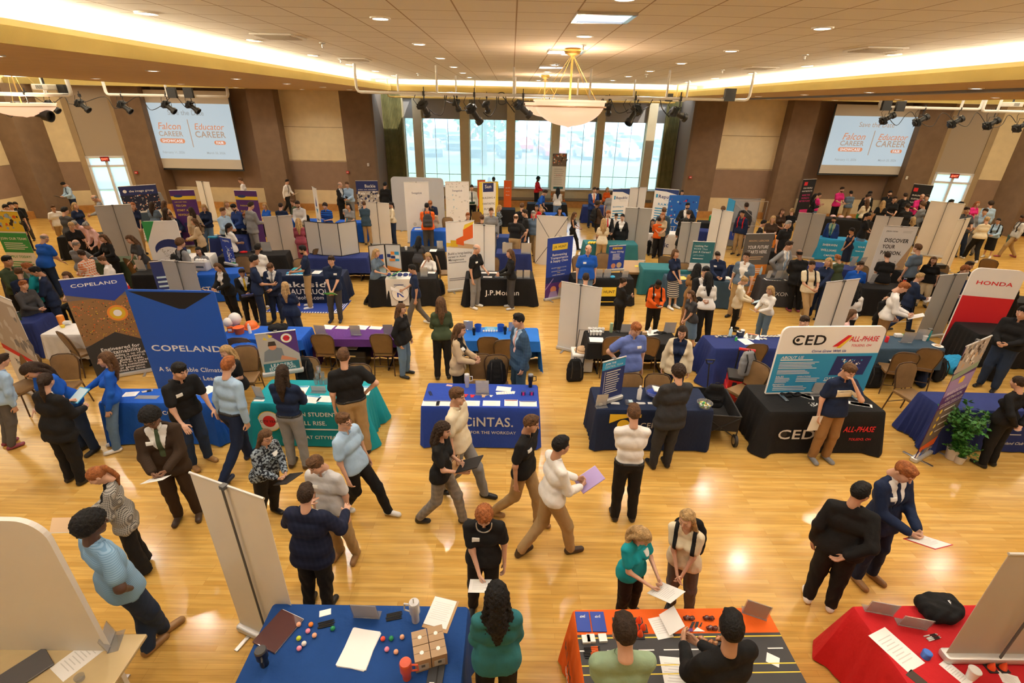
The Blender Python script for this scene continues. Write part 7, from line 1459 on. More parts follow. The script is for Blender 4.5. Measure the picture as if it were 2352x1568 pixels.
# ---------------------------------------------------------------- people
# head x,y[,feet x,y]; facing; arms/legs; hair style,colour,skin; top/bottom/shoes; extras; label
PEOPLE='''110,798,205,1035;-15;ll/st;ld1;Pb/TJ/k;f a22 i30;person in bright blue polo with long brown hair, leaning forward near the left edge
85,862,180,1105;165;hw/st;pd1;Jk+w/Tk/k;W y30 held:tablet:3;person in black suit with dark ponytail, back turned, holding a blue tablet
245,806,268,1030;-60;rd/st;lm1;Lb/Tj/w;f i15 held:paper:W;person in bright blue zip top and light jeans, reaching left
385,820,465,1065;60;ll/st;sk1;Pk/TJ/a;n a14 y10;person in black polo and jeans, leaning on the blue table
515,822,548,1080;160;dd/w;sr1;Ll/Tn/n;y10 tuck;person in light blue shirt and navy trousers, back turned, left
527,792;-30;ff/s;lb1;Tk/Tk/k;f n i20;person seated in black tee with blonde hair, beside the blue jacket
343,926,435,1188;20;hh/st;fk3;J@tweed+w+v/T@tweed/B;n G i22 held:paper:M;person in brown tweed suit reading a cream sheet
-6,815,25,1025;150;dd/st;sd1;Ll+/Tx/m;W;person in pale shirt cut by the left edge of the view
237,1062,330,1305;-55;hh/st;pr1;K@herring+k/Tk/k;f i30 flare held:book:M;person in black and white houndstooth blazer with ginger ponytail
185,1185,360,1478;150;kd/x;fk4;P@stripe/TJ/a;W;person in light blue striped polo and dark jeans, bottom left
600,982,618,1185;60;hh/st;lm1;L@floral/Tk/k;f W n G held:folder:0;person in black floral blouse holding a black folder
640,842,690,1070;175;hh/st;ld3;Ln/Tg/B;tuck;person in dark navy shirt with chin length black hair, back turned
787,802,828,1040;205;kd/st;sm1;Pk/Tt/k;W tuck y-20;person in black polo and khaki trousers at the teal table
780,946,850,1178;70;dd/w;sm1;Pl/Tk/w;G;person in light blue polo and white trainers, wearing glasses
728,1038,800,1275;-10;dp/st;sm1;Ph/Tt/a;n i22 y-15;person in pale grey blue polo talking to the navy blazer
695,1120,735,1395;172;ww/st;sd1;K@navycheck+h/Tk/k;W y15;person in navy checked blazer gesturing, back turned
1005,966,1020,1200;75;hm/w;Cd1;Tk/T@check/k;f held:folder:0;person in black tee carrying a black folder, walking right
1043,888,1068,1138;70;dd/w;sm1;Pc/Tg/k;held:folder:M;person in cream short sleeved shirt walking past the royal blue table
1113,1146,1108,1400;0;fd/st;cr1;Pk/Tk/k;n chain i25 held:paper:W;person in black shirt with curly auburn hair and a silver chain
1142,1352;185;mm/st;Ck1;R4/Tk/k;f H1.70;person with very long black hair in teal sweater, seen from behind
1215,951,1190,1195;60;dd/w;sm2;Pk/Tt/a;n y10;person in black polo and khaki trousers, walking right in the centre
1278,1004,1258,1270;110;hh/w;sk2;Lw/Tt/B;i5 H1.8 held:folder:E;person in white sweatshirt holding a purple folder
1461,936,1430,1190;178;ff/st;sm1;Lw/Tk/k;tuck;person in white shirt and black trousers, back turned to the viewer
1567,842,1512,1070;190;hh/st;cd1;JN+w/TN/k;W;person in charcoal suit with bushy dark curls, back turned
1462,1193,1440,1410;35;hh/st;lb1;TT/Tk/k;f n i38 held:paper:W;person in teal top with long blonde hair, writing on a sheet
1585,1164,1560,1400;-30;ff/st;lb1;Tc/Tx/k;f bag:k i5 y-15;person in cream top with backpack straps and clasped hands
1447,1449;182;ff/st;sd1;Ps/Tg/k;H1.8 i20;person in sage green polo standing at the orange cloth, back turned
1702,1436;195;hh/st;sk2;Lk/Tk/k;H1.8 W y-30;person in black pullover standing at the orange cloth
1983,1113,1878,1385;150;bd/st;sk2;Rk+/Tk/w;W y-40;person in black quarter zip and white shoes, back turned
2068,1044,1985,1330;15;hh/st;sr1;Jn+w+n/Tn/a;n i28 held:clip:r;person in navy suit smiling at a red clipboard
1950,828,1880,1055;5;dt/st;sm1;Pn/Ta/g;band i22 held:paper:M;person in navy and white polo with a hand at the forehead
2352,866,2262,1068;195;bb/st;ud1;Lk/Tk/k;f W;person in black blouse with hands clasped behind, right edge
1048,741;80;hh/st;lm1;Ke+k/Tk/k;f n;person in beige blazer with long light brown hair, talking
1196,718;-65;kp/st;sk1;J@bluecheck+l+p/TS/k;H1.84;person in blue checked suit with a coral tie
917,696,932,862;75;pp/st;Cm1;Rk/Tj/k;f W G;person in black hooded jacket and blue jeans, side view
1012,683,1018,868;190;hh/st;lm1;Lv/Tk/k;f;person in olive green jacket with long brown hair, back turned
1459,734;15;kd/st;sr1;Pu/Tc/k;n W i25;person in periwinkle polo resting a hand on a chair
1570,745;-20;dd/st;ld1;Kc+n/TJ/k;f i15;person in cream cardigan over a navy shirt
1090,559,1092,706;60;ph/st;hg1;Pk/Tg/w;n;person bald in black polo and grey trousers at the bank table
1177,571,1172,708;-75;hh/st;lm1;Lk/TG/h;f;person in black sweater with long brown hair at the bank table
952,606,960,748;-75;hd/w;sk2;Pn/Tx/w;held:folder:L;person in navy polo and charcoal trousers walking left
859,570,866,700;75;hr/w;lb1;Pq/Tk/k;f held:folder:9;person in slate polo pointing with one hand, holding a green folder
985,579;-20;tl/s;lb1;Pw/Tw/w;f i35;person seated in white shirt resting the head on one hand
957,543;170;lr/st;Ck1;PG/TG/k;f a15 H1.5;person in charcoal polo with dark wavy hair, leaning over a table
761,584,772,738;5;ff/st;sd1;Pn/TG/n;n held:folder:9;person in navy polo holding a bright green folder
700,562,712,706;-70;hh/st;sk2;Pn/Tt/w;B tuck;person bearded in navy polo and khaki trousers by the lakeside table
650,648,690,790;175;hh/st;lb1;Tn/TJ/k;f W;person in navy tee with short blonde hair, back turned
622,597,640,738;5;hh/st;sm1;Jn+w+g/Tn/k;n i38 held:phone:0;person in navy suit looking down at a phone
553,613,580,735;30;hh/st;sd2;Jk+w+y/Tk/k;n i15 held:folder:2;person in black suit with a yellow tie
503,601,545,730;-25;hh/st;lm1;Kk+w/Tk/k;f W i15 held:folder:M;person in black blazer holding a beige folder
587,560,608,705;180;hh/st;sk3;Lw/Tk/w;;person in white sweater and black trousers, back turned, left
573,585;120;hd/st;sk2;Pn/Tn/k;;person in dark navy half hidden behind the white sweater
562,486,578,575;10;hh/st;sr1;Kg+w+G/Tn/k;n i20 held:tablet:0;person in grey suit holding a tablet, left group
570,463,590,590;150;hp/st;sd1;Jg+w/Tg/k;;person in dark grey suit seen from behind, left group
520,512;150;hh/st;pk3;Pw/Tk/k;f;person in white tee with a dark ponytail, left group
469,466,484,580;5;hh/st;lb1;Ln/Tj/w;f n i25 held:clip:B;person in navy sweater and jeans reading a folder
449,500;-70;hh/st;lm1;Ke+k/Tk/k;f H1.6;person in tan coat with long brown hair, facing left
438,475;-120;dd/st;ld1;Ke+k/Tk/k;f;person in long camel coat behind the other tan coat
506,475;70;hh/st;sm1;Ll/Tn/k;;person in light blue shirt at the gold emblem table
516,459;60;hr/st;lb1;Tc/Tk/k;f;person in cream top with blonde hair reaching right
540,465;-20;hh/st;sk1;LZ/Tk/k;B n i25;person bearded in blue sweater behind the gold emblem table
555,407;-80;hd/w;sm1;Lw/Tk/k;;person in white shirt walking left along the back wall
408,547;150;dd/st;cm1;Rg/Tk/k;bag:k;person in grey sweater wearing a dark backpack, left
457,568;10;ff/s;lk2;Lg/Tk/k;f;person seated in grey blouse with long black hair, left
312,534;-30;ll/st;Cm1;PG/Tj/k;f n a15;person in charcoal polo with curly hair and jeans, left
300,463,325,585;60;ff/st;lr1;Pn/Tt/k;f n;person in navy polo and khakis with strawberry hair
344,463;180;hh/st;ld1;Tq/TJ/k;f W;person in denim blue shirt with dark bob, back turned
372,461;170;hh/st;Cm1;Tc/Tk/k;f;person in cream top with light brown waves, back turned
377,477;150;dd/st;ld1;TB/Tk/k;f H1.6;person with dark brown hair in brown top, left group
388,486;30;ll/s;sm1;Jn+w/Tn/k;i30;person with brown fringe seated behind the round-cornered display
348,423;20;dd/st;sd2;Kg+D/Tk/k;B;person bearded in grey jacket over a coral shirt
149,415,182,499;-20;hh/st;sk2;Ll+n/Tn/k;i40 held:clip:0;person in light blue shirt and navy tie by the left wall
222,445;-60;hh/st;hg2;Lg/Tg/k;i30 W;person bald in grey shirt near the left glass door
34,462,70,545;30;hh/st;sk2;Lk+G/TG/k;n held:paper:W;person in black shirt and tie, far left
9,468;60;dd/st;sk2;Lk/Tk/k;;person in black jacket at the far left edge, behind the green banner
119,470,140,555;60;dd/w;sm2;Tw/Ht/w;;person in white tee and tan shorts walking, far left
140,475;165;hh/st;sk1;RG/Tk/k;W;person in charcoal sweater, back turned, far left
168,464;80;dd/st;lb1;Tn/Tk/k;f;person with blonde hair and cream tote at the left wall
155,506;60;ll/st;pb1;Tk/Tk/k;f W a12;person with a blonde braid in dark tee, left
177,494;15;ll/st;sg1;Lp/Tk/k;a25 i25 H1.65;person in pale pink shirt and grey cap leaning forward
214,503;-30;ll/st;ug1;Lp/Tp/k;f a20 H1.6;person with a grey bun in pink leaning over the table
237,536;-20;ww/st;lm1;Lk/Tk/k;f W i15 H1.6;person in black sweater gesturing with both hands, left
77,537;170;lr/st;hg1;Pb/TJ/k;W a18 H1.72;person bald in bright blue polo leaning forward, left
170,554;178;ll/s;hg1;Lg/Tg/k;W;person bald in grey jacket, back turned, left
189,573;-100;hh/st;sd1;L@plaid/Tk/k;G H1.6;person in orange checked shirt wearing glasses
245,585;-65;lh/st;sm1;Pw/Tt/k;a10 H1.5;person in white polo looking left, behind the sunset banner
282,632;-60;hh/s;sd1;Lr/Tk/k;;person in red top half hidden behind the blue backdrop
156,625;0;hh/s;lm1;TB/Tk/k;f;person with auburn hair peeking above the sunset banner
68,601;-60;hh/st;sr1;PT/Tn/k;G H1.7;person in teal shirt and glasses, left crowd
88,608;-50;hh/st;sk2;Jn+w+m/Tn/k;i20 H1.66;person in dark suit with a maroon tie, left crowd
37,616;-140;kh/st;sm1;Ln/Ta/k;a15 H1.6;person in navy shirt and tan trousers leaning, left crowd
44,642,98,795;80;hh/st;sr1;RG+/Tt/k;;person in charcoal sweater and khakis, left, in profile
5,585;80;hh/st;sk2;Lv/Tk/k;;person in dark green holding a blue folder, left edge
683,501;-170;hh/st;lb1;Lm/Sm/k;f;person in rose pink with long blonde hair, back turned
692,477;10;ff/s;sd1;Jk+w/Tk/k;;person in black jacket and white shirt seated behind the white board
684,458;0;hh/st;sd1;Lh/Tg/k;G B i20;person bearded with glasses in pale shirt, middle left
676,459;-90;hh/s;sm1;Tv/Tg/k;;person in green tee partly hidden, middle left
642,469;180;hh/s;sd1;Jn+w/Tn/k;;person in navy suit jacket seated with the back turned
610,468;-20;hr/s;lb1;Tb/Tk/k;f;person with blonde hair in bright blue top, middle left
748,467;-10;ff/s;cd1;P@bluestripe/Tg/k;;person in blue striped polo leaning on the white board
798,482;-70;ff/s;sg1;P3/Tg/k;;person older in medium blue polo beside the white board
777,417;75;hh/st;hg1;Jk+w/Tk/k;;person balding in black suit by the left back wall
798,416;-10;hh/st;sm1;Ll/Tg/k;W;person in pale blue shirt talking by the left back wall
656,411,662,492;75;dh/w;sk1;Lw+x/Tk/k;held:paper:W;person in white shirt and tie walking right with papers
883,418;170;dd/st;sk2;Jk+w/Tk/k;;person in black suit standing by the left curtain
802,465;-20;hh/st;lk1;Tg/Tk/k;f;person in grey top with dark hair beside the trophies
835,462,848,562;178;hh/st;sm1;JS+w/Tt/k;;person in navy blazer and khakis, back turned
900,462,906,560;-60;hh/st;pk2;Lc/TJ/k;f;person in cream blouse and wide jeans, middle
990,452;0;ll/st;sr1;Pn/Tn/k;a20 i25;person ginger in navy polo behind the royal blue cloth
980,466;-170;hh/st;sk2;Po/TG/k;bag:G W;person in orange polo wearing a grey backpack
992,478,1002,566;170;hh/st;lk2;Je+w/TB/k;f;person in camel blazer with long dark hair, back turned
1037,447,1042,528;-60;hd/st;sd1;Pn/TJ/k;n held:cup:W;person in navy polo holding a cup, middle
1083,423;10;hd/st;sd1;Lw+k/Tk/k;held:folder:4;person in white shirt and black tie near the windows
1074,490;20;dd/s;sr1;Lk/Tk/k;;person with short ginger hair seated behind the orange block banner
1107,496;180;dd/s;sm1;TB/Tk/k;;person with brown hair seated left of the grey shirt
1128,476;5;dd/st;sm1;Lg/Tg/k;n;person in grey button shirt, middle
1146,470,1146,560;75;dd/st;lb1;T@floral/Sk/k;f;person blonde in black floral top and skirt
1184,491;165;kh/st;hm1;Pk/Tt/k;W tuck;person in black polo and khakis, back turned, middle
1208,480;-80;dd/st;sd1;Pk/TJ/k;;person in black polo and jeans facing left, middle
1199,466;180;dd/st;sm1;Tk/Tk/k;;person in black tee, back turned, middle
1226,483,1227,595;-15;dd/w;sg1;Lq/Tt/B;W;person grey haired in pale blue shirt and khakis walking
1232,468;10;hh/st;lk2;Tr/Tk/k;f;person in red top with dark hair, middle
1243,475;0;hh/s;lb1;Tk/Tk/k;f;person with short blonde hair seated near the blue cloth
1237,430;70;ll/st;sd1;Pb/Tt/k;a25;person in bright blue polo leaning over the window table
1234,405;60;hh/st;fk4;Lr/Tk/k;f;person in bright red top by the windows
1282,430;175;hh/st;lk1;Lw/Tj/k;f;person in white blouse with long dark hair facing the window table
1286,478;0;hh/s;lk1;Tk/Tk/k;f;person seated with black hair right of the blue cloth
1317,486,1320,560;70;hh/w;lm2;Nk/Tk/k;f;person in black sleeveless outfit with brown hair
1370,461,1375,560;110;hh/st;fd3;RB/Hk/k;bag:k;person in brown hoodie and black shorts with a backpack
1388,502;178;hh/st;Cb1;Tc/Tt/k;f;person in cream top with long wavy blonde hair, back turned
1396,481;15;hh/st;sr1;Jk+w+r/Tk/k;;person ginger in black suit behind the wavy blonde hair
1416,488,1418,560;-10;hh/st;sk1;Lw/Tk/k;tuck i15 held:paper:W;person in white shirt reading white papers, middle right
1431,490;-20;dd/st;pk1;Jk+w/Tk/k;f;person in black jacket beside the tall grey banner back
1365,428;10;hh/st;sd1;JZ+w+o/Tn/k;;person in blue suit with an orange tie near the windows
1395,431;0;hh/s;lb1;Lo/Tk/k;f;person blonde in orange cardigan seated by the windows
1372,432;10;hh/s;sd1;Tk/Tk/k;G;person with glasses seated behind the blue suit
1406,438;160;dd/st;sd1;Tg/Tk/k;;person in grey shirt by the finance banners
1515,499,1517,580;175;hh/st;sk2;Po/Tk/k;;person in orange polo, back turned, by the white cloth
1523,487;-20;hh/st;lr1;Te/Tk/k;f;person in tan dress with reddish hair, right of the orange polo
1527,476;175;dd/st;sm1;JS+w/Tn/k;;person in slate suit, back turned, right middle
1580,464;0;ww/st;sk1;Kk+w+g/Tk/k;B W G;person bearded in black suit gesturing, right middle
1584,482;170;hh/st;sd1;Rk/Tk/k;;person in black sweater facing the bearded black suit
1576,500;160;hh/st;sk1;Tk/Tx/k;;person with dark hair partly behind the short grey banner
1567,436;0;dd/st;lk1;TB/Tk/k;f;person with long dark hair by the right curtain
1499,504;0;hh/s;lk2;Tk/Tk/k;f;person seated behind the white cloth left of the orange polo
1692,422,1690,490;-40;hh/st;sk1;Kk+g/Tt/k;n i30 held:phone:0;person in black blazer checking a phone at the right wall
1663,473;175;dd/st;sm1;Tx/Tk/k;;person with tousled brown hair above the white banner back
1717,465;175;dd/st;sd2;JG+w/TG/k;;person in dark grey suit, back turned, near the frame backdrop
1708,482,1690,585;-50;dd/st;sk2;Rn/Tt/k;bag:r held:folder:2;person in navy sweater with a red backpack
1750,507;70;ff/s;sk1;Jk+w/Tk/k;;person in black suit with dark hair seated at the right
1777,494;-15;hh/st;Cb1;TB/Tk/k;f W n;person with curly blonde hair in brown top
1797,477;0;hh/st;Cm1;TB/Tk/k;f;person with long wavy caramel hair in brown, right
1822,478;170;hh/st;ub1;Tk/Tk/k;f;person with a blonde bun in black, right
1811,505;20;dd/st;sg1;Pk/Tk/k;W;person heavy set in black polo with grey hair
1549,570,1545,708;30;ff/st;lm1;Pn/S@skirt/w;f;person in navy polo and striped skirt
1603,606;150;hh/st;Ck3;Ta/Ta/k;f;person in rust coloured outfit with dark curls
1621,608;0;hh/st;sk1;Jk+w+k/Tk/k;n G;person in black suit wearing glasses, in front of the teal banner
1649,574,1655,705;-15;hh/st;sd1;Ln/TJ/k;n i20;person in navy quarter zip behind the dark slate cloth
1631,626,1612,790;175;hh/st;lk1;Lw/Tk/w;f held:paper:W;person in white blouse with long dark hair, back turned, right
1594,665,1600,790;-75;ff/st;lm1;TG/Sj/k;f;person in charcoal tee and light skirt facing left
1704,632,1685,755;60;hh/st;ub1;Jc+w/Tk/k;f i25 held:tablet:0;person in cream blazer with pinned up blonde hair, using a tablet
1777,654,1748,760;-70;hh/st;lb1;Lw/Tj/k;f i15 held:phone:W;person in white cardigan with short blonde hair, facing left
1719,576;-45;dd/st;sd1;Vq+w/Tt/k;n G;person in slate vest and glasses in front of the orange banner
1430,637,1420,755;100;mm/st;ud1;Lk/Tk/k;f W;person in all black with arms folded
1512,637,1497,755;0;hh/st;pk4;Ro/Tk/k;f n W i30 bag:k held:phone:W;person in bright orange sweater wearing a backpack
1346,633;170;hh/s;sd1;TB/Tk/k;;person whose brown hair shows above the white banner back
1352,560;5;dd/st;hr1;Pb/Tj/k;W n;person bald in bright blue polo beside the tall blue banner
1809,551;30;kh/st;sd1;Kg+w+l/Tg/k;n;person in light grey suit with a patterned tie, right
1841,573,1822,715;175;hh/st;hk3;Jk+w/Tk/m;W;person in black suit, back turned, with brown shoes
1865,596,1848,738;-5;hh/w;sd2;Tc/Tt/w;bag:k;person in cream graphic tee and tan trousers
1908,590;-60;lr/st;lb1;Ln/Tn/k;f i15;person with wavy blonde hair in navy, at the navy cloth
1931,585,1925,700;-160;hh/st;sr1;Pv/Tk/k;;person in olive green polo, back turned
1977,602;-15;dd/s;sd1;Lb/Tk/k;;person in royal blue shirt seated, right
2043,579,2010,712;160;hh/st;sd1;Pk/Ta/k;;person in black polo and brown trousers, back turned, right
1918,497,1895,592;-45;dd/st;sk2;KZ+s+4/Tn/k;B;person bearded in blue suit by the sky blue cloth
1962,523,1950,605;-80;ff/st;ck2;Nn/Sn/k;f n;person in navy sleeveless dress with short curls
1991,487,1965,600;75;hr/st;pk2;Tk/Sj/k;f;person in black tee and light denim skirt
1873,444;70;mm/st;lk1;Lk/TJ/k;f;person in black with long hair by the black pink lettered banner
1882,442;80;mm/st;pd1;PP/Tj/k;f H1.6;person in bright pink tee and jeans, arms folded
1933,428;15;hh/st;sd1;PP/Tk/k;B n held:paper:W;person bearded in bright pink polo behind the black cloth
1958,438,1935,518;175;hh/st;sk2;Lq/Tt/k;;person in denim blue shirt and tan trousers, back turned
1999,438;0;dd/st;sk4;Jk+w/Tk/k;;person in dark jacket with a cap near the right screen
1992,444;60;hh/st;sd1;Jk+w+m/Tk/k;;person in black suit with a red tie near the right screen
1996,457;178;hh/st;lm1;Lc/Tk/k;f;person in cream jacket with long light brown hair, back turned
2046,437;-20;mm/st;sk1;Pk/Tk/k;B n;person bearded in black polo below the right screen
2031,460;150;dd/st;lb1;Tk/Tk/k;f;person with long blonde hair in black tee, right rear
2056,449;-15;hh/st;sd1;Pk/Tk/k;n;person in black polo with folded arms, right rear
2083,443;170;dd/st;sd1;Rk/Tk/k;bag:k;person in black with a black backpack, right rear
2090,468;175;hh/st;sd2;Jk+w/Tk/k;;person in black suit, back turned, right rear
2119,444;-10;hh/st;hr1;PP/Tk/k;n;person balding in bright pink polo, right rear
2133,446;-60;dd/st;sd1;Rk/Ta/k;;person in black jacket and tan trousers, right rear
2127,463;-150;hh/st;cm1;Jg+w/Tg/k;;person in light grey jacket seen from behind, right rear
2145,466;20;hh/st;sd1;Lk+r/Tk/k;;person in black shirt with a red tie, right rear
2221,473,2205,590;-10;hh/st;sd2;PG/TJ/k;W;person heavy set in charcoal polo between the white banner backs
2244,461;10;hh/st;lr1;TP/Tk/k;f n held:folder:M;person in bright pink tee holding a folder, far right
2185,457;20;dd/st;sk1;Tk/Tk/k;;person with dark hair above the largest white banner back, left
2207,462;20;dd/st;sk2;Tk/Tk/k;;person with dark hair above the largest white banner back, right
2280,461;165;dd/st;cd1;Ll/Tn/k;W;person in light blue shirt, back turned, far right
2268,477;-60;hh/st;sd1;Jg+l/Tg/k;;person in grey blazer over a blue shirt, far right
2272,498,2225,598;165;hh/w;sb1;Lc/Tk/w;f W;person in cream sweater and black trousers, back turned, far right
2297,500,2265,592;-60;hh/st;pk1;Ll/Sk/w;f bag:k G;person with glasses in pale blue and black skirt, far right
2354,494,2308,590;-110;dd/w;sd3;Rh/Tt/m;bag:k held:folder:4;person in light grey sweatshirt and khakis walking, right edge
2147,588,2120,700;-30;pp/st;lm1;Pk/Tc/k;f n W;person smiling in black polo and cream trousers, brown bob
2110,625,2062,760;70;hh/w;sb1;Jn+w/Tn/k;held:folder:W;person in navy suit with blond hair walking right
2043,666,2010,790;15;hh/st;sk1;Pk/Tk/k;n i30 held:paper:W;person in black polo writing on a sheet, right
2067,642;60;hh/st;sr1;Lw/Ta/k;i30 held:paper:W;person ginger in white shirt reading, right
1972,650;150;hh/st;Ck4;Lw/Tk/k;f;person in white top with dark hair behind the white banner back
1950,712;60;hh/s;lm1;Tp/Tk/k;f held:folder:3;person in pale pink holding a turquoise folder
2222,601;20;hh/s;sd1;Jk+w/Tk/k;;person in black jacket bending behind the tilted grey banner
2217,612;0;ll/s;cr1;Te/Tk/k;;person with auburn hair behind the tilted grey banner
2345,640,2330,760;-120;hh/st;sd1;Lk/Tk/k;;person in black at the right edge beyond the red banner
2360,700;-60;hh/st;sk1;Lk/TJ/k;W;person in black top and jeans by the fitted black table
2245,625,2220,725;-70;hh/st;sd1;Jn+w/Tn/k;held:folder:E;person in navy suit mostly hidden by the tilted grey banner
1848,728;0;dd/s;sd1;TB/Tk/k;;person whose brown hair shows above the big blue sign
1134,405;0;hh/st;sk4;TG/Tk/k;;person in dark grey behind the yellow banner, by the windows
1124,408;0;hh/s;ld3;TG/Tk/k;f;person with dark hair just left of the dark grey figure, by the windows
2100,500;160;dd/s;lb1;Tk/Tk/k;f;person with blonde hair above the passion banner
2115,560;-160;dd/st;sm1;Tq/Tk/k;;person in slate tee right of the passion banner
20,463;60;dd/st;sk1;Tk/Tk/k;H1.7;person with black hair beside the tie wearer, far left'''
COL.update({'d':(.02,.02,.025)})
for s in PEOPLE.split('\n'):
    person(s)
# ---------------------------------------------------------------- ceiling fittings and stage lighting
def quadpos(px,py): return at(px,py,ZC)
GR=mat('grille_white',(.70,.66,.58),.5)
for px,py,l in ((640,82,'square ceiling grille near the left cove, nearest one'),(2010,112,'square ceiling grille near the right cove, nearest one'),(1745,155,'square ceiling grille near the right cove, farther one'),(815,135,'square ceiling grille near the left cove, farther one')):
    p=quadpos(px,py); e=empty('ceiling_grille',(p.x,p.y,ZC),0,l,'ceiling grille'); MB().box(0,0,-.012,.60,.60,.02,b=.005).build('frame',GR,e); mb=MB(); [mb.box(0,-.24+.06*i,-.026,.5,.012,.012) for i in range(9)]; mb.build('slats',mat('grille_slat',(.40,.33,.24),.6),e)
for px,py,l in ((1385,38,'square recessed light panel nearest the viewer, centre of the ceiling'),(1300,117,'square recessed light panel behind the pendant stem'),(1268,153,'farthest square recessed light panel in the ceiling')):
    p=quadpos(px,py); e=empty('recessed_light_panel',(p.x,p.y,ZC),0,l,'ceiling light'); mb=MB(); [mb.box(s*.28,0,-.014,.05,.60,.026) for s in (-1,1)]; [mb.box(0,s*.28,-.014,.60,.05,.026) for s in (-1,1)]; mb.build('reflector_frame',METAL,e); MB().box(0,0,-.006,.52,.52,.01).build('diffuser',mat('panel_glow',(.6,.75,.9),.4,emit=1.0,ecol=(.6,.75,.95)),e)
SPK=[(740,98),(782,135),(1340,103),(1278,146),(1850,125),(1660,160),(960,168),(1485,170)]
mb=MB(); mb.lathe([(.05,0),(.05,-.01),(.015,-.02),(.015,-.07),(.03,-.075),(.001,-.08)],METAL,n=12)
s0=None
for x,y in SPK:
    o=mb.build('ceiling_sprinkler') if s0 is None else s0.copy()
    if s0 is None: s0=o
    else: C.objects.link(o)
    p=quadpos(x,y); o.location=(p.x,p.y,ZC-.002); tag(o,'small metal sprinkler head under the tiled ceiling','sprinkler','sprinkler heads')
PIPEW=mat('white_pipe',(.72,.70,.66),.4)
def rig(name,xs,Y,z,label,drops,m=PIPEW,r=.035,zt=ZC-.003):
    mb=MB(); a,b=xs; pts=[(a,Y,zt),(a,Y,z+.1),(a+.04,Y,z+.02),(a+.1,Y,z),(b-.1,Y,z),(b-.04,Y,z+.02),(b,Y,z+.1),(b,Y,zt)]; mb.tube(pts,r,n=10)
    o=mb.build(name,m,smooth=True); tag(o,label,'lighting bar')
    for d in drops: MB().tube([(d,Y,z),(d,Y,zt)],r*.8,n=8).build('drop_pipe',m,o)
    return o
rig('lighting_bar',(-3.92,6.0),13.9,5.18,'white pipe lighting bar hung from the ceiling, nearest of three',[-1.9,.03,1.95,3.9])
rig('lighting_bar',(-3.85,5.9),18.6,5.20,'white pipe lighting bar hung from the ceiling, middle of three',[-1.9,.1,2.2,4.1])
rig('lighting_bar',(-5.0,6.6),22.1,5.17,'yellowish pipe lighting bar hung from the ceiling, farthest of three',[-1.5,2.6],m=mat('yellow_pipe',(.62,.50,.2),.4))
lb=aty(245,218,22.0); lb2=aty(525,222,22.0); rig('lighting_bar',(lb.x,lb2.x),22.0,(lb.z+lb2.z)/2,'short white lighting bar in the left bay, right part',[(lb.x+lb2.x)/2],zt=6.15,r=.055)
lc=aty(-60,214,17.5); lc2=aty(163,214,17.5); rig('lighting_bar',(lc.x,lc2.x),17.5,lc.z,'white lighting bar in the left bay at the picture edge',[lc2.x-.8],zt=6.15,r=.055)
rb=aty(2020,243,22.0); rb2=aty(2250,254,22.0); rig('lighting_bar',(rb.x,rb2.x),22.0,(rb.z+rb2.z)/2,'short white lighting bar in the right bay',[rb.x+1.0,rb2.x-.8],zt=6.15,r=.055)
rc=aty(2255,255,21); rc2=aty(2420,262,21); rig('lighting_bar',(rc.x,rc2.x),21,rc.z,'white lighting bar at the right edge of the ceiling',[rc.x+.6],zt=6.15,r=.055)
def fixture(px,py,Y,zp,yaw,pit,L,label,r=.085):
    p=aty(px,py,Y); e=empty('stage_light',(p.x,Y,p.z),0,label,'stage light')
    T=Matrix.Rotation(math.radians(yaw),4,'Z')@Matrix.Rotation(math.radians(pit),4,'Y')
    mb=MB(); n=18
    R=[[(x,rr*math.cos(2*math.pi*j/n),rr*math.sin(2*math.pi*j/n)) for j in range(n)] for x,rr in ((-L*.5,r*.55),(-L*.48,r*.9),(-L*.15,r),(-L*.12,r*.72),(L*.3,r*.72),(L*.32,r*1.02),(L*.5,r*1.05),(L*.5,r*.85),(L*.42,r*.8))]; mb.loft(R,T=T); [mb.box(-L*(.2+.06*i),0,0,.012,r*2.25,r*2.25,T=T) for i in range(4)]; mb.build('lamp_body',BLACKP,e,True)
    mb=MB(); zt=zp-p.z; w=r*1.5; mb.tube([(-0,-w,0),(0,-w,zt*.45),(0,w,zt*.45),(0,w,0)],.010); mb.build('yoke',BLACKP,e)
    mb=MB(); mb.tube([(0,0,zt*.45),(0,0,zt-.03)],.016); mb.box(0,0,zt,.05,.11,.11); mb.box(0,0,zt+.09,.02,.03,.12); mb.build('clamp',BLACKP,e)
    mb=MB(); mb.tube([T@Vector((-L*.5,0,0)),T@Vector((-L*.55,.05,-.12)),Vector((-.15,.06,zt*.1)),Vector((-.28,.05,zt*.6)),Vector((-.2,.02,zt))],.009,n=6); mb.build('cable',BLACKP,e)
NM=['first','second','third','fourth','fifth','sixth','seventh','eighth','ninth']
for i,(x,y,yw,pt,L) in enumerate(((975,250,60,-50,.40),(1090,262,40,-48,.55),(1201,250,20,-38,.52),(1455,264,-140,-48,.55),(1558,262,15,-22,.50))): fixture(x,y,13.9,5.18,yw,-pt if yw>-90 else -pt,L,'large black stage light on the nearest bar, %s from the left'%NM[i],r=.10)
for i,(x,y) in enumerate(((1050,242),(1118,246),(1397,252),(1463,252))): fixture(x,y,18.6,5.20,70,50,.38,'small black stage light on the middle bar, %s from the left'%NM[i],r=.10)
fixture(73,256,17.5,aty(73,214,17.5).z,0,14,1.15,'long black stage light at the far left, largest of the left bay',r=.17)
for i,(x,y) in enumerate(((120,245),(190,243),(287,246),(388,246),(443,246))): fixture(x,y,22.0,aty(x,219,22.0).z,0,40,.52,'small black stage light in the left bay, %s from the left'%NM[i],r=.13)
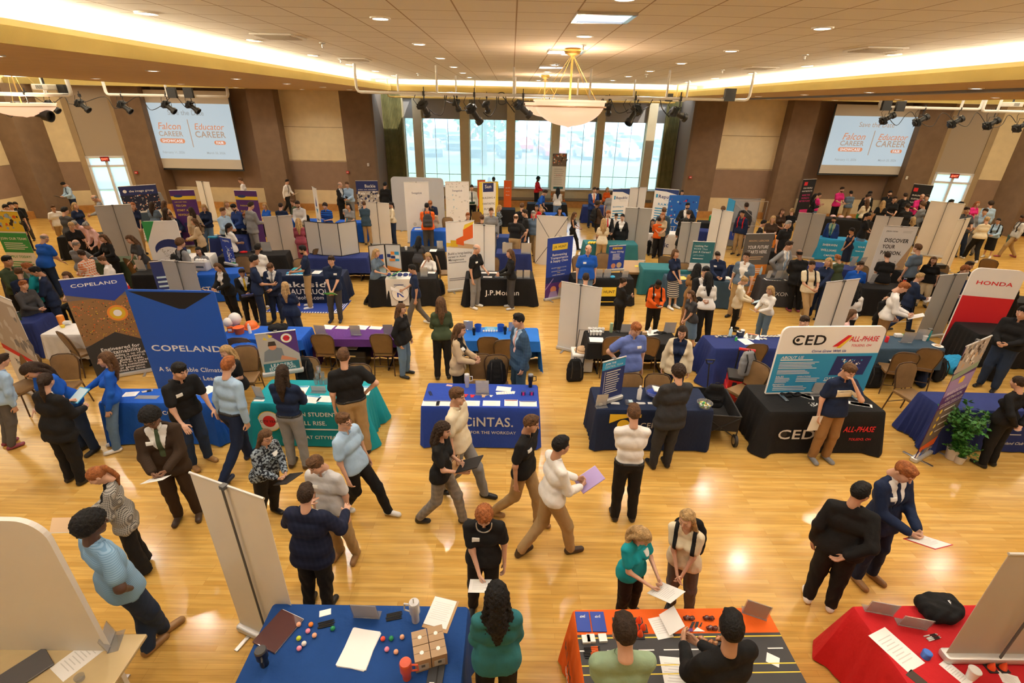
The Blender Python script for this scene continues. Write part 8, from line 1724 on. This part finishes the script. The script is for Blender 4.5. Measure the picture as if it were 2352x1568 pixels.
for i,(x,y) in enumerate(((2038,272),(2115,276),(2195,280),(2277,284),(2345,290))): fixture(x,y,22.0,aty(x,250,22.0).z,0,-32,.55,'small black stage light in the right bay, %s from the left'%NM[i],r=.13)
def cable(name,pts,label,Y):
    P=[aty(x,y,Y) for x,y in pts]; Q=[]
    for i in range(len(P)-1):
        p0=P[max(i-1,0)];p1=P[i];p2=P[i+1];p3=P[min(i+2,len(P)-1)]
        for t in (0,.2,.4,.6,.8): Q.append(.5*((2*p1)+(p2-p0)*t+(2*p0-5*p1+4*p2-p3)*t*t+(-p0+3*p1-3*p2+p3)*t**3)+Vector((0,.02*math.sin(i*2+t),0)))
    o=MB().tube(Q,.012,n=6).build(name,BLACKP); tag(o,label,'cable')
cable('looped_cable',[(985,250),(1000,262),(1015,263),(1022,240),(1028,214),(1042,214),(1041,236),(1022,230),(1024,214),(1040,216),(1052,246),(1064,254),(1085,245),(1082,226)],'black looped cable on the nearest bar, left coil',13.95)
cable('looped_cable',[(1110,258),(1125,268),(1140,245),(1142,217),(1158,214),(1162,236),(1146,238),(1148,216),(1165,235),(1185,262)],'black looped cable on the nearest bar, second coil',13.95)
cable('looped_cable',[(1350,277),(1372,262),(1382,230),(1392,220),(1404,232),(1392,244),(1386,225),(1400,222),(1415,256),(1432,258),(1445,250)],'black looped cable on the nearest bar, coil right of the pendant',13.95)
cable('looped_cable',[(1470,254),(1490,245),(1500,228),(1515,228),(1522,250),(1540,272)],'black looped cable on the nearest bar, rightmost coil',13.95)
cable('looped_cable',[(1240,262),(1255,268),(1268,258),(1262,225),(1280,216),(1292,225)],'black cable passing behind the pendant bowl',15.5)
cable('looped_cable',[(0,240),(12,262),(28,268),(40,246),(70,222),(95,232),(118,240),(145,222),(160,238),(190,236),(240,222),(262,248),(285,240),(320,222),(345,252),(375,240),(400,220),(428,248),(443,238)],'black cable swagged between the left bay stage lights',21.9)
cable('looped_cable',[(2038,266),(2060,288),(2082,262),(2095,258),(2110,278),(2140,290),(2160,262),(2175,262),(2195,280),(2220,290),(2240,262),(2250,262),(2270,290),(2300,288),(2318,264),(2335,285)],'black cable swagged between the right bay stage lights',21.9)
def smallbox(px,py,Y,l,w=.22):
    p=aty(px,py,Y); mb=MB().box(0,0,0,w,.12,w*1.1,BLACKP); mb.lathe([(.001,-.07),(.05,-.07),(.05,-.06),(.001,-.06)],METAL,T=Matrix.Rotation(math.pi/2,4,'X'),n=12); o=mb.build('dimmer_box',BLACKP if not mb.mats else None); o.location=p; tag(o,l,'electrical box')
smallbox(1676,218,13.9,'small dark electrical box at the right end of the nearest bar',.26); smallbox(1537,224,18.5,'small dark electrical box on the middle bar'); smallbox(143,204,17.4,'dark electrical box on the left edge bar'); smallbox(395,213,21.9,'left dark electrical box on the short left bar',.34); smallbox(433,213,21.9,'right dark electrical box on the short left bar',.34); smallbox(2036,242,21.9,'left dark electrical box on the right bay bar',.34); smallbox(2068,244,21.9,'right dark electrical box on the right bay bar',.34)
for px,py,Y,l in ((103,200,17.2,'white ceiling projector in the left bay'),(2325,240,20.5,'white ceiling projector at the right edge')):
    p=aty(px,py,Y); e=empty('projector',tuple(p),0,l,'projector'); MB().box(0,0,0,.5,.4,.16,b=.03).build('projector_case',mat('projector_white',(.60,.57,.50),.4),e); MB().tube([(0,0,.08),(0,0,6.1-p.z)],.03).build('mount_pole',BLACKP,e); mb=MB(); [mb.box(-.1+.03*i,-.202,0,.012,.004,.1) for i in range(7)]; mb.build('vent',BLACKP,e)
# wall fittings
RDM=mat('alarm_red',(.55,.02,.02),.4)
for px,py,Y,l in ((799,395,25.28,'small red fire alarm on the left brown wall'),(1585,407,25.28,'small red fire alarm on the right brown wall'),(314,396,24.45,'small red fire alarm near the left screen')):
    p=aty(px,py,Y); o=MB().box(0,0,0,.14,.06,.11,RDM,b=.01).box(0,-.031,0,.09,.003,.03,INK('W')).build('fire_alarm'); o.location=(p.x,Y-.03,p.z); tag(o,l,'fire alarm')
for px,py,Y,l in ((846,378,25.28,'small white wall switch on the left brown wall'),(1555,447,27.3,'small white wall plate near the right curtain'),(2082,408,24.5,'small white wall box below the right screen')):
    p=aty(px,py,Y); o=MB().box(0,0,0,.10,.03,.14,WHITEP,b=.005).box(0,-.016,0,.03,.006,.05,INK('h')).build('wall_switch'); o.location=(p.x,Y-.02,p.z); tag(o,l,'wall switch')
